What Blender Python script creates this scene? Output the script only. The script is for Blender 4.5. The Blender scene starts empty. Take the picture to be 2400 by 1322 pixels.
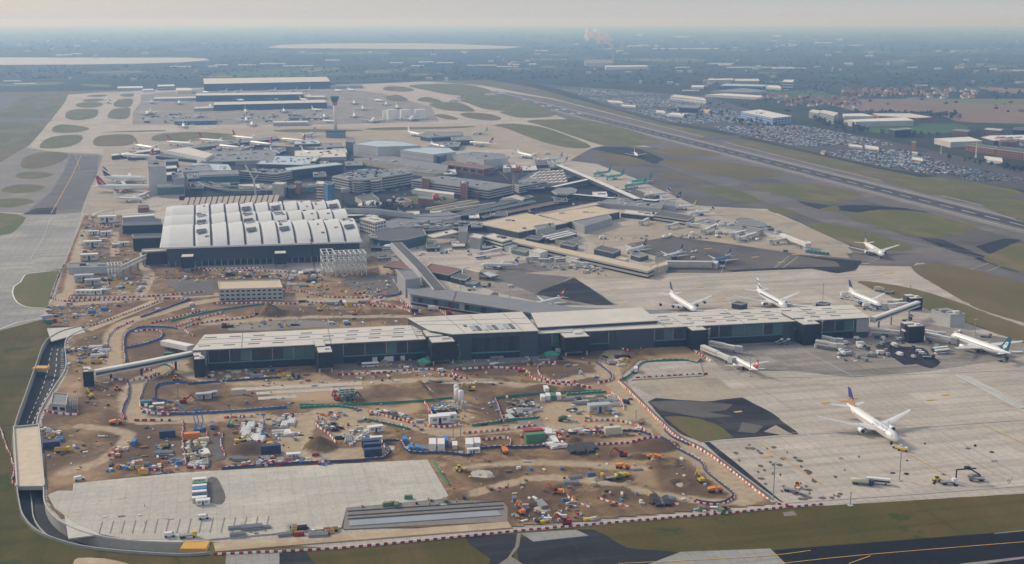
import bpy,bmesh,math,random
import numpy as np
from math import sin,cos,tan,pi,radians,hypot,atan2,sqrt
from mathutils import Vector,Matrix,noise as mnoise
from mathutils.geometry import tessellate_polygon
S=bpy.context.scene
C=S.collection
random.seed(7)
HAZE=1.35e-4
# ------------------------------------------------------------------ camera, light, sky
H=240.0
FPX,CXP,CYP,HOR=2900.0,1200.0,661.0,48.0
PITCH=math.atan((CYP-HOR)/FPX)
cam=bpy.data.cameras.new("camera");cam.sensor_width=36;cam.lens=FPX/2400*36
cam.clip_start=5;cam.clip_end=90000
camo=bpy.data.objects.new("camera",cam);C.objects.link(camo)
camo.location=(0,0,H);camo.rotation_euler=(pi/2-PITCH,0,0);S.camera=camo
SUN_AZ,SUN_EL=radians(-52),radians(30)
W=bpy.data.worlds.new("World");S.world=W;W.use_nodes=True
wn=W.node_tree;wn.nodes.clear()
wo=wn.nodes.new("ShaderNodeOutputWorld");wb=wn.nodes.new("ShaderNodeBackground")
sky=wn.nodes.new("ShaderNodeTexSky");sky.sky_type='NISHITA';sky.sun_disc=False
sky.sun_elevation=SUN_EL;sky.sun_rotation=SUN_AZ
sky.air_density=1.0;sky.dust_density=2.5;sky.ozone_density=1.5;sky.altitude=0
# a thin even cloud sheet over the clear sky: part of the sky colour is a plain grey
mixn=wn.nodes.new("ShaderNodeMix");mixn.data_type='RGBA';mixn.inputs[0].default_value=0.78
wn.links.new(sky.outputs[0],mixn.inputs[6]);mixn.inputs[7].default_value=(6.0,6.35,6.85,1)
# the cloud sheet is warmer on the sun's side and palest low down over the haze
tcw=wn.nodes.new("ShaderNodeTexCoord");sxyz=wn.nodes.new("ShaderNodeSeparateXYZ");wn.links.new(tcw.outputs["Generated"],sxyz.inputs[0])
xr_=wn.nodes.new("ShaderNodeMapRange");xr_.inputs[1].default_value=-.45;xr_.inputs[2].default_value=.1;wn.links.new(sxyz.outputs[0],xr_.inputs[0])
wm=wn.nodes.new("ShaderNodeMix");wm.data_type='RGBA';wn.links.new(xr_.outputs[0],wm.inputs[0]);wm.inputs[6].default_value=(6.0,5.9,5.9,1);wm.inputs[7].default_value=(4.75,5.2,5.9,1)
zr_=wn.nodes.new("ShaderNodeMapRange");zr_.inputs[1].default_value=0.0;zr_.inputs[2].default_value=.03;wn.links.new(sxyz.outputs[2],zr_.inputs[0])
hm=wn.nodes.new("ShaderNodeMix");hm.data_type='RGBA';wn.links.new(zr_.outputs[0],hm.inputs[0]);hm.inputs[6].default_value=(6.0,5.95,5.85,1);wn.links.new(wm.outputs[2],hm.inputs[7]);wn.links.new(hm.outputs[2],mixn.inputs[7]);wn.links.new(mixn.outputs[2],wb.inputs[0]);wb.inputs[1].default_value=0.078
wn.links.new(wb.outputs[0],wo.inputs[0])
sl=bpy.data.lights.new("sun",'SUN');sl.energy=2.1;sl.angle=radians(10);sl.color=(1,.91,.80)
so=bpy.data.objects.new("sun",sl);C.objects.link(so)
so.rotation_euler=Vector((-sin(SUN_AZ)*cos(SUN_EL)*-1,cos(SUN_AZ)*cos(SUN_EL),sin(SUN_EL))).to_track_quat('Z','Y').to_euler()
S.view_settings.view_transform='Standard';S.view_settings.look='None'
S.view_settings.exposure=0.5;S.view_settings.gamma=1.0;S.view_settings.use_curve_mapping=False
S.render.engine='CYCLES';S.cycles.max_bounces=4;S.cycles.diffuse_bounces=2
S.cycles.glossy_bounces=2;S.cycles.volume_bounces=0;S.cycles.transparent_max_bounces=24
S.cycles.use_denoising=True
# ------------------------------------------------------------------ from the photograph's pixels to points in the place
CP,SP=cos(PITCH),sin(PITCH)
def ray(px,py):
 u=(px-CXP)/FPX;v=(py-CYP)/FPX
 return u,CP-v*SP,-(SP+v*CP)
def G(px,py,z=0.0):
 u,dy,dz=ray(px,py);t=(z-H)/dz
 return Vector((u*t,dy*t,z))
def HT(px,ytop,ybase):
 """height of something whose foot shows at ybase and whose top at ytop"""
 Y=G(px,ybase).y;u,dy,dz=ray(px,ytop)
 return H+dz*Y/dy
def PXY(p):
 x,y,z=p;z-=H
 d=y*CP-z*SP;w=y*SP+z*CP
 return CXP+FPX*x/d,CYP-FPX*w/d
def MPP(px,py):
 g=G(px,py);return hypot(g.y,H)/FPX
# the runway runs along E1, the concourses across it along E2
RW=radians(13.6)
E1=Vector((-sin(RW),cos(RW),0));E2=Vector((cos(RW),sin(RW),0))
# ------------------------------------------------------------------ materials
MATS={}
def nodes(m):
 m.use_nodes=True;n=m.node_tree;b=n.nodes["Principled BSDF"];return n,b
def mat(name,col,rough=.7,metal=0,var=.12,scale=.15,bump=0,spec=.3,emit=None):
 if name in MATS:return MATS[name]
 m=bpy.data.materials.new(name);n,b=nodes(m)
 b.inputs["Roughness"].default_value=rough;b.inputs["Metallic"].default_value=metal
 b.inputs["Specular IOR Level"].default_value=spec
 if emit:
  b.inputs["Emission Color"].default_value=(*emit[0],1);b.inputs["Emission Strength"].default_value=emit[1]
 if var:
  tc=n.nodes.new("ShaderNodeTexCoord");nz=n.nodes.new("ShaderNodeTexNoise")
  nz.inputs["Scale"].default_value=scale;nz.inputs["Detail"].default_value=5;nz.inputs["Roughness"].default_value=.65
  n.links.new(tc.outputs["Object"],nz.inputs["Vector"])
  r=n.nodes.new("ShaderNodeMapRange");r.inputs[1].default_value=.3;r.inputs[2].default_value=.7
  r.inputs[3].default_value=1-var;r.inputs[4].default_value=1+var
  n.links.new(nz.outputs[0],r.inputs[0])
  mx=n.nodes.new("ShaderNodeVectorMath");mx.operation='SCALE';mx.inputs[0].default_value=col
  n.links.new(r.outputs[0],mx.inputs["Scale"]);n.links.new(mx.outputs[0],b.inputs["Base Color"])
 else:b.inputs["Base Color"].default_value=(*col,1)
 MATS[name]=m;return m
def gmat(name,c1,c2,c3=None,s1=.01,s2=.08,s3=.6,stretch=1.0,joints=None,jdark=.8,streak=0,streak_col=None,bump=0,seed=0,blot=None,slabvar=0,rough=.9):
 """ground material: two tones mixed by broad noise, fine grain, long wheel streaks along one airfield axis, slab joints"""
 m=bpy.data.materials.new(name);n,b=nodes(m);N=n.nodes;L=n.links
 b.inputs["Roughness"].default_value=rough;b.inputs["Specular IOR Level"].default_value=.06
 geo=N.new("ShaderNodeNewGeometry")
 mp=N.new("ShaderNodeMapping");mp.vector_type='POINT'
 mp.inputs["Rotation"].default_value=(0,0,-RW);mp.inputs["Location"].default_value=(seed*37.1,seed*11.7,0)
 L.new(geo.outputs["Position"],mp.inputs["Vector"])
 def nz(scale,sx=1,sy=1,det=5,rg=.6,dist=0):
  q=N.new("ShaderNodeMapping");q.inputs["Scale"].default_value=(sx,sy,1);L.new(mp.outputs[0],q.inputs["Vector"])
  t=N.new("ShaderNodeTexNoise");t.inputs["Scale"].default_value=scale;t.inputs["Detail"].default_value=det
  t.inputs["Roughness"].default_value=rg;t.inputs["Distortion"].default_value=dist;L.new(q.outputs[0],t.inputs["Vector"]);return t.outputs[0]
 def rng(x,a,b_,c,d):
  r=N.new("ShaderNodeMapRange");L.new(x,r.inputs[0])
  for i,v in enumerate((a,b_,c,d)):r.inputs[i+1].default_value=v
  return r.outputs[0]
 def mix(f,a,b_,blend='MIX'):
  x=N.new("ShaderNodeMix");x.data_type='RGBA';x.blend_type=blend
  if isinstance(f,(int,float)):x.inputs[0].default_value=f
  else:L.new(f,x.inputs[0])
  for i,v in((6,a),(7,b_)):
   if isinstance(v,tuple):x.inputs[i].default_value=(*v,1)
   else:L.new(v,x.inputs[i])
  return x.outputs[2]
 def gray(x):
  c=N.new("ShaderNodeCombineColor")
  for i in range(3):L.new(x,c.inputs[i])
  return c.outputs[0]
 col=mix(rng(nz(s1,1,stretch),.35,.65,0,1),c1,c2)
 if c3:col=mix(rng(nz(s2,1,stretch,6),.5,.68,0,1),col,c3)
 if slabvar:
  br=N.new("ShaderNodeTexVoronoi");br.feature='F1';br.inputs["Scale"].default_value=1.0;br.inputs["Randomness"].default_value=0
  q=N.new("ShaderNodeMapping");q.inputs["Scale"].default_value=(1/46.,1/6.2,0);L.new(mp.outputs[0],q.inputs["Vector"])
  L.new(q.outputs[0],br.inputs["Vector"]);sp=N.new("ShaderNodeSeparateColor");L.new(br.outputs["Color"],sp.inputs[0])
  col=mix(1.,col,gray(rng(sp.outputs[0],0,1,1-slabvar,1+slabvar)),'MULTIPLY')
 if streak:
  col=mix(rng(nz(.05,.10,1.6,4,.55),.50,.72,0,streak),col,streak_col or tuple(k*.6 for k in c1))
  col=mix(rng(nz(.11,1.3,.07,3,.5),.58,.75,0,streak*.7),col,streak_col or tuple(k*.6 for k in c1))
 if blot:col=mix(rng(nz(blot[0],1,1,4,.55,.4),blot[1],blot[1]+.04,0,blot[3]),col,blot[2])
 if joints:
  for ax in(0,1):
   q=N.new("ShaderNodeSeparateXYZ");L.new(mp.outputs[0],q.inputs[0])
   a=N.new("ShaderNodeMath");a.operation='PINGPONG';a.inputs[1].default_value=joints/2;L.new(q.outputs[ax],a.inputs[0])
   col=mix(1.,col,gray(rng(a.outputs[0],.12,.5,jdark,1)),'MULTIPLY')
 col=mix(1.,col,gray(rng(nz(s3,1,1,6,.7),.3,.7,.86,1.14)),'MULTIPLY')
 L.new(col,b.inputs["Base Color"])
 if bump:
  bm_=N.new("ShaderNodeBump");bm_.inputs["Strength"].default_value=bump;bm_.inputs["Distance"].default_value=.5
  L.new(nz(s3,1,1,6,.7),bm_.inputs["Height"]);L.new(bm_.outputs[0],b.inputs["Normal"])
 MATS[name]=m;return m
# ------------------------------------------------------------------ mesh building
class MB:
 def __init__(s):s.v=[];s.f=[];s.m=[]
 def quad(s,a,b,c,d,mi=0):
  i=len(s.v);s.v+=[tuple(a),tuple(b),tuple(c),tuple(d)];s.f.append((i,i+1,i+2,i+3));s.m.append(mi)
 def tri(s,a,b,c,mi=0):
  i=len(s.v);s.v+=[tuple(a),tuple(b),tuple(c)];s.f.append((i,i+1,i+2));s.m.append(mi)
 def prism(s,pts,z0,z1,mi=0,top=None,bot=True,side=True):
  n=len(pts);i=len(s.v);top=mi if top is None else top
  A=sum(pts[k][0]*pts[(k+1)%n][1]-pts[(k+1)%n][0]*pts[k][1] for k in range(n))
  if A<0:pts=pts[::-1]
  z1s=z1 if isinstance(z1,(list,tuple)) else[z1]*n
  s.v+=[(p[0],p[1],z0) for p in pts]+[(p[0],p[1],z1s[k]) for k,p in enumerate(pts)]
  s.f.append(tuple(range(i+n,i+2*n)));s.m.append(top)
  if bot:s.f.append(tuple(range(i+n-1,i-1,-1)));s.m.append(mi)
  if side:
   for k in range(n):
    s.f.append((i+k,i+(k+1)%n,i+n+(k+1)%n,i+n+k));s.m.append(mi)
 def box(s,cx,cy,z0,sx,sy,h,rot=0,mi=0,top=None):
  c,q=cos(rot),sin(rot)
  s.prism([(cx+x*c-y*q,cy+x*q+y*c) for x,y in((-sx/2,-sy/2),(sx/2,-sy/2),(sx/2,sy/2),(-sx/2,sy/2))],z0,z0+h,mi,top)
 def beam(s,a,b,w,h=None,mi=0):
  """square bar from a to b"""
  a=Vector(a);b=Vector(b);h=h or w;d=(b-a)
  if d.length<1e-6:return
  d.normalize();up=Vector((0,0,1)) if abs(d.z)<.95 else Vector((1,0,0))
  r=d.cross(up).normalized()*w/2;u=r.cross(d).normalized()*h/2;i=len(s.v)
  for p in(a,b):
   for q in(-r-u,r-u,r+u,-r+u):s.v.append(tuple(p+q))
  for f in((0,1,2,3),(7,6,5,4),(0,4,5,1),(1,5,6,2),(2,6,7,3),(3,7,4,0)):
   s.f.append(tuple(i+k for k in f));s.m.append(mi)
 def lathe(s,rings,n=12,mi=0,axis='z',o=(0,0,0),arc=1.0):
  """rings of (position, radius); axis z or x"""
  i=len(s.v);R=len(rings)
  for t,r in rings:
   for k in range(n):
    a=2*pi*k/n
    if axis=='z':s.v.append((o[0]+r*cos(a),o[1]+r*sin(a),o[2]+t))
    else:s.v.append((o[0]+t,o[1]+r*cos(a),o[2]+r*sin(a)))
  for j in range(R-1):
   for k in range(n):
    a,b,c,d=i+j*n+k,i+j*n+(k+1)%n,i+(j+1)*n+(k+1)%n,i+(j+1)*n+k
    s.f.append((a,b,c,d));s.m.append(mi)
  s.f.append(tuple(i+n-1-k for k in range(n)));s.m.append(mi)
  s.f.append(tuple(i+(R-1)*n+k for k in range(n)));s.m.append(mi)
 def mesh(s,name,mats,smooth=False):
  me=bpy.data.meshes.new(name);me.from_pydata(s.v,[],s.f)
  for m in mats:me.materials.append(m)
  if len(mats)>1:me.polygons.foreach_set("material_index",s.m)
  if smooth:me.polygons.foreach_set("use_smooth",[True]*len(s.f))
  me.update();return me
def link(name,data,parent=None,loc=None,rz=0):
 o=bpy.data.objects.new(name,data);C.objects.link(o)
 if parent:o.parent=parent
 if loc is not None:o.location=loc
 if rz:o.rotation_euler[2]=rz
 return o
def part(name,mb,mats,parent=None,smooth=False):
 if not isinstance(mats,(list,tuple)):mats=[mats]
 return link(name,mb.mesh(name,mats,smooth),parent)
def tag(o,label,cat,group=None,kind=None):
 if label:o["label"]=label
 if cat:o["category"]=cat
 if group:o["group"]=group
 if kind:o["kind"]=kind
 return o
def thing(name,label,cat,group=None,loc=(0,0,0),rz=0):
 return tag(link(name,None,None,loc,rz),label,cat,group)
def struct(o,kind="structure"):o["kind"]=kind;return o
def dup(o,loc=None,rz=None,label=None,group=None,parent=None,keys=True):
 c=o.copy();C.objects.link(c)
 if parent is not None:c.parent=parent
 for ch in o.children:dup(ch,parent=c)
 if loc is not None:c.location=loc
 if rz is not None:c.rotation_euler[2]=rz
 if label:c["label"]=label
 if group:c["group"]=group
 return c
def smoothpts(P,k=4,closed=True):
 n=len(P);out=[]
 rngs=range(n) if closed else range(n-1)
 for i in rngs:
  p0,p1,p2,p3=(P[(i-1)%n] if closed or i>0 else P[i]),P[i],P[(i+1)%n],(P[(i+2)%n] if closed or i+2<n else P[i+1])
  for j in range(k):
   t=j/k;a=tuple(.5*((2*p1[q])+(-p0[q]+p2[q])*t+(2*p0[q]-5*p1[q]+4*p2[q]-p3[q])*t*t+(-p0[q]+3*p1[q]-3*p2[q]+p3[q])*t**3) for q in(0,1))
   out.append(a)
 if not closed:out.append(tuple(P[-1]))
 return out
SHN=[0]
def sheet(name,pts,m,lev,sm=0,holes=(),world=False,kind="structure",z=None):
 """flat ground sheet from photo points"""
 if sm:pts=smoothpts(pts,sm)
 SHN[0]+=1;zz=.03*lev+.0001*SHN[0] if z is None else z
 P=[Vector((p[0],p[1],0)) if world else G(p[0],p[1]) for p in pts]
 if name in("asphalt_patch","oil_stain","grass_island","dry_patch","verge_grass"):
  Q=[];amp=1.6 if name=="grass_island" else 1.0
  for i in range(len(P)):
   a,c=P[i],P[(i+1)%len(P)];k=max(1,min(14,int((c-a).length/5)))
   for j in range(k):q=a.lerp(c,j/k);Q.append(Vector((q.x+amp*mnoise.noise(q*.11),q.y+amp*mnoise.noise(q*.09+Vector((9,9,9))),0)))
  P=Q
 if holes:
  loops=[P]+[list(h) for h in holes]
  tris=tessellate_polygon([[Vector((p.x,p.y,0)) for p in l] for l in loops])
  vs=[(p.x,p.y,zz) for l in loops for p in l]
  fs=[]
  for a,b,c in tris:
   A=Vector(vs[a]);n_=(Vector(vs[b])-A).cross(Vector(vs[c])-A)
   fs.append((a,b,c) if n_.z>0 else(a,c,b))
 else:
  A=sum(P[k].x*P[(k+1)%len(P)].y-P[(k+1)%len(P)].x*P[k].y for k in range(len(P)))
  if A<0:P=P[::-1]
  vs=[(p.x,p.y,zz) for p in P];fs=[tuple(range(len(vs)))]
 me=bpy.data.meshes.new(name);me.from_pydata(vs,[],fs);me.materials.append(m);me.update()
 o=link(name,me);o["kind"]=kind;return o
def ribbon(name,pts,w,m,z,world=False,closed=False,dash=None):
 """painted line or strip along a path (photo points), w metres wide"""
 P=[Vector((p[0],p[1],0)) if world else G(*p) for p in pts]
 b=MB();acc=0
 segs=[]
 for i in range(len(P)-1):
  a,c=P[i],P[i+1];L_=(c-a).length
  if L_<1e-6:continue
  d=(c-a)/L_
  if dash:
   t=0
   while t<L_:
    segs.append((a+d*t,a+d*min(L_,t+dash[0]),d));t+=dash[0]+dash[1]
  else:segs.append((a,c,d))
 if dash:
  for a,c,d in segs:
   n=Vector((-d.y,d.x,0))*w/2
   b.quad((a.x-n.x,a.y-n.y,z),(c.x-n.x,c.y-n.y,z),(c.x+n.x,c.y+n.y,z),(a.x+n.x,a.y+n.y,z))
 else:
  Lp,Rp=offset(P,w/2),offset(P,-w/2)
  for i in range(len(P)-1):
   b.quad((Rp[i][0],Rp[i][1],z),(Rp[i+1][0],Rp[i+1][1],z),(Lp[i+1][0],Lp[i+1][1],z),(Lp[i][0],Lp[i][1],z))
 return b
def offset(P,d):
 out=[]
 for i in range(len(P)):
  a=P[max(0,i-1)];c=P[min(len(P)-1,i+1)];t=Vector((c[0]-a[0],c[1]-a[1],0))
  if t.length<1e-9:t=Vector((1,0,0))
  t.normalize();out.append((P[i][0]-t.y*d,P[i][1]+t.x*d))
 return out
def inpoly(X,Y,poly):
 ins=np.zeros(X.shape,bool);n=len(poly)
 for i in range(n):
  x0,y0=poly[i][:2];x1,y1=poly[(i+1)%n][:2]
  if y0==y1:continue
  c=((y0>Y)!=(y1>Y))&(X<(x1-x0)*(Y-y0)/(y1-y0)+x0);ins^=c
 return ins
# ------------------------------------------------------------------ ground materials
gmat("stand_grey",(.33,.295,.26),(.25,.23,.205),(.19,.175,.16),s1=.012,s2=.03,s3=.4,joints=6.2,jdark=.85,streak=.5,streak_col=(.12,.11,.10),slabvar=.10,seed=41)
gmat("far_land",(.028,.038,.022),(.056,.058,.036),(.020,.027,.018),s1=.0011,s2=.004,s3=.02,stretch=1.0)
gmat("airfield_grass",(.150,.130,.060),(.105,.118,.042),(.20,.16,.085),s1=.012,s2=.022,s3=.5,stretch=.35,bump=.3,streak=.35,streak_col=(.06,.06,.025))
gmat("near_grass",(.112,.084,.026),(.078,.072,.018),(.145,.104,.040),s1=.012,s2=.022,s3=.5,stretch=.35,bump=.3,streak=.5,streak_col=(.040,.040,.012),blot=(.03,.60,(.035,.060,.012),.7))
gmat("green_grass",(.110,.122,.040),(.145,.130,.052),(.19,.148,.075),s1=.015,s2=.03,s3=.5,stretch=.4,bump=.3)
gmat("brown_grass",(.172,.136,.068),(.132,.108,.048),(.105,.110,.036),s1=.014,s2=.012,s3=.5,stretch=.4,bump=.3)
gmat("apron_concrete",(.46,.41,.355),(.40,.36,.31),(.52,.465,.40),s1=.006,s2=.02,s3=.35,stretch=1,joints=6.2,jdark=.86,streak=.45,streak_col=(.27,.24,.205),slabvar=.10)
gmat("taxi_concrete",(.33,.32,.295),(.275,.27,.255),(.40,.375,.33),s1=.006,s2=.02,s3=.3,joints=7.5,jdark=.86,streak=.35,streak_col=(.2,.195,.185),slabvar=.10,seed=3)
gmat("tan_concrete",(.42,.355,.27),(.36,.31,.245),(.30,.27,.225),s1=.01,s2=.03,s3=.3,joints=7.5,jdark=.9,streak=.3,streak_col=(.25,.22,.18),slabvar=.06,seed=5)
gmat("worn_asphalt",(.115,.104,.098),(.150,.136,.126),(.08,.076,.076),s1=.008,s2=.02,s3=.4,streak=.3,streak_col=(.08,.077,.077),seed=7)
gmat("mid_asphalt",(.165,.150,.142),(.13,.12,.116),(.20,.18,.165),s1=.007,s2=.02,s3=.4,streak=.3,streak_col=(.10,.095,.093),seed=9)
gmat("dark_asphalt",(.026,.028,.034),(.040,.040,.045),(.018,.019,.023),s1=.01,s2=.04,s3=.4,streak=.55,streak_col=(.10,.093,.088),seed=11)
gmat("fresh_asphalt",(.012,.013,.016),(.018,.019,.022),None,s1=.01,s3=.4,seed=12,streak=.2,streak_col=(.03,.03,.032))
gmat("runway_asphalt",(.070,.072,.080),(.09,.09,.095),(.05,.052,.06),s1=.006,s2=.02,s3=.4,streak=.5,streak_col=(.055,.055,.06),seed=13)
gmat("shoulder_concrete",(.25,.225,.20),(.20,.185,.17),(.29,.26,.225),s1=.01,s2=.02,s3=.3,seed=15,streak=.3)
gmat("new_concrete",(.50,.465,.41),(.45,.42,.375),(.55,.51,.45),s1=.012,s2=.03,s3=.5,joints=6.5,jdark=.90,slabvar=.05,streak=.25,streak_col=(.32,.31,.28),seed=17,blot=(.10,.66,(.25,.24,.225),.55))
gmat("car_park_tarmac",(.085,.083,.085),(.105,.10,.098),None,s1=.01,s3=.3,seed=19)
gmat("farm_soil",(.22,.155,.115),(.19,.145,.105),(.25,.18,.13),s1=.003,s2=.01,s3=.2,stretch=.3,seed=21)
gmat("farm_green",(.055,.105,.045),(.075,.115,.05),None,s1=.004,s3=.2,seed=23)
gmat("pale_field",(.16,.17,.08),(.13,.15,.07),None,s1=.004,s3=.2,seed=25)
gmat("wood_floor",(.030,.036,.022),(.045,.046,.030),(.06,.06,.04),s1=.004,s2=.012,s3=.05,seed=27)
gmat("sand",(.46,.36,.24),(.40,.31,.21),(.5,.42,.3),s1=.03,s2=.1,s3=.6,seed=29,streak=.3,streak_col=(.28,.2,.13))
gmat("site_road",(.052,.053,.056),(.066,.066,.068),None,s1=.03,s3=.5,seed=31,streak=.3,streak_col=(.11,.105,.10))
mat("white_paint",(.72,.71,.68),.6,var=.1,scale=.2)
mat("yellow_paint",(.62,.36,.06),.6,var=.15,scale=.2)
mat("faint_white",(.45,.44,.41),.7,var=.15,scale=.1)
mat("wall_concrete",(.36,.355,.34),.8,var=.12,scale=.25)
mat("wall_concrete_pale",(.50,.48,.44),.8,var=.10,scale=.25)
# ------------------------------------------------------------------ the sunken road in the corner: its cutting is a real hole in the ground sheets
CUT_L=[(196,765),(150,776),(118,792),(100,812),(86,850),(70,895),(56,935),(45,965),(34,1000),(30,1040),(38,1140),(44,1180),(52,1210),(76,1240),(115,1262),(190,1284),(300,1297),(420,1304),(492,1300)]
CUT_R=[(212,768),(176,783),(157,796),(153,815),(156,848),(152,872),(134,900),(112,935),(96,965),(88,990),(92,1040),(103,1140),(106,1180),(128,1213),(168,1238),(230,1258),(310,1270),(420,1274),(492,1270)]
CUT_L,CUT_R=smoothpts(CUT_L,3,False),smoothpts(CUT_R,3,False)
LW=[G(*p) for p in CUT_L];RWl=[G(*p) for p in CUT_R]
HOLE=[(p.x,p.y) for p in LW]+[(p.x,p.y) for p in RWl[::-1]]
HOLEV=[Vector((x,y,0)) for x,y in HOLE]
def rail_depth(i,n):
 t=i/(n-1);return 0.4+5.2*min(1,t/.22)
# far ground: one sheet to the horizon, with the cutting left open
Rg=52000.
sheet("ground",[(-45000,-300),(45000,-300),(45000,46000),(20000,52000),(-20000,52000),(-45000,46000)],MATS["far_land"],0,holes=[HOLEV],world=True)
GRASS=[(-900,1500),(-900,218),(0,216),(145,214),(480,206),(800,204),(980,190),(1150,188),(1250,205),(1400,246),(1560,290),(1680,312),(1800,337),(1930,367),(2060,396),(2180,420),(2400,452),(3400,640),(3400,1500)]
def wp(pts):return[Vector(G(*p)) for p in pts]
g_=wp(GRASS);g_[0]=Vector((-700,300,0));g_[-1]=Vector((900,300,0))
sheet("airfield_grass",[(p.x,p.y) for p in g_],MATS["airfield_grass"],1,holes=[HOLEV],world=True)
PAVE=[(-500,940),(-500,470),(0,381),(40,358),(70,340),(96,310),(112,290),(135,262),(152,240),(160,222),(240,216),(300,214),(480,205),(770,200),(900,195),(1000,191),(1130,200),(1300,232),(1600,308),(1860,373),(2090,429),(2400,505),(3300,740),(3300,1090),(2400,1157),(1990,1182),(1830,1192),(1300,1240),(800,1285),(500,1302)]
pv=[G(*p) for p in PAVE]+[p for p in LW[::-1] if p.y>G(30,1040).y*0+0][:0]
left_edge=[LW[i] for i in range(len(LW)-1,-1,-1)]
outer=[G(*p) for p in PAVE]+[Vector((p.x-.5,p.y-.5,0)) for p in left_edge if True]+[G(98,749),G(40,757)]
# pavement: west and centre. built without the strip under the road
RR=[Vector((p.x,p.y,0)) for p in RWl]
outer=[G(*p) for p in PAVE[:-1]]+[RR[-1]]+RR[::-1][1:]+[G(190,758),G(98,749),G(40,757),G(0,775)]
sheet("pavement",[(p.x,p.y) for p in outer],MATS["apron_concrete"],2,world=True)
def S_(name,m,lev,pts,sm=0):return sheet(name,pts,MATS[m],lev,sm)
bot=[(p.x-.6,p.y-.6) for p in LW]+[(p.x,p.y) for p in[G(*q) for q in[(500,1302),(800,1285),(1300,1240),(1830,1192),(1990,1182),(2400,1157),(3000,1120)]]]+[(900,300),(-700,300),(-700,900)]+[(p.x,p.y) for p in[G(-60,800),G(0,775),G(40,757),G(98,749),G(150,757)]]
sheet("verge_grass",bot,MATS["near_grass"],2,world=True)
S_("taxiway_asphalt","mid_asphalt",3,[(1180,215),(1300,234),(1600,309),(1860,374),(2090,430),(2400,506),(3000,655),(3000,770),(2400,575),(1900,448),(1700,398),(1540,350),(1420,312),(1280,262)])
# western taxiways
S_("taxiway_concrete","taxi_concrete",3,[(-300,870),(0,775),(98,749),(108,721),(112,700),(143,634),(160,590),(185,520),(192,498),(60,500),(0,512),(-300,590)])
S_("taxiway_asphalt","shoulder_concrete",3,[(0,497),(130,503),(190,498),(205,455),(226,412),(250,395),(262,370),(225,360),(165,358),(110,354),(60,345),(0,381),(-200,455),(-200,520)])
S_("taxiway_asphalt","mid_asphalt",4,[(135,500),(190,498),(205,455),(226,412),(232,365),(165,362),(150,400),(120,450),(60,500)])
S_("asphalt_patch","dark_asphalt",5,[(52,503),(85,488),(134,486),(130,503)])
S_("asphalt_patch","mid_asphalt",4,[(0,276),(120,276),(122,284),(60,290),(0,284)])
S_("runway_end","mid_asphalt",3,[(-200,250),(0,224),(55,226),(20,250),(0,262),(-200,330)])
S_("pier_apron","tan_concrete",3,[(192,500),(205,455),(226,412),(235,385),(345,385),(345,480),(230,504)])
S_("pier_apron","tan_concrete",3,[(235,387),(245,352),(262,340),(400,330),(520,308),(520,380),(345,395)])
S_("t3_apron","tan_concrete",3,[(240,350),(330,315),(520,300),(760,296),(820,300),(1040,296),(1180,290),(1270,310),(1340,345),(1400,352),(1330,372),(1250,372),(1200,350),(950,350),(800,340),(560,345),(300,378)])
S_("t5_apron","stand_grey",3,[(312,262),(330,240),(330,222),(480,208),(780,204),(900,220),(1010,250),(1030,285),(760,292),(310,292)])
# northern taxiways: brownish tarmac between the apron and the runway
S_("taxiway_asphalt","worn_asphalt",3,[(1385,348),(1420,340),(1540,346),(1700,392),(1900,440),(2150,500),(2400,565),(3000,720),(3000,900),(2400,692),(2150,612),(2140,625),(2010,622),(2010,600),(1980,575),(1880,525),(1800,490),(1720,487),(1630,482),(1560,450),(1480,415),(1400,385),(1335,376)],0)
S_("taxiway_asphalt","mid_asphalt",4,[(1560,372),(1700,412),(1900,478),(2100,545),(2260,600),(2400,650),(2400,686),(2200,615),(2000,545),(1840,490),(1700,440),(1540,384)])
S_("asphalt_patch","dark_asphalt",5,[(1385,348),(1440,344),(1500,350),(1540,366),(1560,378),(1530,384),(1500,372),(1440,360)],2)
S_("asphalt_patch","dark_asphalt",5,[(1950,488),(2000,480),(2120,488),(2185,500),(2100,492),(2010,498)],2)
S_("asphalt_patch","dark_asphalt",5,[(1865,470),(1920,478),(1950,484),(1925,492),(1890,482)])
S_("asphalt_patch","dark_asphalt",5,[(2150,556),(2210,562),(2300,598),(2390,640),(2300,612),(2230,588)])
S_("asphalt_patch","dark_asphalt",5,[(2285,578),(2350,560),(2395,562),(2320,596)])
S_("asphalt_patch","worn_asphalt",5,[(1985,595),(2040,588),(2100,595),(2085,612),(2010,612)],2)
S_("asphalt_patch","mid_asphalt",5,[(2000,590),(2080,588),(2160,580),(2290,604),(2210,614),(2080,618),(2010,612)],2)
# the runway
RNW_N,RNW_F=[(1130,214),(2400,543),(3200,750)],[(1130,207),(2400,516.5),(3200,711.5)]
def lerp(a,b,t):return a+(b-a)*t
rn0,rn1,rf0,rf1=G(1150,219),G(2400,543),G(1150,213.2),G(2400,516.5)
rc0,rc1=(rn0+rf0)/2,(rn1+rf1)/2
rd=(rc1-rc0).normalized();rn_=Vector((-rd.y,rd.x,0))
if rn_.y<0:rn_=-rn_
rw_=25.0
rc1=rc1+rd*600;RL=(rc1-rc0).length
def rpt(s,t):p=rc0+rd*s+rn_*t;return(p.x,p.y)
def rrect(s0,s1,t0,t1):return[rpt(s0,t0),rpt(s1,t0),rpt(s1,t1),rpt(s0,t1)]
sheet("runway_shoulder",rrect(-60,RL,-36,36),MATS["shoulder_concrete"],6,world=True)
sheet("runway",rrect(-20,RL,-23.5,23.5),MATS["mid_asphalt"],7,world=True)
sheet("runway",rrect(60,RL,-12,14),MATS["runway_asphalt"],8,world=True)
b=MB()
zr=.03*9
def wq(b,P):b.quad(*[(x,y,zr) for x,y in P])
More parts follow.
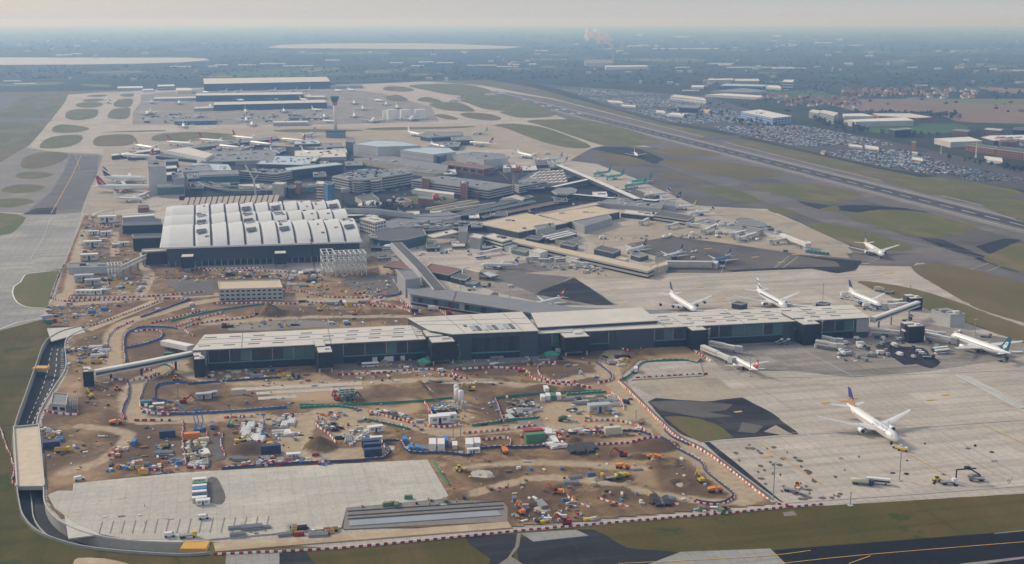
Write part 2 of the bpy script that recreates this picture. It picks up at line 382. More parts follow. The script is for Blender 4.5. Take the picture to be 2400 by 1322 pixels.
wq(b,rrect(0,RL,-23,-22));wq(b,rrect(0,RL,22,23))
part("runway_edge_line",b,MATS["white_paint"])["kind"]="structure"
s_=120
b=MB()
while s_<RL:wq(b,rrect(s_,s_+30,-.7,.7));s_+=50
part("runway_centre_line",b,MATS["white_paint"])["kind"]="structure"
b=MB()
for k in(-1,1):
 for s0,n_ in((400,1),(550,3),(700,1),(850,2),(1000,1)):
  wq(b,rrect(s0,s0+45,*(sorted((k*7,k*12)))))
 for j in range(6):wq(b,rrect(70,100,*(sorted((k*(3+j*3.2),k*(5+j*3.2))))))
part("runway_touchdown_marks",b,MATS["white_paint"])["kind"]="structure"
# grass islands between the taxiways
for m,pts in[("green_grass",[(143,634),(110,637),(75,641),(58,644),(48,662),(34,672),(31,690),(40,708),(60,718),(85,721),(108,721),(120,690)]),("green_grass",[(-200,560),(0,552),(40,536),(58,515),(55,508),(10,500),(-200,498)]),
("green_grass",[(0,486),(40,484),(80,473),(60,466),(20,466),(-80,474)]),("green_grass",[(3,449),(40,453),(80,450),(106,439),(80,433),(40,433),(12,440)]),
("green_grass",[(36,414),(60,420),(100,417),(125,409),(90,403),(50,405)]),
("brown_grass",[(50,392),(60,368),(105,356),(150,358),(160,368),(130,385),(90,395)]),
("green_grass",[(92,344),(110,325),(150,317),(192,318),(185,335),(150,346),(110,348)]),
("green_grass",[(122,308),(130,295),(160,292),(208,300),(195,308),(150,312)]),
("green_grass",[(153,275),(165,258),(220,256),(231,262),(220,276),(180,282)]),
("green_grass",[(177,246),(195,240),(235,241),(241,247),(220,252),(190,252)]),
("green_grass",[(193,236),(210,232),(245,232),(230,238),(205,239)]),("green_grass",[(201,226),(225,222),(254,223),(235,227)]),
("green_grass",[(252,274),(262,258),(285,254),(305,254),(300,277),(270,279)]),
("green_grass",[(266,246),(278,234),(310,232),(305,250),(275,251)]),("green_grass",[(280,222),(310,219),(312,226),(290,227)]),
("brown_grass",[(218,332),(230,320),(270,315),(312,318),(310,338),(260,343),(225,342)]),
("green_grass",[(362,318),(400,312),(480,310),(560,318),(540,328),(420,331),(360,330)]),
("green_grass",[(252,309),(376,305),(376,308),(252,310.5)]),
("green_grass",[(640,306),(700,303),(820,304),(850,307),(760,310),(670,310)]),
("green_grass",[(858,302),(900,299),(1000,298),(1112,296),(1080,300),(960,304),(880,305)]),
("brown_grass",[(898,206),(920,202),(960,206),(970,213),(940,215),(905,212)]),
("green_grass",[(960,200),(1080,197),(1150,212),(1135,222),(1180,225),(1080,225),(1000,212)]),
("brown_grass",[(904,228),(930,222),(955,232),(950,238),(915,236)]),
("green_grass",[(978,233),(1000,227),(1030,235),(1035,242),(990,238)]),
("green_grass",[(1005,246),(1030,240),(1080,242),(1112,258),(1100,262),(1040,258)]),
("green_grass",[(1072,228),(1180,226),(1290,256),(1250,261),(1150,258),(1100,243)]),
("brown_grass",[(1078,268),(1100,264),(1150,268),(1176,278),(1150,283),(1100,277)]),
("green_grass",[(1172,262),(1230,259),(1300,262),(1290,274),(1220,276),(1190,270)]),
("brown_grass",[(1019,270),(1040,268),(1075,278),(1060,281),(1035,277)]),
("green_grass",[(1158,294),(1200,290),(1270,298),(1340,322),(1385,343),(1350,348),(1290,338),(1230,318),(1190,302)]),
("green_grass",[(1235,284),(1280,280),(1370,282),(1460,300),(1545,330),(1520,340),(1430,343),(1370,328),(1300,304),(1260,292)]),
("brown_grass",[(1390,366),(1420,362),(1475,366),(1515,382),(1480,386),(1430,378)]),
("brown_grass",[(1530,352),(1600,346),(1680,358),(1680,364),(1600,366),(1555,362)]),
("brown_grass",[(1545,378),(1620,372),(1740,385),(1830,405),(1815,415),(1740,418),(1640,404),(1570,390)]),
("brown_grass",[(1540,405),(1590,408),(1630,422),(1600,425),(1555,414)]),
("green_grass",[(1638,436),(1680,434),(1740,450),(1780,470),(1740,474),(1680,458)]),
("green_grass",[(1752,434),(1800,430),(1900,432),(1990,448),(2025,462),(1990,470),(1900,471),(1820,456)]),
("green_grass",[(1800,486),(1830,486),(1872,500),(1840,503),(1805,496)]),
("green_grass",[(1985,508),(2060,492),(2160,498),(2250,520),(2287,530),(2270,545),(2200,557),(2120,550),(2050,530)]),
("green_grass",[(1895,528),(1940,524),(2020,540),(2100,565),(2140,580),(2110,588),(2040,585),(1980,570),(1930,548)]),
("green_grass",[(2305,610),(2340,590),(2400,570),(2600,590),(2600,690),(2400,640)]),
("green_grass",[(1925,488),(1960,484),(1968,492),(1930,494)]),
("brown_grass",[(2138,625),(2190,618),(2280,632),(2400,665),(2900,790),(2900,900),(2400,757),(2290,722),(2200,672),(2150,642)]),
("brown_grass",[(2010,662),(2060,663),(2150,680),(2250,710),(2400,765),(2900,920),(2900,1000),(2400,806),(2330,780),(2200,735),(2100,700)]),
("green_grass",[(2285,472),(2340,465),(2400,470),(2600,500),(2600,560),(2400,520)]),
("green_grass",[(2080,425),(2130,416),(2220,420),(2380,445),(2380,460),(2280,462),(2180,455)]),
]:S_("grass_island",m,9,pts,3)
# patches outside the runway on its far side
S_("taxiway_asphalt","worn_asphalt",5,[(2020,408),(2060,420),(2200,414),(2290,428),(2420,456),(2420,470),(2240,462),(2130,440),(2090,432)])
S_("asphalt_patch","worn_asphalt",5,[(1620,330),(1660,318),(1740,318),(1690,336)])
# apron paving in different tones
S_("terminal_apron","stand_grey",3,[(1110,640),(1170,615),(1260,605),(1400,605),(1500,622),(1440,640),(1340,652),(1380,672),(1450,716),(1300,716),(1180,690),(1090,660)])
S_("asphalt_patch","mid_asphalt",4,[(1150,650),(1180,625),(1240,615),(1340,648),(1260,690)])
S_("asphalt_patch","dark_asphalt",4,[(1347,651),(1440,714),(1400,716),(1255,690),(1270,680)])
S_("terminal_apron","tan_concrete",4,[(1375,555),(1480,525),(1520,515),(1640,530),(1830,560),(1900,590),(1990,592),(2010,606),(1900,612),(1570,555),(1490,575),(1400,580)])
S_("taxiway_asphalt","worn_asphalt",5,[(1470,572),(1572,554),(1720,573),(1880,597),(2000,606),(2050,615),(2012,622),(2005,635),(1960,641),(1900,630),(1740,637),(1680,640),(1560,640),(1570,610),(1500,590)])
S_("asphalt_patch","dark_asphalt",6,[(1860,598),(1960,607),(2020,612),(2008,632),(1965,641),(1905,630),(1760,634),(1720,638),(1700,634),(1850,627),(1970,625),(1960,614)])
S_("terminal_apron","tan_concrete",4,[(1230,640),(1480,620),(1560,640),(1700,640),(1400,655),(1350,650)])
S_("central_road","worn_asphalt",3,[(760,440),(860,500),(1000,510),(1100,500),(1250,470),(1480,440),(1560,470),(1480,480),(1280,520),(1120,560),(900,560),(800,500)])
S_("central_road","dark_asphalt",4,[(420,470),(420,400),(600,340),(820,350),(1300,400),(1450,440),(1440,480),(1100,540),(860,540),(800,470)])
S_("tan_apron_strip","tan_concrete",4,[(1660,490),(1720,487),(1800,495),(1900,535),(1990,575),(1985,600),(1900,580),(1800,545),(1700,512)],0)
# eastern apron
S_("stand_surface","stand_grey",3,[(1620,800),(2050,770),(2180,760),(2400,800),(2400,835),(2310,850),(2180,870),(2000,885),(1860,870),(1700,870)])
S_("oil_stain","dark_asphalt",4,[(2050,812),(2085,802),(2115,812),(2165,816),(2180,832),(2205,850),(2180,864),(2150,854),(2120,856),(2090,836)],2)
S_("asphalt_patch","dark_asphalt",4,[(1518,942),(1537,933),(1600,938),(1655,941),(1740,932),(1810,968),(1872,1018),(1800,1022),(1720,1028),(1640,1034),(1600,1020),(1560,990)])
S_("asphalt_patch","worn_asphalt",5,[(1520,942),(1590,939),(1655,942),(1720,948),(1700,962),(1660,966),(1720,976),(1650,980),(1600,972),(1545,962)])
S_("asphalt_patch","worn_asphalt",5,[(1740,990),(1790,1000),(1770,1016),(1730,1012)])
S_("concrete_patch","tan_concrete",5,[(1790,1012),(1818,997),(1858,1019),(1830,1020)])
S_("verge_grass","brown_grass",6,[(1556,978),(1590,976),(1640,982),(1690,1000),(1718,1026),(1660,1034),(1640,1036),(1610,1020)])
S_("concrete_patch","tan_concrete",3,[(1480,900),(1530,890),(1680,886),(1740,931),(1655,940),(1540,932),(1518,925)])
S_("verge_tarmac","dark_asphalt",4,[(1648,1036),(1662,1036),(1725,1085),(1790,1140),(1838,1180),(1815,1170),(1700,1085)])
S_("stand_concrete","apron_concrete",3,[(1640,1038),(1900,1018),(2400,985),(2400,1155),(1990,1180),(1840,1180)])
# bottom strip
S_("asphalt_patch","dark_asphalt",3,[(1340,1242),(1390,1240),(1420,1255),(1470,1285),(1600,1295),(1600,1420),(1210,1420),(1215,1260)])
S_("asphalt_patch","dark_asphalt",3,[(1085,1256),(1210,1252),(1210,1280),(1180,1420),(1120,1420),(1150,1310),(1100,1275)])
S_("taxiway_concrete","taxi_concrete",4,[(1220,1250),(1350,1242),(1380,1256),(1250,1270)])
S_("taxiway_concrete","taxi_concrete",3,[(1595,1294),(1805,1286),(1870,1350),(1960,1500),(1500,1500),(1500,1330)])
S_("kerb_strip","shoulder_concrete",5,[(1213,1250),(1221,1250),(1217,1280),(1198,1305),(1225,1322),(1150,1335),(1190,1308),(1207,1282)])
S_("new_taxiway","fresh_asphalt",4,[(1812,1290),(2000,1275),(2400,1244),(2900,1205),(2900,1500),(1960,1500),(1870,1350)])
S_("kerb_strip","shoulder_concrete",5,[(2330,1250),(2400,1243),(2900,1203),(2900,1205),(2400,1245.5),(2330,1252)])
S_("kerb_strip","shoulder_concrete",5,[(2250,1322),(2400,1305),(2900,1255),(2900,1260),(2400,1310),(2250,1330)])
S_("taxiway_concrete","taxi_concrete",3,[(530,1300),(655,1292),(670,1450),(520,1450)])
S_("asphalt_patch","dark_asphalt",4,[(655,1291),(710,1288),(745,1330),(745,1450),(665,1450)])
S_("dry_patch","sand",3,[(170,1322),(185,1308),(240,1310),(300,1322),(320,1360),(150,1360)],2)
S_("dry_patch","shoulder_concrete",3,[(1835,1202),(1862,1199),(1868,1208),(1840,1211)])
# far country: fields, woods, reservoirs
mw=bpy.data.materials.new("water");n,b=nodes(mw);b.inputs["Base Color"].default_value=(.05,.06,.07,1);b.inputs["Roughness"].default_value=.12
b.inputs["Specular IOR Level"].default_value=.9;MATS["water"]=mw
S_("reservoir_water","water",4,[(-200,150),(-200,133),(0,134.5),(140,135),(300,135),(440,135),(480,137),(492,141),(430,146),(330,149),(200,151),(0,152)])
S_("reservoir_water","water",4,[(624,111),(660,105),(760,102),(960,101),(1060,103),(1200,108.5),(1225,110),(1180,114),(1040,115.5),(800,113.5),(660,113)])
for m,pts in[("pale_field",[(1440,138),(1560,136),(1650,139),(1640,146),(1500,143)]),("farm_green",[(1800,214),(1900,210),(1950,222),(1990,232),(1880,234),(1830,232)]),("farm_soil",[(1955,236),(2120,232),(2400,232),(3000,235),(3000,300),(2400,290),(2240,284),(2180,262),(2000,260)]),
("farm_soil",[(2290,203),(2400,208),(2700,215),(2700,228),(2400,220),(2330,214)]),
("farm_green",[(2030,302),(2100,292),(2240,290),(2270,302),(2210,312),(2050,312)]),("pale_field",[(2120,228),(2260,232),(2400,236),(2400,246),(2200,240)]),
("farm_green",[(1935,174),(2030,175),(2030,179),(1940,178)]),("farm_green",[(1800,170),(1825,170),(1820,180),(1800,180)]),
("pale_field",[(2240,154),(2380,154),(2380,157),(2250,157)]),("farm_green",[(2080,147),(2120,148),(2110,152),(2085,151)]),
("pale_field",[(2230,117),(2300,114),(2320,120),(2240,122)]),("farm_green",[(1970,121),(2300,122),(2300,127),(1990,124)]),
("pale_field",[(0,197),(140,192),(135,198),(20,202)]),("pale_field",[(190,197),(260,199),(250,204),(200,201)]),("farm_green",[(500,171),(700,160),(820,168),(760,178),(560,180)]),
("pale_field",[(960,173),(1040,171),(1030,175),(970,177)]),("pale_field",[(860,165),(960,161),(950,168),(870,170)]),("pale_field",[(1600,176),(1760,178),(1760,183),(1620,181)]),
("pale_field",[(200,168),(330,166),(330,170),(210,172)]),("pale_field",[(700,123),(900,123),(900,127),(720,127)]),("farm_soil",[(2400,190),(2700,192),(2700,198),(2400,196)])]:
 S_("field",m,3,pts,2)
random.seed(31)
for k in range(110):
 y=72+125*random.random()**1.3;x=random.uniform(-50,2450);w=random.uniform(25,110);h_=(y-HOR)*random.uniform(.012,.035)
 if(y>184 and x<1450) or(126<y<156 and x<560) or(95<y<120 and 560<x<1250) or y>196:continue
 S_("field",random.choice(("pale_field","farm_green","farm_green","pale_field","farm_soil","wood_floor","wood_floor")),3,[(x,y),(x+w*.5,y-h_*.4),(x+w,y),(x+w*.9,y+h_),(x+w*.2,y+h_*1.2)])
S_("car_park","car_park_tarmac",5,[(1255,195),(1330,203),(1420,208),(1500,214),(1660,226),(1760,258),(1860,290),(1960,308),(2080,330),(2180,352),(2270,372),(2400,400),(2800,480),(2800,560),(2400,446),(2260,424),(2060,392),(1930,362),(1800,332),(1660,300),(1560,286),(1440,254),(1350,222)])
S_("wood_floor","wood_floor",4,[(1400,160),(1700,168),(1800,190),(1700,210),(1560,218),(1360,200)])
# taxi lines and stand markings
def L_(pts,w,m="faint_white",z=None,sm=0,dash=None,lev=10):
 if sm:pts=smoothpts(pts,sm,False)
 o=part("painted_line",ribbon("painted_line",pts,w,None,.03*lev+random.random()*.01,dash=dash),MATS[m]);o["kind"]="structure";return o
for p in[[(1845,1018),(1885,1012),(2060,1150)],[(1892,1020),(2110,1170)],[(1917,1019),(2085,1148)],[(2160,1005),(2370,1120),(2362,1134)],[(2186,1002),(2400,1120)],[(1650,1037),(1900,1018),(2100,1006),(2400,985)],[(1640,1040),(1830,1180)],[(1840,1180),(2130,1160),(2400,1140)],
[(1645,800),(1745,885)],[(1870,815),(2000,884)],[(1895,850),(2017,882)],[(1745,887),(2010,882),(2400,868)],
[(1360,652),(1440,712)],[(1180,640),(1240,632),(1340,652)],[(1420,650),(1470,650)],[(1705,605),(1690,640)],[(1850,600),(1815,628)],[(1870,602),(1835,628)],[(1580,880),(1640,850)],[(1600,885),(1652,852)],
[(1840,588),(1880,575),(1900,560)],[(2273,632),(2318,617)],[(2315,636),(2345,624)],[(1910,555),(2060,610)],[(2205,580),(2330,600)],[(2100,560),(2305,605)]]:L_(p,.7)
for p in[[(2120,1060),(2240,1125)],[(1780,1038),(1925,1135)],[(2300,995),(2400,1040)],[(2040,615),(2080,600),(2160,590)],[(1100,340),(1190,420)],[(1650,840),(1800,890)],[(1980,830),(2030,860),(2120,876)]]:L_(p,.6,"yellow_paint",sm=3)
for p in[[(1450,1322),(1780,1305),(1900,1291)],[(1830,1322),(2020,1302),(2400,1271)],[(1990,1322),(2040,1304)],[(175,360),(186,395),(182,398)]]:L_(p,.45,"yellow_paint",sm=3)
for p in[[(2240,880),(2400,965)],[(2265,882),(2400,948)]]:L_(p,.6,"white_paint" if p[0][0]>2000 else "yellow_paint")
L_([(2250,880),(2400,957)],7,"faint_white",lev=9);MATS.pop("x",None)
L_([(0,772),(40,756),(98,747)],1.2,"white_paint");L_([(143,633),(110,637),(75,641),(58,645),(48,662),(33,672),(30,690),(40,709),(60,719),(85,722),(107,722)],1.0,"white_paint",sm=2)
L_([(300,445),(215,400),(200,390)][:0] or[(120,500),(165,420),(190,365)],.8,"yellow_paint");L_([(70,610),(100,560),(120,510)],.6)
for(x,y) in[(1978,940),(1935,944),(2000,934),(1730,966),(2180,938),(2215,926),(1800,1070),(1865,597),(1920,600),(2085,640),(1480,575),(1660,583),(1770,603),(1640,674),(1830,615),(2030,618),(1690,700)]:
 L_([(x-9,y+1),(x+9,y-1)],2.4,"yellow_paint")
for k in range(26):
 x,y=random.uniform(1660,2380),random.uniform(1040,1150)
 if x<1650+(y-1036)*1.4:continue
 w_=random.uniform(4,16);S_("repair_patch","dark_asphalt" if random.random()<.6 else "worn_asphalt",7,[(x,y),(x+w_*.5,y-2),(x+w_,y),(x+w_*.6,y+random.uniform(2,5))],2)
for k in range(40):
 y=random.uniform(1045,1170);x=1665+(y-1036)*1.25+random.uniform(0,150);w_=random.uniform(4,20)
 S_("repair_patch","worn_asphalt",7,[(x,y),(x+w_*.5,y-2.5),(x+w_,y+1),(x+w_*.6,y+4)],2)
# ------------------------------------------------------------------ the cutting: road bed, retaining walls
n_=len(LW);b=MB();wl=MB();wr=MB();fl=MB()
for i in range(n_-1):
 d0,d1=-rail_depth(i,n_),-rail_depth(i+1,n_)
 a,c,e,f=LW[i],LW[i+1],RWl[i+1],RWl[i]
 b.quad((a.x,a.y,d0),(c.x,c.y,d1),(e.x,e.y,d1),(f.x,f.y,d0))
part("sunken_road",b,MATS["site_road"])["kind"]="structure"
def wallrun(P,side,h):
 o1=offset(P,side*.55);b=MB()
 for i in range(len(P)-1):
  d0,d1=-rail_depth(i,n_),-rail_depth(i+1,n_)
  p,q,r,s=P[i],P[i+1],o1[i+1],o1[i]
  b.quad((p.x,p.y,d0),(q.x,q.y,d1),(q.x,q.y,h),(p.x,p.y,h));b.quad((p.x,p.y,h),(q.x,q.y,h),(r[0],r[1],h),(s[0],s[1],h))
  b.quad((s[0],s[1],0),(r[0],r[1],0),(r[0],r[1],h),(s[0],s[1],h))
 return b
t=thing("retaining_wall","long pale concrete wall curving along the outer side of the sunken road","wall");t["kind"]="thing"
part("wall_face",wallrun(LW,1,1.3),MATS["wall_concrete"],t)
t=thing("retaining_wall","concrete wall along the inner side of the sunken road beside the building site","wall")
part("wall_face",wallrun(RWl,-1,1.1),MATS["wall_concrete_pale"],t)
# centre wall of the lower bend and the kerb terrace
mid=[lambda t:None]
M=[LW[i]*.52+RWl[i]*.48 for i in range(n_)]
i0=next(i for i,p in enumerate(CUT_L) if p[1]>1120)
o=MB();P=M[i0:];q1,q2=offset(P,.25),offset(P,-.25)
for i in range(len(P)-1):o.prism([q1[i],q1[i+1],q2[i+1],q2[i]],-5.6,-4.5)
tag(part("central_barrier",o,MATS["wall_concrete_pale"]),"low pale concrete divider down the middle of the sunken road bend","barrier")
# hatched and dashed markings on the broad upper part of the road
def lrp(i,t):return LW[i]*(1-t)+RWl[i]*t
b=MB()
for i in range(8,i0-6):
 for tt in(.35,.62):
  p,q=lrp(i,tt),lrp(i+1,tt);d=(q-p)*.55;nn=Vector((-d.y,d.x,0)).normalized()*.25;z=-rail_depth(i,n_)+.06
  for(a_,c_) in((p,p+d),):b.quad((a_.x-nn.x,a_.y-nn.y,z),(c_.x-nn.x,c_.y-nn.y,z),(c_.x+nn.x,c_.y+nn.y,z),(a_.x+nn.x,a_.y+nn.y,z))
 for q_ in(0,.33,.66):
  p,q=lrp(i,.78).lerp(lrp(i+1,.78),q_),lrp(i,.9).lerp(lrp(i+1,.9),q_);z=-rail_depth(i,n_)+.07;d=(lrp(i+1,.8)-lrp(i,.8)).normalized()*.35
  b.quad((p.x-d.x,p.y-d.y,z),(q.x-d.x,q.y-d.y,z),(q.x+d.x,q.y+d.y,z),(p.x+d.x,p.y+d.y,z))
o=part("road_marking",b,MATS["white_paint"]);o["kind"]="structure"
# covered stretch: concrete deck over the road with its portal
DK=[(32,1003),(91,997),(104,1140),(40,1141)]
DKW=[G(x,y,1.0) for x,y in DK]
t=thing("tunnel_deck","long cream concrete deck roofing over the sunken road in the corner","deck")
b=MB();b.prism([(p.x,p.y) for p in DKW],-1.0,1.0);part("deck_slab",b,mat("cream_concrete",(.56,.47,.35),.85,var=.12,scale=.2),t)
a,c=DKW[0],DKW[3];
for s0,s1,w,nm in((DKW[0],DKW[3],.6,"parapet"),(DKW[1],DKW[2],.6,"parapet")):
 b=MB();b.beam((s0.x,s0.y,1.6),(s1.x,s1.y,1.6),w,1.2);part(nm,b,MATS["wall_concrete_pale"],t)
b=MB();b.beam((DKW[3].x,DKW[3].y,.3),(DKW[2].x,DKW[2].y,.3),.8,2.2);part("portal_beam",b,MATS["wall_concrete"],t)
b=MB();b.beam((DKW[0].x,DKW[0].y,1.2),(DKW[1].x+1,DKW[1].y,1.2),1.2,1.6);part("portal_beam",b,MATS["wall_concrete"],t)
# small gantry blocks in yellow over the road
for(x,y,w,hh) in((92,866,34,7),(452,1290,60,9)):
 p0,p1=G(x-w/2,y),G(x+w/2,y);b=MB();b.prism([(p0.x,p0.y),(p1.x,p1.y),(p1.x,p1.y+hh),(p0.x,p0.y+hh)],-1.2,.9)
 tt=thing("height_barrier","yellow-orange cover spanning the sunken road "+("near its upper hatched part" if y<1000 else "at the end of its bottom bend"),"road cover")
 part("cover_top",b,mat("orange_yellow",(.62,.33,.05),.6,var=.08),tt)
 b=MB();b.beam((p0.x,p0.y-.3,-1),(p1.x,p1.y-.3,-1),.5,1.4);part("cover_beam",b,MATS["wall_concrete"],tt)
# ------------------------------------------------------------------ building materials
for nm,c,r in[("roof_white",(.66,.65,.63),.55),("roof_pale",(.58,.545,.49),.6),("roof_grey",(.20,.205,.215),.7),("roof_dark",(.10,.10,.105),.75),("roof_tan",(.54,.44,.31),.75),("roof_blue",(.42,.50,.58),.5),("strip_blue",(.27,.30,.34),.6),("roof_red",(.20,.10,.08),.75),("wall_white",(.62,.62,.60),.6),("wall_grey",(.33,.34,.355),.6),("wall_pale",(.45,.46,.46),.6),("wall_dark",(.03,.037,.047),.5),
("wall_slate",(.055,.068,.085),.5),("wall_brick",(.24,.115,.075),.85),("wall_beige",(.50,.45,.36),.7),("wall_teal",(.12,.20,.20),.5),("wall_blue",(.06,.16,.42),.5),
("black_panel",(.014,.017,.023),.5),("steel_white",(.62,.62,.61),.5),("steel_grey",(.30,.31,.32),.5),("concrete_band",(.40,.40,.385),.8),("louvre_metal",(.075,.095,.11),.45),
("beige_rib",(.36,.31,.25),.8),("blue_net",(.05,.15,.32),.7),("brown_panel",(.16,.09,.06),.8),("hotel_green",(.40,.47,.42),.6)]:
 mat(nm,c,r,var=.10,scale=.06)
mat("glass_dark",(.012,.020,.028),.25,var=.35,scale=.25,spec=.6)
mat("glass_teal",(.05,.12,.125),.2,var=.3,scale=.3,spec=.6)
mat("glass_blue",(.020,.034,.052),.25,var=.4,scale=.2,spec=.6)
mat("teal_trim",(.08,.24,.24),.5,var=0)
WIN={}
def unitbox(name,m):
 k=(name,m.name)
 if k not in WIN:
  b=MB();b.box(0,0,0,1,1,1);WIN[k]=b.mesh(name,[m])
 return WIN[k]
def boxpart(name,m,parent,cx,cy,z,sx,sy,h,rot=0):
 o=link(name,unitbox(name,m),parent,(cx,cy,z),rot);o.scale=(sx,sy,h);return o
def foot(pts,h):
 P=[G(x,y,h) for x,y in pts]
 if len(P)==3:P.append(P[0]+P[2]-P[1])
 return[(p.x,p.y) for p in P]
def grow(P,d):
 cx=sum(p[0] for p in P)/len(P);cy=sum(p[1] for p in P)/len(P);out=[]
 n=len(P);A=sum(P[k][0]*P[(k+1)%n][1]-P[(k+1)%n][0]*P[k][1] for k in range(n));sg=1 if A>0 else-1
 for i in range(n):
  a,b,c=Vector(P[i-1]),Vector(P[i]),Vector(P[(i+1)%n])
  e1=(b-a).normalized();e2=(c-b).normalized();n1=Vector((e1.y,-e1.x))*sg;n2=Vector((e2.y,-e2.x))*sg
  m=n1+n2;m=m/max(.3,m.dot(n1)) if m.length>1e-6 else n1
  out.append((b.x+m.x*d,b.y+m.y*d))
 return out
def fmats(w,r):return[MATS[w],MATS[r]]
def building(name,label,cat,roof,drop=None,h=None,wall="wall_grey",top="roof_grey",style="plain",n=3,glass="glass_dark",plant=0,parapet=.8,z0=0,group=None,lift=0,pitch=0,win=None,seed=None):
 """roof: the roof outline in the photograph (3 corners of a rectangle or a polygon); drop: photo height of its first wall"""
 if seed is not None:random.seed(seed)
 x,y=roof[0]
 if h is None:h=HT(x,y,y+drop)
 P=foot(roof,h)
 cx=sum(p[0] for p in P)/len(P);cy=sum(p[1] for p in P)/len(P)
 t=thing(name,label,cat,group,(cx,cy,z0 if not lift else 0))
 P=[(a-cx,b_-cy) for a,b_ in P]
 if style=="deck":
  b=MB();b.prism(grow(P,-1.2),z0,h-1.2);part("core",b,MATS["wall_dark"],t)
  fh=(h-z0)/n
  for k in range(n):
   b=MB();b.prism(P,z0+(k+1)*fh-fh*.48,z0+(k+1)*fh);part("floor_slab",b,MATS[wall],t)
  b=MB();b.prism(grow(P,-1.0),h,h+.05,bot=False);part("roof",b,MATS[top],t)
 else:
  b=MB();b.prism(P,z0+lift,h);part("wall",b,MATS[wall],t)
  if style=="bands":
   fh=(h-z0-lift)/n
   for k in range(n):
    b=MB();b.prism(grow(P,.12),z0+lift+k*fh+fh*.36,z0+lift+k*fh+fh*.80);part("window_band",b,MATS[glass],t)
  elif style=="glass":
   b=MB();b.prism(grow(P,.12),z0+lift+(h-z0)*.16,h-(h-z0)*.16);part("glazing",b,MATS[glass],t)
  elif style=="panes":
   fh=(h-z0-lift)/n
   m=len(P);A=sum(P[k][0]*P[(k+1)%m][1]-P[(k+1)%m][0]*P[k][1] for k in range(m));sg=1 if A>0 else-1
   for i in range(m):
    a,c=Vector(P[i]),Vector(P[(i+1)%m]);d=c-a;L_=d.length;d.normalize();nn=Vector((d.y,-d.x))*sg
    if nn.y>.3:continue
    sp=win or 6;k_=max(1,int(L_/sp))
    for fl in range(n):
     for q in range(k_):
      p=a+d*((q+.5)*L_/k_)+nn*.05
      boxpart("window",MATS[glass],t,p.x,p.y,z0+lift+fl*fh+fh*.35,L_/k_*.6,.25,fh*.4,atan2(d.y,d.x))
  if pitch:
   Q=P if len(P)==4 else None
   mid0=((P[0][0]+P[-1][0])/2,(P[0][1]+P[-1][1])/2);mid1=((P[1][0]+P[2][0])/2,(P[1][1]+P[2][1])/2)
   b=MB();R0,R1=(*mid0,h+pitch),(*mid1,h+pitch);A_,B_,C_,D_=[(p[0],p[1],h) for p in grow(P,.5)]
   b.quad(A_,B_,R1,R0);b.quad(C_,D_,R0,R1);b.tri(B_,C_,R1);b.tri(D_,A_,R0);part("roof",b,MATS[top],t)
  else:
   b=MB();b.prism(grow(P,-.4),h,h+.12,bot=False);part("roof",b,MATS[top],t)
   if parapet:
    b=MB();o_,i_=grow(P,.15),grow(P,-.45)
    for k in range(len(P)):
     k2=(k+1)%len(P);b.prism([o_[k],o_[k2],i_[k2],i_[k]],h-.2,h+parapet)
    part("parapet",b,MATS["roof_pale" if "pale" in top or "white" in top or "tan" in top else "concrete_band"],t)
 for k in range(plant):
  u,v=random.uniform(.12,.88),random.uniform(.2,.8)
  a,b1,c,d=P[0],P[1],P[2%len(P)],P[-1]
  px_=(a[0]*(1-u)+b1[0]*u)*(1-v)+(d[0]*(1-u)+c[0]*u)*v;py_=(a[1]*(1-u)+b1[1]*u)*(1-v)+(d[1]*(1-u)+c[1]*u)*v
  s=random.uniform(1.5,4.5)
  boxpart("roof_unit",MATS[random.choice(["wall_pale","wall_grey","roof_white","wall_slate"])],t,px_,py_,h+.1,s*random.uniform(1,2.4),s,random.uniform(1,2.6),RW)
 t["h"]=h;del t["h"]
 return t,P,h,(cx,cy)
B=building
# ------------------------------------------------------------------ the wave-roofed terminal
hF=20.0
FL,FR=G(379,582,hF),G(846,567,hF);
BLp,BRp=G(393,484,hF+4),G(786,472,hF+4)
t=thing("terminal_building","new terminal with a white roof of three wave rows over a slate louvred front","terminal",None,(0,0,0))
b=MB();b.prism([(FL.x+4,FL.y+3),(FR.x-2,FR.y+3),(BRp.x,BRp.y),(BLp.x,BLp.y)],0,hF-.8);part("wall",b,MATS["wall_slate"],t)
NB=11;NR=36
def rp(u,v):return FL*(1-u)*(1-v)+FR*u*(1-v)+BRp*u*v+BLp*(1-u)*v
def wave(v):
 for a,c_,hh in((0,.42,12.5),(.42,.70,9.5),(.70,1.0,9.0)):
  if v<=c_+1e-9:w=(v-a)/(c_-a);return hh*(sin(pi*min(1,w))**.75)*(1.0 if a else(1-.25*(1-w)*(1-w)))
 return 0
us=[0,.155]+[.155+(1-.155)*k/10 for k in range(1,11)]
special={1:1,4:1,6:1,8:2,9:2,10:1}
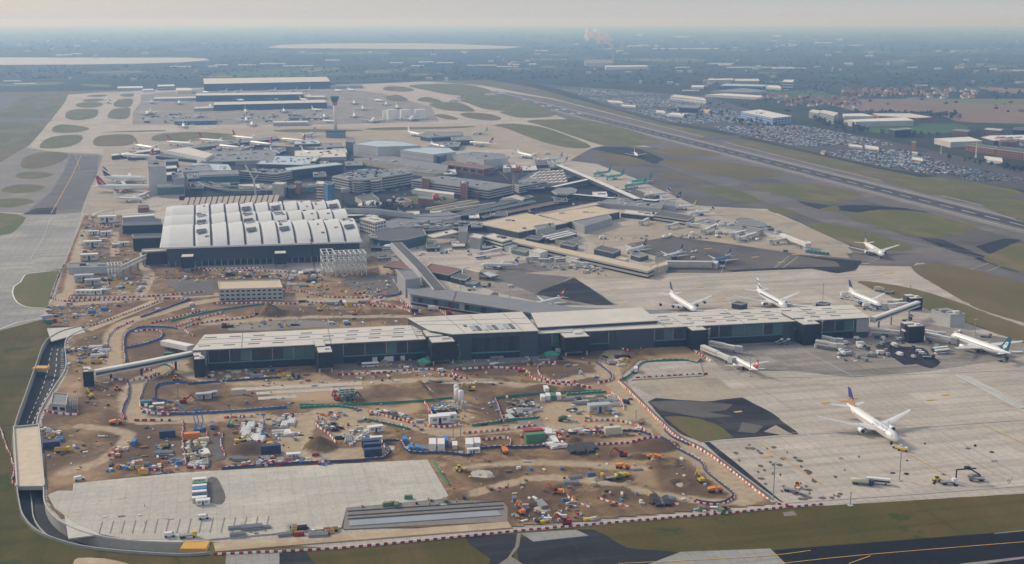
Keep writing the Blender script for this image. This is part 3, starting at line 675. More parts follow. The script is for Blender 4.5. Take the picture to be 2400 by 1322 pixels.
for i in range(NB):
 u0,u1=us[i],us[i+1];b=MB()
 cols=5
 grid={}
 for j in range(NR+1):
  v=j/NR;w0=wave(v)
  for k in range(cols):
   uu=u0+(u1-u0)*(k/(cols-1));p=rp(uu,v)
   z=hF+w0+2.1*(k/(cols-1))**1.2*(1 if i else.4)*(.35+.65*min(1,w0/6))-(1.0 if k==0 else 0)
   grid[j,k]=(p.x,p.y,z)
 for j in range(NR):
  for k in range(cols-1):b.quad(grid[j,k],grid[j,k+1],grid[j+1,k+1],grid[j+1,k])
  g0,g1=grid[j,cols-1],grid[j+1,cols-1];b.quad(g0,(g0[0],g0[1],g0[2]-3.2),(g1[0],g1[1],g1[2]-3.2),g1)
  e0,e1=grid[j,0],grid[j+1,0];b.quad((e0[0],e0[1],e0[2]-2.5),e0,e1,(e1[0],e1[1],e1[2]-2.5))
 rb=part("roof_bay",b,mat("membrane_white",(.60,.60,.59),.5,var=.05,scale=.05),t,smooth=False)
 if i:
  b=MB()
  for j in range(NR):
   v0,v1=j/NR,(j+1)/NR;a_,c_=rp(u0+.0015,v0),rp(u0+.0015,v1);e_,f_=rp(u0+.011,v0),rp(u0+.011,v1)
   z0_,z1_=hF+wave(v0)-.15,hF+wave(v1)-.15
   b.quad((a_.x,a_.y,z0_),(e_.x,e_.y,z0_),(f_.x,f_.y,z1_),(a_.x+c_.x-a_.x,c_.y,z1_))
  part("gutter",b,MATS["wall_slate"],rb)
 if i in special:
  for(v0,v1) in((.10,.14),(.24,.27),(.44,.47),(.52,.54),(.74,.78)) if special[i]==1 else((.3,.33),(.62,.64),(.86,.9)):
   if random.random()<.2:continue
   b=MB();z0_,z1_=hF+wave(v0)+1.1,hF+wave(v1)+1.1;w_=u1-u0
   P_=[rp(u0+w_*.2,v0),rp(u0+w_*.8,v0),rp(u0+w_*.8,v1),rp(u0+w_*.2,v1)]
   b.quad((P_[0].x,P_[0].y,z0_+.7),(P_[1].x,P_[1].y,z0_+1.6),(P_[2].x,P_[2].y,z1_+1.7),(P_[3].x,P_[3].y,z1_+.8));part("skylight_slot",b,MATS["wall_slate"],rb)
  for k in range(7):
   uu,v=u0+(u1-u0)*random.uniform(.2,.85),random.uniform(.05,.95);p=rp(uu,v)
   boxpart("roof_crate",MATS[random.choice(["beige_rib","wall_slate","wall_brick","steel_grey"])],rb,p.x,p.y,hF+wave(v)+.8,random.uniform(1.5,4),random.uniform(1,2.5),1.4,RW)
b=MB();b.beam((FL.x-1,FL.y-1,hF+.2),(FR.x+1,FR.y-1,hF+.2),1.6,1.7);part("fascia",b,MATS["roof_white"],t)
b=MB();b.beam((FL.x-1,FL.y-1,hF),(BLp.x-1,BLp.y,hF+1),1.6,1.7);part("fascia",b,MATS["roof_white"],t)
b=MB();b.beam((FR.x+1,FR.y-1,hF),(BRp.x+1,BRp.y,hF+1),1.6,1.7);part("fascia",b,MATS["roof_white"],t)
dd=(FR-FL).normalized();Lf=(FR-FL).length;ang=atan2(dd.y,dd.x)
def fp(s,off):p=FL+dd*s;return p.x+dd.y*off,p.y-dd.x*off
for k in range(13):
 x,y=fp(Lf/2,-2.4);boxpart("louvre",MATS["louvre_metal"],t,x,y,6.5+k*.95,Lf-12,.5,.38,ang)
for k in range(30):
 x,y=fp(6+k*(Lf-12)/29,-2.2);boxpart("column",MATS["steel_grey"],t,x,y,0,.7,.7,6.2,ang)
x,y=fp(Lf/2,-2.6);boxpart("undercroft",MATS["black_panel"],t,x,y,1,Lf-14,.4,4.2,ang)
for(px0,px1,top,base,hh) in((424,453,598,637,0),(642,670,590,628,0)):
 c0,c1=G(px0,base),G(px1,base);z=HT(px0,top+3,base-1);m_=(c0+c1)/2
 u=boxpart("gate_node",MATS["black_panel"],t,m_.x,m_.y+5,4,(c1-c0).length,14,z-4,ang);boxpart("node_top",MATS["roof_pale"],t,m_.x,m_.y+5,z,(c1-c0).length*.9,13,.5,ang)
 boxpart("node_leg",MATS["wall_pale"],t,m_.x,m_.y+3,0,6,4,4,ang)
# ribs of the forecourt roof showing behind the waves
t=thing("forecourt_canopy","row of beige roof ribs standing behind the wave-roofed terminal","canopy")
for k in range(17):
 x=433+k*13.2;p0,p1=G(x,483-k*.5,15),G(x+6,464-k*.4,15);b=MB();b.beam((p0.x,p0.y,15),(p1.x,p1.y,15),5.5,1.2);part("rib",b,MATS["beige_rib"],t)
b=MB();p0,p1=G(430,480,12),G(650,470,12);b.prism([(p0.x,p0.y-6),(p1.x,p1.y-6),(p1.x,p1.y+40),(p0.x,p0.y+40)],0,13.5);part("deck",b,MATS["roof_dark"],t)
# black plant blocks left of the waves
for k,(fl,fr,br,base,lab) in enumerate([((287,529),(381,526),(379,516),550,"rear black-walled block with a white rim left of the wave roof"),((312,559),(384,557),(381,549),590,"front black-walled block with a white rim left of the wave roof"),
((333,592),(397,589),(396,583),622,"open-fronted dark bay with a white truss at the corner of the wave roof")]):
 B("plant_block",lab,"plant building",[fl,fr,br],drop=base-fl[1],wall="black_panel",top="wall_slate" if k!=2 else "roof_pale",parapet=1.2)
B("site_shed","long white-roofed shed behind the black plant blocks","shed",[(288,511),(362,506),(360,501)],drop=9,wall="wall_grey",top="roof_white")
B("brick_block","small red brick block standing in the curve of the ramp","building",[(323,488),(350,486),(349,481)],drop=11,wall="wall_brick",top="roof_dark")
B("service_building","long low grey building with a pale wall left of the steel skeleton","building",[(160,629),(255,627),(254,616)],drop=15,wall="wall_pale",top="roof_grey",plant=3)
# steel skeletons
def frame_box(label,c,h,nx,ny,nz,m="steel_white",w=.55,diag=True):
 P=foot(c,h) if len(c)==3 else foot(c,h);a,b_,c_,d_=[Vector((p[0],p[1],0)) for p in P]
 t=thing("steel_frame",label,"steel frame",None,tuple(a))
 def q(u,v):p=a*(1-u)*(1-v)+b_*u*(1-v)+c_*u*v+d_*(1-u)*v;return p-a
 for i in range(nx+1):
  for j in range(ny+1):
   p=q(i/nx,j/ny);b=MB();b.beam((p.x,p.y,0),(p.x,p.y,h),w);part("post",b,MATS[m],t)
 for k in range(1,nz+1):
  z=h*k/nz
  for j in range(ny+1):
   p0,p1=q(0,j/ny),q(1,j/ny);b=MB();b.beam((p0.x,p0.y,z),(p1.x,p1.y,z),w);part("beam",b,MATS[m],t)
  for i in range(nx+1):
   p0,p1=q(i/nx,0),q(i/nx,1);b=MB();b.beam((p0.x,p0.y,z),(p1.x,p1.y,z),w);part("beam",b,MATS[m],t)
 if diag:
  for i in range(nx):
   for k in range(nz):
    p0,p1=q(i/nx,0),q((i+1)/nx,0);b=MB();b.beam((p0.x,p0.y,h*k/nz),(p1.x,p1.y,h*(k+1)/nz),w*.6);part("brace",b,MATS[m],t)
 return t
frame_box("tall white steel skeleton at the right foot of the wave-roofed terminal",[(788,597),(858,594),(850,585)],HT(788,597,648),6,2,3,w=.8)
frame_box("narrower white steel skeleton beside the tall one, still without walls",[(757,597),(785,596),(778,583)],HT(757,597,650),2,2,3,w=.7)
frame_box("small white steel cage in front of the long grey building",[(254,622),(286,620),(283,614)],HT(254,622,653),4,1,2,w=.6)
# truss bridge
t=thing("truss_bridge","white steel truss bridge leading to the corner of the wave roof","bridge")
a0,a1=G(284,633,8),G(342,606,8)
for off in(-3,3):
 for z in(8,12):
  b=MB();b.beam((a0.x,a0.y+off,z),(a1.x,a1.y+off,z),.8);part("chord",b,MATS["steel_white"],t)
 for k in range(12):
  p,q=a0.lerp(a1,k/12),a0.lerp(a1,(k+1)/12);b=MB();b.beam((p.x,p.y+off,8 if k%2 else 12),(q.x,q.y+off,12 if k%2 else 8),.5);part("diagonal",b,MATS["steel_white"],t)
for k in range(4):p=a0.lerp(a1,.05+.3*k);boxpart("pier",MATS["steel_grey"],t,p.x,p.y,0,1.5,4,8)
# ------------------------------------------------------------------ the long new concourse across the site
def pier_front(label,name,f0,f1,b1,drop,wall="wall_slate",top="roof_pale",segs=None,cat="concourse"):
 h=HT(f0[0],f0[1],f0[1]+drop);P=foot([f0,f1,b1],h)
 a,c=Vector(P[0]),Vector(P[1]);d=(c-a);L_=d.length;d.normalize();nn=Vector((d.y,-d.x));rot=atan2(d.y,d.x)
 t=thing(name,label,cat)
 b=MB();b.prism(P,0,h);part("wall",b,MATS[wall],t)
 b=MB();b.prism(grow(P,.6),h,h+.5);part("roof",b,MATS[top],t)
 for(u0,u1,kind) in segs or[]:
  s0,s1=u0*L_,u1*L_;mdd=a+d*(s0+s1)/2+nn*.15
  if kind=="glass":
   k_=max(2,int((s1-s0)/7));w=(s1-s0)/k_
   for q in range(0,k_+1,2):
    p=a+d*(s0+q*w)+nn*.3;boxpart("mullion",MATS["steel_grey"],t,p.x,p.y,h*.40,.45,.5,h*.54,rot)
   for q in range(k_):
    p=a+d*(s0+(q+.5)*w)+nn*.12
    boxpart("glass_pane",MATS[random.choice(["glass_dark","glass_blue","glass_dark","glass_teal"])],t,p.x,p.y,h*.42,w-.25,.3,h*.50,rot)  # mixed pane tints paint the uneven reflections of the glass front
   p=mdd+nn*.3;boxpart("floor_trim",MATS["teal_trim"],t,p.x,p.y,h*.36,s1-s0,.8,h*.045,rot)
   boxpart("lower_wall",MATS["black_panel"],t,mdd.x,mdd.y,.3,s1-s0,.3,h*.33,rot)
  elif kind=="panel":
   p=mdd+nn*.25;boxpart("wall_panel",MATS["wall_slate"],t,p.x,p.y,.2,s1-s0,.8,h*.97,rot)
  elif kind=="grey":
   p=mdd+nn*.25;boxpart("wall_panel",MATS["wall_grey"],t,p.x,p.y,h*.3,s1-s0,.9,h*.66,rot)
  elif kind=="bay":
   boxpart("loading_bay",MATS["black_panel"],t,mdd.x,mdd.y,.1,s1-s0,.5,h*.32,rot)
  elif kind=="door":
   p=mdd+nn*.2;boxpart("roller_door",MATS["wall_white"],t,p.x,p.y,.2,s1-s0,.6,h*.26,rot)
 return t,a,d,nn,L_,h,rot,P
# main bar
t,a,d,nn,L_,h,rot,P=pier_front("long low concourse with a pale roof and dark glass front crossing the building site","concourse_building",(452,822),(2036,745),(1996,716),50,segs=[(0,.018,"grey"),(.02,.165,"glass"),(.165,.18,"grey"),(.205,.34,"glass"),(.345,.375,"panel"),(.505,.59,"glass"),(.395,.41,"panel"),(.60,.645,"panel"),(.66,.76,"glass"),(.76,.80,"glass"),(.80,.86,"glass"),(.86,.885,"panel"),(.915,.975,"glass"),(.98,1,"grey"),
(.245,.252,"door"),(.262,.275,"door"),(.285,.291,"door"),(.30,.318,"bay"),(.322,.328,"door"),(.51,.518,"door"),(.525,.535,"door")])
Hc=h
bk=Vector(P[3])-Vector(P[0])
for v in(.22,.5,.78):
 for s0 in np.arange(6,L_-10,17.0):
  if.37<s0/L_<.67 and v<.9:continue
  if random.random()<.12:continue
  p=a+d*float(s0)+bk*v;boxpart("roof_vent",MATS["roof_grey"],t,p.x,p.y,h+.5,8,1.1,.35,rot)
for v in(.35,.66):p=a+d*L_/2+bk*v;boxpart("roof_rib",MATS["roof_grey"],t,p.x,p.y,h+.48,L_,.5,.15,rot)
for s0 in np.arange(30,L_,62.0):p=a+d*float(s0)+bk*.5;boxpart("roof_rib",MATS["roof_grey"],t,p.x,p.y,h+.48,.5,bk.length,.12,rot)
# raised middle
def raised(label,roof,z,top="roof_pale",drop=None,glassface=None,lowz=None):
 Pq=foot(roof,z);lo=lowz if lowz is not None else Hc+.5
 b=MB();b.prism(Pq,lo,z);tt=thing("raised_roof",label,"roof block");part("wall",b,MATS["wall_slate"],tt)
 b=MB();b.prism(grow(Pq,.5),z,z+.45);part("roof",b,MATS[top],tt)
 return tt,Pq
tt,Pq=raised("tall middle block of the long concourse, with a ridge of skylights on its pale roof",[(1062,784),(1261,776),(1222,732),(956,746),(1008,775)],Hc+4.2,lowz=0)
f0,f1=Vector(Pq[0]),Vector(Pq[1]);dd_=(f1-f0).normalized();nn_=Vector((dd_.y,-dd_.x));r_=atan2(dd_.y,dd_.x);LL=(f1-f0).length
for q in range(8):
 w=LL*.57/8;p=f0+dd_*(LL*.215+(q+.5)*w)+nn_*.15;boxpart("glass_pane",MATS[["glass_dark","glass_blue"][q%2]],tt,p.x,p.y,6,w-.3,.3,Hc-5,r_)
 boxpart("lower_pane",MATS["glass_dark"],tt,p.x,p.y,1,w-.3,.3,3.6,r_)
p=f0+dd_*LL*.5+nn_*.3;boxpart("floor_trim",MATS["teal_trim"],tt,p.x,p.y,4.8,LL*.57,.7,.9,r_)
for q,(x,y,w,hh) in enumerate([(1090,764,7,3),(1112,763,7,3.5)]+[(1108+k*13,770-k*.7,9,8) for k in range(8)]):
 g=G(x,y,Hc+4.8);boxpart("skylight",MATS[["glass_blue","roof_blue","wall_grey"][q%3]],tt,g.x,g.y,Hc+4.65,w/3.1,13 if q>1 else 4,.5,RW)
for v in(.3,.6):
 g0,g1=G(962+40*v,746+25*v,Hc+4.7),G(1222+38*v,733+42*v,Hc+4.7);b=MB();b.beam(g0,g1,.4,.2);part("roof_rib",b,MATS["roof_grey"],tt)
for x in(1045,1100,1180):g0,g1=G(x,742-(x-1045)*.05,Hc+4.7),G(x+45,780-(x-1045)*.04,Hc+4.7);b=MB();b.beam(g0,g1,.4,.2);part("roof_rib",b,MATS["roof_grey"],tt)
raised("second raised pale roof deck on the long concourse, right of the skylights",[(1262,768),(1540,752),(1502,722),(1246,735)],Hc+2.6)
raised("lower apron of pale roof before the raised middle block",[(1010,789),(1062,786),(1058,775),(1000,778)],Hc+1.2)
# gate towers hanging on the front of the concourse
def gate_tower(label,x0,x1,ytop,ybase,depth,white=0,stub=0):
 g0,g1=G(x0,ybase),G(x1,ybase);h=HT(x0,ytop,ybase);w=(g1-g0).length;m_=(g0+g1)/2;rot=RW
 t=thing("gate_tower",label,"gate tower","black gate towers along the concourse",tuple(m_),rot)
 boxpart("shaft",MATS["black_panel"],t,0,depth*.28,4.2 if not stub else.2,w,depth*.5,h-4.2+(0 if not stub else 4))
 boxpart("shaft_wing",MATS["wall_slate"],t,-w*.2,depth*.75,3.5,w*.72,depth*.5,h-2.6)
 boxpart("roof",MATS["roof_pale"],t,0,depth*.28,h+.02,w*.92,depth*.46,.5)
 boxpart("wing_roof",MATS["roof_pale"],t,-w*.2,depth*.75,h+.92,w*.66,depth*.5,.5)
 boxpart("roof_unit",MATS["roof_white"],t,w*.15,depth*.3,h+.5,w*.3,3,1.2)
 for sx in(-.4,.4):boxpart("leg",MATS["steel_white"],t,sx*w,depth*.1,0,.8,.8,4.2)
 boxpart("base_panel",MATS["wall_grey"],t,0,depth*.3,0,w*.7,.5,3)
 if white:
  boxpart("sign_panel",MATS["wall_white"],t,-w*.56,depth*.6,h*.62,.3,5.5,1.6);boxpart("sign_end",mat("sign_red",(.5,.05,.04),.5,var=0),t,-w*.56,depth*.35,h*.62,.32,1.8,1.6)
 return t
gate_tower("black tower at the left end corner of the concourse, its foot in the mud",457,482,843,886,14,stub=1)
gate_tower("gate tower with a cage-like white foot, second from the left end of the concourse",747,782,828,877,32)
gate_tower("broad dark gate tower just left of the tall middle block",1012,1070,804,858,34)
gate_tower("dark gate tower facing the round earth pit, right of the middle block",1322,1386,792,838,34)
gate_tower("dark gate tower with two white jet bridges and a white sign, where the apron begins",1622,1660,776,822,40,1,1)
gate_tower("dark gate tower with a white sign nearest the right end of the concourse",1882,1925,762,810,38,1,1)
gate_tower("free-standing black gate tower at the tip of a white bridge on the right apron",2128,2168,766,804,12,1,1)
gate_tower("black gate tower behind the right end of the concourse by the grass strip",2133,2163,700,728,12,0,1)
# link building with the curved grey roof
h=HT(962,691,714)
P=foot([(962,691),(1250,736),(1600,745),(1560,730),(1340,722),(1010,676),(955,678)],h)
t=thing("link_concourse","grey-roofed glazed concourse running down to the middle of the long one","concourse")
b=MB();b.prism(P,0,h);part("wall",b,MATS["wall_grey"],t);b=MB();b.prism(grow(P,.8),h,h+.8);part("roof",b,MATS["roof_grey"],t)
a,c=Vector(P[0]),Vector(P[1]);d=(c-a);LL=d.length;d.normalize();nn=Vector((d.y,-d.x));r_=atan2(d.y,d.x)
for q in range(22):
 w=LL*.96/22;p=a+d*(LL*.02+(q+.5)*w)+nn*.1
 if q==9:continue
 boxpart("glass_pane",MATS[["glass_teal","glass_dark","glass_teal"][q%3]],t,p.x,p.y,h*.35,w-.3,.3,h*.55,r_)
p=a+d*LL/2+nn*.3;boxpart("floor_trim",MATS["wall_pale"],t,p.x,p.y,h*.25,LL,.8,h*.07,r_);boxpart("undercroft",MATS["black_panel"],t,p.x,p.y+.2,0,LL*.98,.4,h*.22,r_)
# long sloping connector tube
def tube(name,label,cat,pts,z,w,th,wall,top,legs=0,thick=None,zleg=None,legm="wall_grey",win=None):
 t=thing(name,label,cat);zs=z if isinstance(z,list) else[z]*len(pts)
 P=[G(p[0],p[1],zz) for p,zz in zip(pts,zs)]
 for i in range(len(P)-1):
  a,c=P[i],P[i+1];b=MB();b.beam((a.x,a.y,zs[i]-th/2),(c.x,c.y,zs[i+1]-th/2),w,th);part("tube",b,MATS[wall],t)
  b=MB();b.beam((a.x,a.y,zs[i]+.1),(c.x,c.y,zs[i+1]+.1),w*.8,.25);part("roof",b,MATS[top],t)
  if win:
   d=(c-a).normalized();s=Vector((d.y,-d.x,0));s=s if s.y<0 else-s
   b=MB();q=s*(w/2+.03);b.beam((a.x+q.x,a.y+q.y,zs[i]-th*.5),(c.x+q.x,c.y+q.y,zs[i+1]-th*.5),.12,th*.45);part("window_strip",b,MATS[win],t)
 for k in range(legs):
  u=(k+.5)/legs*(len(P)-1);i=int(u);f=u-i;p=P[i].lerp(P[i+1],f);zz=zs[i]*(1-f)+zs[i+1]*f
  b=MB();b.box(p.x,p.y,0,1.2,1.2,zz-th-.02);part("leg",b,MATS[legm],t)
 return t
tube("connector_bridge","long grey sloping connector with a dark roof strip between terminal and concourse","connector",[(928,568),(948,588),(985,625),(1030,678)],[17,16,14,10],11,7,"wall_pale","roof_dark",legs=6)
tube("access_bridge","white and green glazed footbridge rising to the left end of the concourse","footbridge",[(222,868),(330,848),(450,824)],[9,10,12],5,4,"roof_white","roof_white",legs=3,win="glass_teal",legm="black_panel")
tube("access_bridge","short white covered ramp left of the concourse above the blue fence loop","ramp",[(386,797),(448,810)],[6,10],7,3.5,"roof_white","roof_white",legs=2)
gate_tower("small twin black stair tower at the foot of the glazed footbridge",197,220,872,908,9,stub=1)
tube("access_bridge","white and teal glazed footbridge beyond the right end of the concourse","footbridge",[(2046,744),(2090,728),(2152,706)],[13,12,12],4.5,4,"roof_white","roof_white",legs=3,win="glass_teal")
tube("connector_bridge","white walkway from the terminal corner over the service road behind the big roof","walkway",[(805,489),(880,490),(965,500)],[14,14,12],8,5,"wall_pale","roof_grey",legs=4)
tube("connector_bridge","blue-grey walkway below the first one, ending beside the wave roof","walkway",[(808,505),(860,503),(880,508)],[8,8,8],14,4,"wall_slate","roof_white")
# jet bridges on the new concourse
def jet_bridge(label,x0,y0,x1,y1,z0=6.5,z1=5.5,w=3.6,head=5,grp="white jet bridges on the aprons"):
 t=thing("jet_bridge",label,"jet bridge",grp);a,c=G(x0,y0,z0),G(x1,y1,z1);d=(c-a).normalized();m=a.lerp(c,.52)
 b=MB();b.beam((a.x,a.y,z0-1.7),(m.x,m.y,(z0+z1)/2-1.7),w,3.4);part("tunnel",b,MATS["wall_white"],t)
 b=MB();b.beam((m.x,m.y,(z0+z1)/2-1.7),(c.x,c.y,z1-1.7),w-.6,2.9);part("tunnel",b,MATS["roof_white"],t)
 b=MB();q=Vector((d.y,-d.x,0));q=q if q.y<0 else-q;q=q*(w/2+.05)
 b.beam((a.x+q.x,a.y+q.y,z0-1.6),(m.x+q.x,m.y+q.y,(z0+z1)/2-1.6),.1,.45);part("side_stripe",b,mat("bridge_red",(.42,.10,.07),.6,var=0),t)
 b=MB();b.box(c.x,c.y,z1-3.8,head,head*.8,4.1,atan2(d.y,d.x));part("cab",b,MATS["wall_pale"],t)
 p=a.lerp(c,.82);b=MB();b.box(p.x,p.y,0,.8,.8,z1-3.4);b.box(p.x,p.y,0,3.5,1,1.1,atan2(d.y,d.x)+pi/2);part("drive_leg",b,MATS["steel_grey"],t)
 b=MB();b.box(a.x,a.y,0,1.6,1.6,z0-3.4);part("rotunda_leg",b,MATS["wall_white"],t);return t
for args in[("white jet bridge reaching down-right to the small red-finned airliner",1646,808,1716,838),("shorter white jet bridge behind the one at the red-finned airliner",1663,798,1732,812),("lower of the two white jet bridges at the rightmost attached gate tower",1912,796,1970,806),
("upper of the two white jet bridges at the rightmost attached gate tower",1926,786,1968,794),("long white walkway tube from the concourse end to the free-standing black tower",2040,768,2128,776),("white jet bridge from the free-standing tower to the blue-finned airliner",2170,778,2238,792),
("second tube behind the bridge to the blue-finned airliner",2165,772,2208,779),("white jet bridge meeting the nose of the blue-bellied airliner near the concourse end",2130,708,2072,712),("upper white tube beside the bridge at the concourse-end airliner",2128,700,2084,704),
("white jet bridge showing over the roof beside the striped-fin airliner",1905,718,1850,712),("white jet bridge showing over the roof beside the grey-blue airliner",1706,726,1642,728)]:jet_bridge(*args)
B("roof_plant","dark plant box behind the roof between two airliners","plant room",[(1715,711),(1738,715),(1752,711)],drop=12,wall="wall_slate",top="roof_dark")
B("roof_plant","low dark plant box with a mast behind the concourse roof","plant room",[(1912,712),(1935,715),(1946,711)],drop=6,wall="wall_slate",top="roof_dark")
B("plant_building","silver-grey ribbed plant building with rooftop machines beside the grass strip","plant building",[(2183,729),(2228,743),(2262,739)],drop=24,wall="wall_pale",top="roof_grey",plant=5,parapet=1.5)
# site office
t,P,h,c0=B("site_office","three-storey grey site office with a cream roof and rows of small windows","office",[(514,679),(662,675),(655,657)],drop=28,wall="wall_pale",top="roof_tan",style="panes",n=3,win=4.2)
g=G(640,690,3);boxpart("poster_panel",MATS["roof_white"],t,g.x-c0[0],g.y-c0[1]-1,2,9,.3,5,RW)
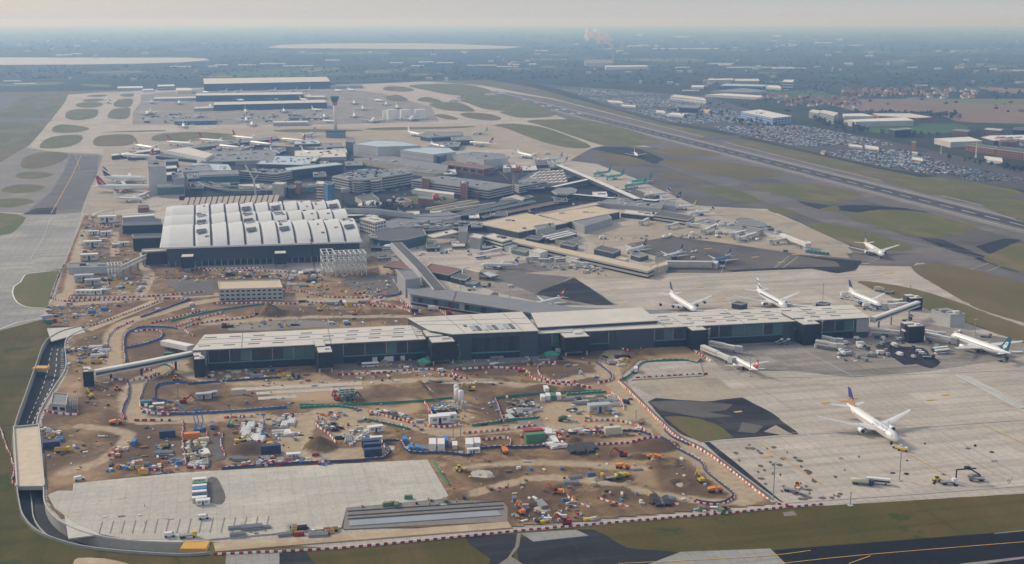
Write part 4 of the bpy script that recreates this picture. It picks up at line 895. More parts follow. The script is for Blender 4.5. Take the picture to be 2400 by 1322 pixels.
# ------------------------------------------------------------------ the central terminal area
random.seed(11)
def BL(lst):
 for r in lst:
  kw=r[4] if len(r)>4 else{}
  B(r[0],r[1],r[2],r[3][0],drop=r[3][1],**kw)
BL([("office_building","tall pale tower block with dark vertical glass beside the parked double-decker airliner","tower block",([(347,392),(389,391),(387,379)],66),dict(wall="wall_pale",top="roof_grey",plant=3)),
("office_building","lower glass-fronted block with a beige corner at the foot of the pale tower","block",([(369,436),(431,434),(428,425)],26),dict(wall="wall_pale",top="roof_pale",style="glass",glass="glass_teal")),
("stair_block","uppermost grey box of the ladder-like wing behind the pale tower","block",([(388,380),(418,378),(416,373)],14),dict(wall="wall_slate",top="roof_grey")),
("stair_block","second grey box of the ladder-like wing behind the pale tower","block",([(388,396),(415,394),(413,388)],14),dict(wall="wall_slate",top="roof_pale")),
("stair_block","third grey box of the ladder-like wing behind the pale tower","block",([(388,411),(412,409),(410,403)],14),dict(wall="wall_slate",top="roof_white")),
("office_building","grey block standing right of the ladder-like wing","block",([(405,420),(432,418),(428,404)],40),dict(wall="wall_grey",top="roof_grey",plant=2)),
("terminal_building","blue-grey glazed hall with a framed window front near the white wishbone mast","terminal",([(468,412),(560,408),(556,399)],22),dict(wall="wall_pale",top="roof_grey",style="glass",glass="glass_teal")),
("terminal_building","low grey hall behind the framed glazed hall","hall",([(428,404),(500,400),(492,386)],12),dict(wall="wall_grey",top="roof_grey",plant=5)),
("terminal_building","blue-grey box building behind the pale multi-storey car park","hall",([(455,398),(545,402),(535,386)],10),dict(wall="wall_slate",top="roof_blue",plant=6)),
("terminal_building","broad grey roof behind the ridge-like pier, crowded with plant","hall",([(470,380),(640,376),(650,352)],9),dict(wall="wall_grey",top="roof_grey",plant=16)),
("terminal_building","grey flat hall between the crowded roof and the dark hall","hall",([(600,385),(730,388),(750,368)],9),dict(wall="wall_slate",top="roof_blue",plant=14)),
("terminal_building","long low hall left of the stepped glass terminal","hall",([(690,372),(812,368),(806,350)],8),dict(wall="wall_grey",top="roof_pale",plant=10)),
("multi_storey_car_park","pale multi-storey car park with dark horizontal slots beside the dark long hall","car park",([(560,401),(645,408),(685,401),(600,394)],20),dict(wall="concrete_band",top="roof_grey",style="deck",n=4,plant=5)),
("terminal_building","dark long hall with a thin bright blue-white roof edge","hall",([(672,401),(805,386),(786,381),(668,394)],20),dict(wall="wall_dark",top="roof_blue")),
("brown_tower","cream stair tower standing behind the wave roof, right of the white crane","tower",([(638,432),(664,433),(672,428)],30),dict(wall="wall_beige",top="roof_pale")),
("round_tank","squat round grey glass drum beside the cream tower","drum",([(672,438),(676,441),(684,442),(692,440),(694,436),(684,434)],20),dict(wall="glass_blue",top="roof_dark")),
("brick_tower","orange brick block behind the cream tower","tower",([(690,428),(702,430),(707,427)],24),dict(wall="wall_brick",top="roof_dark")),
("office_building","dark green-grey block between the brick tower and the blue-netted tower","block",([(702,440),(738,438),(742,428)],12),dict(wall="wall_teal",top="roof_dark",plant=3)),
("tower_block","round-fronted tower wrapped in blue netting with scaffold on its left side","tower",([(760,430),(768,433),(776,433),(784,429),(782,426),(764,426)],48),dict(wall="blue_net",top="roof_dark")),
("scaffold_tower","brown scaffolded half of the netted tower with white platforms","scaffold",([(741,432),(758,433),(760,426)],40),dict(wall="brown_panel",top="roof_white",style="bands",n=6,glass="roof_pale")),
("multi_storey_car_park","large multi-storey car park with two round ramp drums and cars on its roof","car park",([(778,413),(817,421),(858,421),(968,404),(940,396),(850,396)],30),dict(wall="concrete_band",top="roof_grey",style="deck",n=5,plant=7)),
("ramp_drum","left round concrete ramp drum at the corner of the large car park","ramp",([(818,423),(828,427),(842,428),(854,425),(858,420),(846,416),(828,417)],26),dict(wall="concrete_band",top="roof_grey",style="deck",n=5)),
("ramp_drum","right round concrete ramp drum at the corner of the large car park","ramp",([(862,421),(872,424),(884,424),(894,421),(896,416),(884,413),(868,414)],28),dict(wall="concrete_band",top="roof_grey",style="deck",n=5)),
("multi_storey_car_park","wide multi-storey car park with brown brick stair towers in its front","car park",([(963,421),(1145,445),(1203,433),(1040,412)],22),dict(wall="concrete_band",top="roof_grey",style="deck",n=4,plant=8)),
("multi_storey_car_park","banded car park right of the orange radar tower","car park",([(1204,430),(1216,437),(1283,425),(1240,416)],18),dict(wall="concrete_band",top="roof_grey",style="deck",n=4,plant=4)),
("brick_tower","left brown brick stair tower of the wide car park","stair tower",([(989,418),(1006,420),(1008,415)],30),dict(wall="wall_brick",top="roof_grey")),
("brick_tower","tall middle brown brick stair tower with a domed cap","stair tower",([(1079,425),(1095,427),(1098,422)],38),dict(wall="wall_brick",top="roof_grey")),
("brick_tower","short brown brick stair tower near the wide car park's corner","stair tower",([(1112,450),(1122,452),(1124,449)],14),dict(wall="wall_brick",top="roof_grey")),
("terminal_building","stepped pale glass terminal with a dark overhanging roof edge, left half","terminal",([(828,338),(886,345),(986,342),(940,332),(880,329)],28),dict(wall="wall_pale",top="roof_blue",style="bands",n=1,glass="wall_pale")),
("terminal_building","lower right half of the stepped pale glass terminal","terminal",([(938,352),(1016,363),(1068,357),(1052,347),(975,345)],24),dict(wall="wall_pale",top="roof_blue",style="panes",n=2,win=9,glass="wall_grey")),
("lift_tower","blue-grey ribbed tower at the left end of the stepped glass terminal","tower",([(810,332),(828,334),(832,328)],26),dict(wall="wall_slate",top="roof_grey")),
("dark_hall","small dark glazed corner block joining the stepped terminal","block",([(1016,363),(1030,366),(1064,358),(1050,354)],22),dict(wall="glass_blue",top="roof_dark")),
("warehouse","large many-sided grey warehouse beside the red-brown block","warehouse",([(1062,363),(1134,376),(1191,372),(1184,362),(1110,357)],22),dict(wall="wall_pale",top="roof_grey",plant=6)),
("office_building","long red-brown office block with dark window openings","office",([(1034,383),(1134,397),(1158,391),(1050,377)],14),dict(wall="roof_red",top="roof_red",style="panes",n=1,win=16)),
("office_building","raised red-brown middle part of the long red-brown block","office",([(1088,384),(1104,386),(1112,381)],14),dict(wall="roof_red",top="roof_red")),
("terminal_building","long grey two-level hall in front of the stepped terminal","hall",([(830,372),(940,388),(1045,402),(1050,388),(900,366)],12),dict(wall="wall_beige",top="roof_grey",plant=12)),
("terminal_building","low white-walled hall below the ribbed tower","hall",([(856,366),(946,380),(952,372),(870,360)],9),dict(wall="wall_pale",top="roof_grey")),
("terminal_building","curved-ended grey hall behind the brick-towered car park","hall",([(920,396),(1020,408),(1062,402),(950,388)],9),dict(wall="wall_beige",top="roof_grey",plant=5)),
("pier_building","grey gate block on the remote pier with dark glazing","pier",([(985,318),(1010,322),(1080,318),(1085,310),(1000,310)],12),dict(wall="wall_grey",top="roof_grey",style="glass",glass="glass_blue",plant=3)),
("pier_building","small blue-grey block on the remote pier's right arm","pier",([(1060,330),(1110,328),(1105,320)],12),dict(wall="wall_slate",top="roof_grey",plant=4)),
("pier_building","jumbled low link of the remote pier before the stepped terminal","pier",([(1000,346),(1075,344),(1080,332),(1020,334)],9),dict(wall="wall_slate",top="roof_grey",plant=8)),
("pier_building","long thin white-topped pier between the red-tailed airliners","pier",([(262,366),(375,352),(372,347)],9),dict(wall="wall_slate",top="roof_pale",plant=5)),
("pier_building","ridge-like glazed pier running right among the red-tailed airliners","pier",([(400,353),(655,325),(650,320)],8),dict(wall="wall_slate",top="roof_grey",style="glass",glass="glass_blue",plant=8)),
("pier_building","pale hall with red and white striped barriers at its foot","pier",([(384,352),(482,372),(500,362),(440,345)],14),dict(wall="wall_white",top="roof_pale")),
("terminal_building","dark low link between the piers behind the parked airliners","pier",([(365,366),(470,376),(475,371),(400,358)],7),dict(wall="wall_dark",top="roof_dark",plant=4)),
("office_building","tall white office block with window rows right beside the wave roof","office",([(843,513),(878,523),(905,517),(872,506)],32),dict(wall="wall_white",top="roof_pale",style="panes",n=4,win=5,plant=2)),
("terminal_building","long pale flat terminal roof behind the white office block","terminal",([(905,540),(1000,527),(1080,508),(1050,497),(960,505),(900,520)],12),dict(wall="wall_grey",top="roof_grey",plant=10)),
("terminal_building","grey roof crowded with silver ducts above the dark round hall","terminal",([(925,548),(1090,533),(1115,520),(1040,514),(960,522)],12),dict(wall="wall_slate",top="roof_dark",plant=34)),
("round_hall","dark round-fronted hall with a flat roof and a small pale dome","terminal",([(866,553),(874,559),(892,563),(918,565),(952,562),(999,551),(992,538),(945,532),(900,539),(872,546)],22),dict(wall="glass_teal",top="roof_dark",plant=4)),
("office_building","cream block with a pattern of dark dots standing on tall legs","office",([(998,552),(1018,558),(1076,545),(1058,539)],20),dict(wall="wall_beige",top="roof_pale",style="panes",n=2,win=3.4,lift=8,plant=1)),
("service_tower","tall grey windowless block right of the cream dotted block","tower",([(1076,543),(1094,545),(1096,533),(1075,531)],34),dict(wall="wall_grey",top="roof_grey")),
("service_tower","lower grey windowless block with a white stair shaft","block",([(1100,556),(1126,560),(1134,552),(1110,548)],26),dict(wall="wall_grey",top="roof_pale")),
("office_building","white banded office with beige panels above the bus stand","office",([(1130,554),(1178,567),(1200,561),(1155,548)],22),dict(wall="wall_white",top="roof_pale",style="bands",n=3,plant=2)),
("gate_building","white box with a faint red line of lettering above the jet bridge","gate building",([(1170,575),(1198,582),(1213,576),(1186,569)],11),dict(wall="wall_white",top="roof_pale")),
("gate_building","white box above the row of parked buses","gate building",([(1240,588),(1266,595),(1284,589),(1258,582)],15),dict(wall="wall_white",top="roof_pale")),
("gate_building","white box with a bridge where the long tan pier begins to widen","gate building",([(1326,602),(1352,609),(1370,602),(1346,595)],12),dict(wall="wall_white",top="roof_pale")),
("service_building","low grey-green cabin building left of the buses","building",([(1200,586),(1232,592),(1241,586),(1212,581)],9),dict(wall="wall_teal",top="roof_grey")),
("terminal_building","large tan flat roof with grey roof lights, the left of two","terminal",([(1115,524),(1216,545),(1330,523),(1232,500)],14),dict(wall="wall_slate",top="roof_tan",plant=3)),
("terminal_building","large tan flat roof with grey roof lights, the right of two","terminal",([(1262,503),(1332,521),(1452,497),(1392,484)],16),dict(wall="wall_slate",top="roof_tan",plant=3)),
("terminal_building","long narrow tan roof strip behind the right tan roof","terminal",([(1255,503),(1262,506),(1415,478),(1405,473)],8),dict(wall="wall_grey",top="roof_tan")),
("terminal_building","grey shed with bright roof stripes before the left tan roof","shed",([(1268,550),(1288,558),(1352,544),(1330,535)],13),dict(wall="wall_slate",top="roof_dark")),
("terminal_building","long grey windowless wall block before the right tan roof","hall",([(1370,531),(1434,512),(1424,503),(1340,520)],17),dict(wall="wall_grey",top="roof_grey")),
("service_building","grey block with ducts at the corner of the left tan roof","block",([(1258,540),(1302,532),(1298,523),(1250,531)],16),dict(wall="wall_pale",top="roof_grey",plant=4)),
("service_building","dark grey plant building before the striped shed","plant building",([(1232,558),(1262,563),(1277,557),(1245,552)],11),dict(wall="wall_slate",top="roof_dark")),
("service_building","beige shed with a dark roof beside the grey plant building","shed",([(1300,562),(1325,568),(1355,560),(1330,553)],10),dict(wall="wall_beige",top="roof_dark")),
("pier_building","long tan-roofed pier with open dark undercroft pointing at the blue airliner","pier",([(1198,566),(1518,636),(1536,628),(1212,559)],16),dict(wall="concrete_band",top="roof_tan",style="deck",n=2)),
("pier_building","pale kinked tip of the tan-roofed pier","pier",([(1516,634),(1566,621),(1560,613),(1524,622)],13),dict(wall="wall_beige",top="roof_tan")),
("gate_building","large blank cream panel box halfway along the tan pier","gate building",([(1443,606),(1466,611),(1474,607),(1452,602)],18),dict(wall="wall_beige",top="roof_tan")),
("gate_building","dark-roofed beige box behind the tan pier near the first dark-finned airliner","gate building",([(1392,584),(1438,594),(1455,586),(1410,576)],12),dict(wall="wall_slate",top="roof_dark")),
("gate_building","grey box pair behind the tan pier, nearest the terminal","gate building",([(1313,572),(1345,579),(1355,572),(1330,566)],11),dict(wall="wall_slate",top="roof_dark")),
("gate_building","beige-cornered box at the nose of the second dark-finned airliner","gate building",([(1535,604),(1560,607),(1574,600),(1548,596)],11),dict(wall="wall_beige",top="roof_dark")),
("gate_building","dark box behind the tan pier between the two white airliners","gate building",([(1478,598),(1500,604),(1520,598),(1500,592)],10),dict(wall="wall_slate",top="roof_grey")),
("pier_building","blue-grey ribbed two-storey block in the middle of the northern pier","pier",([(1532,505),(1612,517),(1628,508),(1552,494)],14),dict(wall="wall_pale",top="roof_dark",style="bands",n=2)),
("pier_building","low grey section of the northern pier next to the tan roof","pier",([(1455,500),(1535,508),(1548,500),(1465,492)],10),dict(wall="wall_slate",top="roof_pale",plant=4)),
("pier_building","white walled section of the northern pier with plant on its roof","pier",([(1628,520),(1765,548),(1790,538),(1660,513)],10),dict(wall="wall_white",top="roof_grey",plant=10)),
("pier_building","grey many-sided lounge at the bend of the northern pier","pier",([(1722,516),(1735,512),(1760,513),(1795,522),(1805,530),(1780,532),(1730,524)],6),dict(wall="wall_slate",top="roof_grey")),
("pier_building","last white section of the northern pier before the footbridge","pier",([(1775,540),(1828,551),(1838,545),(1790,533)],9),dict(wall="wall_white",top="roof_grey",plant=3)),
("service_building","curved grey block behind the ribbed pier block","block",([(1552,481),(1583,484),(1585,474),(1560,472)],14),dict(wall="wall_grey",top="roof_grey")),
("pier_building","low grey hall linking the diagonal white pier to the tan roofs","pier",([(1400,476),(1548,490),(1560,478),(1440,462)],10),dict(wall="wall_grey",top="roof_grey",plant=10)),
("octagon_hall","octagonal grey lounge at the root of the white tube piers","lounge",([(1293,449),(1305,455),(1330,456),(1348,452),(1352,445),(1335,440),(1308,441)],13),dict(wall="wall_pale",top="roof_grey",style="glass",glass="glass_blue")),
("gate_building","slanted white stair block at the end of the northern pier bridge","gate building",([(1882,571),(1898,574),(1902,567),(1888,565)],14),dict(wall="wall_white",top="roof_white")),
("canopy_building","left dark red flat roof on slim legs beside the building site","canopy",([(898,624),(965,632),(975,620),(925,612)],20),dict(wall="roof_red",top="roof_red",lift=7)),
("canopy_building","right dark red flat roof beyond the sloping connector","canopy",([(990,634),(1052,646),(1082,632),(1010,619)],14),dict(wall="wall_dark",top="roof_red")),
("service_building","tall grey ribbed block where the sloping connector meets the concourse","block",([(930,634),(950,657),(985,652),(968,633)],40),dict(wall="wall_grey",top="roof_grey")),
("service_building","low grey annexe at the foot of the sloping connector","annexe",([(972,668),(1038,684),(1042,677),(985,662)],8),dict(wall="wall_grey",top="roof_grey")),
("service_building","pale block under the upper end of the sloping connector","block",([(917,603),(935,611),(955,605),(940,598)],12),dict(wall="wall_pale",top="roof_grey")),
("service_building","cream box beside the dark pavilion on the tail-fin apron","building",([(1085,631),(1122,640),(1126,634),(1098,627)],16),dict(wall="wall_beige",top="roof_tan")),
("pavilion","dark square pavilion roof beside the cream box","pavilion",([(1056,650),(1090,658),(1104,648),(1078,641)],12),dict(wall="wall_dark",top="roof_dark")),
("pavilion","small grey-green pavilion in front of the dark one","pavilion",([(1090,664),(1112,667),(1126,660),(1108,657)],8),dict(wall="wall_teal",top="roof_grey")),
("canopy_building","thin blue-grey canopy right of the cream box","canopy",([(1126,640),(1150,650),(1168,646),(1140,636)],10),dict(wall="wall_slate",top="roof_blue",lift=3)),
("shed","dark wedge-shaped shed beyond the curved link roof","shed",([(1148,692),(1169,697),(1170,688),(1158,686)],9),dict(wall="wall_slate",top="roof_dark")),
("court_building","black angular flat building with cream edges beside the white tent","building",([(832,462),(848,472),(890,468),(872,455)],10),dict(wall="wall_beige",top="roof_dark")),
("court_building","brown-beige patterned low building in the court","building",([(925,468),(945,478),(965,472),(945,462)],8),dict(wall="wall_beige",top="roof_red",plant=5)),
("brick_block","dark brick block beside the red ball in the court","building",([(980,465),(1014,468),(1014,461),(984,459)],14),dict(wall="wall_brick",top="roof_grey")),
("court_building","small white chevron-roofed building before the car park","building",([(965,446),(1064,458),(1064,452),(975,442)],8),dict(wall="wall_white",top="roof_white")),
("court_building","peaked pale grey church-like hall right of the walkways","building",([(1170,468),(1190,462),(1230,464),(1222,470)],10),dict(wall="wall_pale",top="roof_pale",pitch=4)),
("station_roof","long dark red roof strip beside the walkways","roof",([(1128,508),(1135,511),(1330,472),(1320,468)],4),dict(wall="wall_dark",top="roof_red")),
("station_roof","long green-grey wall building along the walkways","building",([(1050,505),(1056,509),(1250,462),(1240,458)],9),dict(wall="wall_teal",top="roof_dark")),
])
# the tail of the left edge: low grey ramp wall in a curve
pts=smoothpts([(216,510),(225,500),(260,490),(320,486),(380,480)],4,False)
tag(part("ramp_wall",ribbon("r",pts,4,None,.4),MATS["wall_pale"]),"pale curved ramp kerb sweeping behind the site left of the wave roof","ramp")
# walkways to the station
for i,(a,c) in enumerate([((998,488),(1105,469)),((1012,491),(1122,472)),((1035,493),(1160,474))]):
 tube("walkway",["upper of three parallel cream covered walkways in the court","middle of three parallel cream covered walkways in the court","lowest of three parallel cream covered walkways in the court"][i],"walkway",[a,c],6,3,2.5,"wall_beige","wall_beige",legs=6)
# thin elegant canopy roofs and tube piers
tube("tube_pier","long white tube-roofed pier running diagonally past the green airliners","pier",[(1308,386),(1385,418),(1495,466)],9,12,4,"wall_slate","roof_white",legs=6)
tube("tube_pier","short white tube pier crossing to the octagonal lounge","pier",[(1296,438),(1392,417)],8,10,4,"wall_slate","roof_white",legs=3)
tube("tube_pier","low white tube pier right of the octagonal lounge","pier",[(1345,455),(1440,464)],7,9,4,"wall_slate","roof_white",legs=3)
tube("tube_pier","short white roof strip under the crossing tube pier","pier",[(1350,430),(1388,425)],5,6,2,"wall_slate","roof_white")
tube("tube_pier","pale curved roof tip where the diagonal pier ends","pier",[(1500,466),(1540,470)],8,12,4,"wall_slate","roof_white")
tube("access_bridge","white footbridge sloping off the end of the northern pier","footbridge",[(1832,547),(1893,571)],8,5,3.5,"wall_white","roof_white",legs=2)
tube("access_bridge","pale grey footbridge on white legs reaching the blue airliner","footbridge",[(1562,612),(1668,613)],7,6,4.5,"wall_pale","roof_pale",legs=3,legm="wall_beige")
b=MB();P=foot([(1666,609),(1684,617),(1684,626),(1667,626)][:3],5)
B("stair_block","white wedge-shaped stair at the end of the pale footbridge","stair",[(1666,616),(1680,619),(1684,614)],drop=12,wall="wall_pale",top="roof_white")
for args in[("white jet bridge on the northern pier beside the tan roof",1520,510,1502,518),("second white jet bridge along the northern pier",1590,520,1565,527),("stubby white bridge block of the northern pier",1640,524,1612,522),("grey and white bridge pair below the pier's plant roof",1680,524,1648,538),
("white jet bridge sloping off the pier's middle section",1750,538,1715,546),("lower white bridge off the pier's middle section",1772,544,1730,556),("outermost white jet bridge of the northern pier",1850,556,1805,562),
("white jet bridge drooping from the tan pier's white box",1340,610,1375,616),("white bridge snaking left from the white lettered box",1175,580,1125,590),("white bridge below the box above the buses",1248,600,1236,603),("small jet bridge at the single-aisle airliner by the pale tower",342,452,312,462),
("jet bridge beside the red-finned jumbo",350,448,325,456)]:jet_bridge(*args,w=3.2)
# rows of small saw-tooth roofs
t=thing("sawtooth_roof","field of small white saw-tooth roofs left of the crossing tube pier","roof")
for j in range(5):
 for k in range(11):
  x=1222+k*11+j*9;y=432-j*7-k*.8
  if x>1330-j*2:continue
  p=G(x,y,7);b=MB();b.prism([(p.x-6,p.y-7),(p.x+4,p.y-9),(p.x+6,p.y+6),(p.x-4,p.y+8)],4,[4.5,8.5,8.5,4.5]);part("roof_tooth",b,MATS["roof_pale"],t)
b=MB();P=foot([(1205,428),(1290,440),(1345,412),(1260,395)],4);b.prism(P,0,4);part("hall",b,MATS["wall_slate"],t)
# striped barrier boards of the pale hall, roof-top stripes of the grey shed
for k in range(14):
 x=418+k*4.5;p=G(x,377+k*.25);tag(boxpart("striped_board",mat("stripe_red",(.40,.09,.06),.7,var=0),None,p.x,p.y,0,3,1.5,4.5,RW),"red board in the striped row under the pale hall","board","red boards under the pale hall")
for k in range(3):
 a,c=G(1272+k*9,551+k*3,9),G(1334+k*8,537+k*3,9);h_=HT(1268,550,563)
 b=MB();b.beam((a.x,a.y,h_+.6),(c.x,c.y,h_+.6),3.5,.8);tag(part("roof_stripe",b,MATS["roof_white"]),["rearmost","middle","front"][k]+" bright stripe on the roof of the grey shed","roof strip")
# white tent, red ball, domes
b=MB();p=G(872,483);n_=18
t=thing("tent","white sail-like tent roof in the court beside the black building","tent",None,tuple(p))
b.lathe([(0,1),(0.02,17),(2.5,16),(5,10),(7.5,2)],18);o=part("canopy",b,MATS["roof_white"],t,True);o.scale=(1.15,.8,1)
for k in range(6):a=k*pi/3;boxpart("pole",MATS["steel_grey"],t,17*cos(a),12*sin(a),0,.4,.4,2)
p=G(1021,469);b=MB();b.lathe([(-5*cos(q*pi/10),max(.05,5*sin(q*pi/10))) for q in range(11)],16)
t=thing("balloon","big coral-red ball standing on the grass of the court","ball",None,(p.x,p.y,5));part("ball_skin",b,mat("coral",(.62,.16,.13),.5,var=.05),t,True)
b=MB();b.box(0,0,-5,3,3,.6);part("ball_base",b,MATS["wall_pale"],t)
p=G(1088,470);t=thing("dome","small pale dome capping the tall brown brick tower","dome",None,(p.x,p.y,HT(1088,424,463)));b=MB();b.lathe([(0,4),(2,3.6),(3.6,2),(4.2,.1)],12);part("dome_shell",b,MATS["roof_pale"],t,True)
p=G(915,560,18);t=thing("dome","flat pale dome on the dark round hall","dome",None,(p.x,p.y,HT(866,553,575)+.1));b=MB();b.lathe([(0,8),(1.2,6),(1.8,1)],16);part("dome_shell",b,MATS["roof_blue"],t,True)
# patches of court grass
for pts in[[(925,470),(950,462),(1010,456),(1070,462),(1060,474),(1010,480),(960,478)],[(1075,472),(1120,468),(1110,476),(1060,480)]]:S_("court_grass","green_grass",6,pts,2)
# ------------------------------------------------------------------ control tower
p=G(787,322);t=thing("control_tower","tall white control tower with a green glass cab, red collar and blue-green base block","control tower",None,tuple(p))
hc=HT(787,238,322)
b=MB();b.lathe([(0,3.9),(hc*.5,3.4),(hc-4,3.2)],16);part("shaft",b,MATS["wall_white"],t,True)
b=MB();b.lathe([(hc-8,3.3),(hc-6,5.0),(hc-1,5.4)],14);part("collar",b,mat("collar_red",(.42,.12,.08),.6,var=0),t)
b=MB();b.lathe([(hc-1,5.5),(hc+4,8.0),(hc+10,9.4)],14);part("cab",b,MATS["glass_teal"],t)
b=MB();b.lathe([(hc+10,9.8),(hc+11.5,9.4),(hc+11.8,4)],14);part("cab_roof",b,MATS["wall_teal"],t)
for k in range(3):b=MB();b.lathe([(hc+3+2*k,7.6+.5*k),(hc+3.3+2*k,7.8+.5*k)],14);part("cab_ring",b,MATS["wall_slate"],t)
b=MB();b.box(0,0,hc+10.8,.5,.5,7);part("mast",b,MATS["steel_white"],t)
b=MB();b.prism(smoothpts([(-17,-12),(17,-12),(19,0),(17,12),(-17,12),(-19,0)],2),0,13);part("base_block",b,MATS["wall_teal"],t)
b=MB();b.prism(smoothpts([(-18,-13),(18,-13),(20,0),(18,13),(-18,13),(-20,0)],2),13,15);part("base_roof",b,MATS["wall_slate"],t)
for k in range(3):b=MB();b.prism(smoothpts([(-17.3,-12.3),(17.3,-12.3),(19.3,0),(17.3,12.3),(-17.3,12.3),(-19.3,0)],2),2+3.6*k,3.0+3.6*k);part("base_band",b,MATS["wall_grey"],t)
# orange radar tower
p=G(1208,448);hh=HT(1208,402,448);t=thing("radar_tower","concrete stem tower topped with orange-red radar arms by the banded car park","radar tower",None,tuple(p))
b=MB();b.lathe([(0,5),(hh*.8,3.6),(hh,4.6)],12);part("stem",b,mat("tower_stone",(.26,.24,.19),.8),t)
b=MB();b.lathe([(hh,7),(hh+1.5,7)],12);part("platform",b,MATS["roof_dark"],t)
for sx,a in((-4,-.3),(2,.35),(6,.2)):b=MB();b.beam((sx,0,hh+1.5),(sx+a*14,2,hh+12-abs(sx)),2.2,1.2);part("radar_arm",b,mat("radar_red",(.45,.13,.09),.6,var=.05),t)
b=MB();b.box(-2,0,hh+1.5,9,3,3.5);part("radar_housing",b,MATS["radar_red"],t)
# fuel tanks
for i,(x,y,r) in enumerate([(903,277,7.5),(918,281,13),(949,279,13.5),(984,279,14.5)]):
 p=G(x,y);t=thing("fuel_tank",["small white tank half hidden at the left of the tank row","left large white fuel tank","middle large white fuel tank","right large white fuel tank, the broadest"][i],"tank",None,(p.x,p.y+r,0));h_=HT(x,258+(i==0)*2,y)
 b=MB();b.lathe([(0,r),(h_,r)],24);part("tank_wall",b,mat("tank_white",(.80,.79,.76),.5,var=.03),t,False);b=MB();b.lathe([(h_,r*1.01),(h_+.5,r*1.01),(h_+2.2,.3)],24);part("tank_roof",b,MATS["wall_white"],t)
# ------------------------------------------------------------------ the far terminals
BL([("terminal_building","huge far terminal with a broad pale curved roof and deep blue glass wall","terminal",([(478,197),(774,191),(766,180),(476,184)],17),dict(wall="glass_blue",top="roof_pale",parapet=0)),
("terminal_building","second long far concourse with a pale roof before the huge terminal","concourse",([(459,224),(712,221),(706,216),(460,219)],14),dict(wall="glass_blue",top="roof_pale",parapet=0)),
("terminal_building","nearest long far concourse with a pale roof","concourse",([(500,246),(766,240),(760,234),(502,240)],14),dict(wall="glass_blue",top="roof_pale",parapet=0)),
("service_building","long low blue-grey building with blue doors on the far apron","building",([(410,285),(505,283),(500,278)],9),dict(wall="wall_slate",top="roof_grey",style="panes",n=1,win=14,glass="wall_blue")),
("service_building","small far building with a rounded pale roof by the far apron","building",([(640,288),(722,287),(720,283)],8),dict(wall="wall_grey",top="roof_pale")),
("service_building","dark little tower-topped building behind the rounded one","building",([(678,277),(720,277),(716,272)],6),dict(wall="wall_teal",top="roof_dark")),
("service_building","pale far office left of the huge terminal","building",([(370,203),(410,202),(408,198)],9),dict(wall="wall_pale",top="roof_white",style="bands",n=2)),
("hangar","white tent-like hangar left of the huge terminal","hangar",([(415,212),(450,212),(446,206)],8),dict(wall="wall_white",top="roof_white",pitch=4)),
("service_building","low pale building at the far left apron edge","building",([(275,207),(335,206),(334,202)],6),dict(wall="wall_pale",top="roof_white")),
("service_building","small white building below the far pale office","building",([(335,212),(360,211),(358,208)],4),dict(wall="wall_white",top="roof_white")),
("pier_building","low pier stub left of the nearest far concourse","pier",([(455,255),(505,253),(505,249)],6),dict(wall="wall_grey",top="roof_pale")),
("pier_building","low pier stub left of the second far concourse","pier",([(360,232),(459,230),(458,226)],6),dict(wall="wall_grey",top="roof_pale")),
("pier_building","low pier stub right of the second far concourse","pier",([(712,228),(762,228),(760,224)],5),dict(wall="wall_grey",top="roof_pale")),
("hangar","dark-roofed far shed right of the huge terminal","shed",([(790,202),(850,201),(845,197)],6),dict(wall="wall_grey",top="roof_grey")),
("hangar","round-arched far hangar near the smoking chimney","hangar",([(1372,148),(1435,148),(1430,143)],8),dict(wall="wall_pale",top="roof_grey",pitch=14)),
("warehouse","long white far warehouse beside the arched hangar","warehouse",([(1420,157),(1520,156),(1515,153)],7),dict(wall="wall_white",top="roof_white")),
])
# far bright sheds scattered over the plain
random.seed(5)
fs=[(1045,147,40),(1130,153,70),(780,141,34),(640,149,60),(700,154,70),(930,147,30),(980,154,30),(1000,145,35),(1205,151,26),(1250,150,16),(1190,156,50),(1600,158,32),(1640,114,90),(1560,114,60),(1540,107,8),(1480,108,16),(1500,107,16),(1690,149,60),(1700,152,30),
(1755,158,100),(1850,160,80),(1830,158,60),(1270,119,30),(60,196,50),(180,126,24),(145,129,20),(500,155,20),(425,156,50),(580,152,40),(520,152,30),(30,190,40),(2140,158,24),(2250,158,20),(2330,161,16),(2200,160,16),(1990,148,18),(2000,106,50),(1930,100,40),(1970,92,10),(2160,200,30),(2390,165,30),(1620,212,40),(1860,106,20),(1820,84,20),(1600,86,40),(1500,81,10)]
for i,(x,y,w) in enumerate(fs):
 h_=(y-HOR)/240 and max(5,3.2/((y-HOR)/240.))*(.55 if w>20 else 1)
 h_=min(h_,30)
 B("warehouse","tiny pale shed far out on the hazy plain","shed",[(x-w/2,y),(x+w/2,y-.3),(x+w/2-2,y-1.3)],h=h_,wall="wall_white",top="roof_white",parapet=0,group="pale sheds on the far plain")
for k in range(230):
 y=95+110*random.random()**1.2;x=random.uniform(0,2400)
 if mnoise.noise(Vector((x*.008,y*.07,3)))<0:continue
 if 130<y<153 and x<500 or 98<y<118 and 600<x<1240 or(y>190 and x<1500) or(y>178 and 470<x<800):continue
 w=random.uniform(5,18);B("far_house","speck-sized pale building far out on the hazy plain","building",[(x-w/2,y),(x+w/2,y-.2),(x+w/2,y-.9)],h=random.uniform(6,12),wall=random.choice(["wall_white","wall_beige","wall_pale"]),top=random.choice(["roof_white","roof_pale","roof_tan"]),parapet=0,group="speck-sized far buildings")
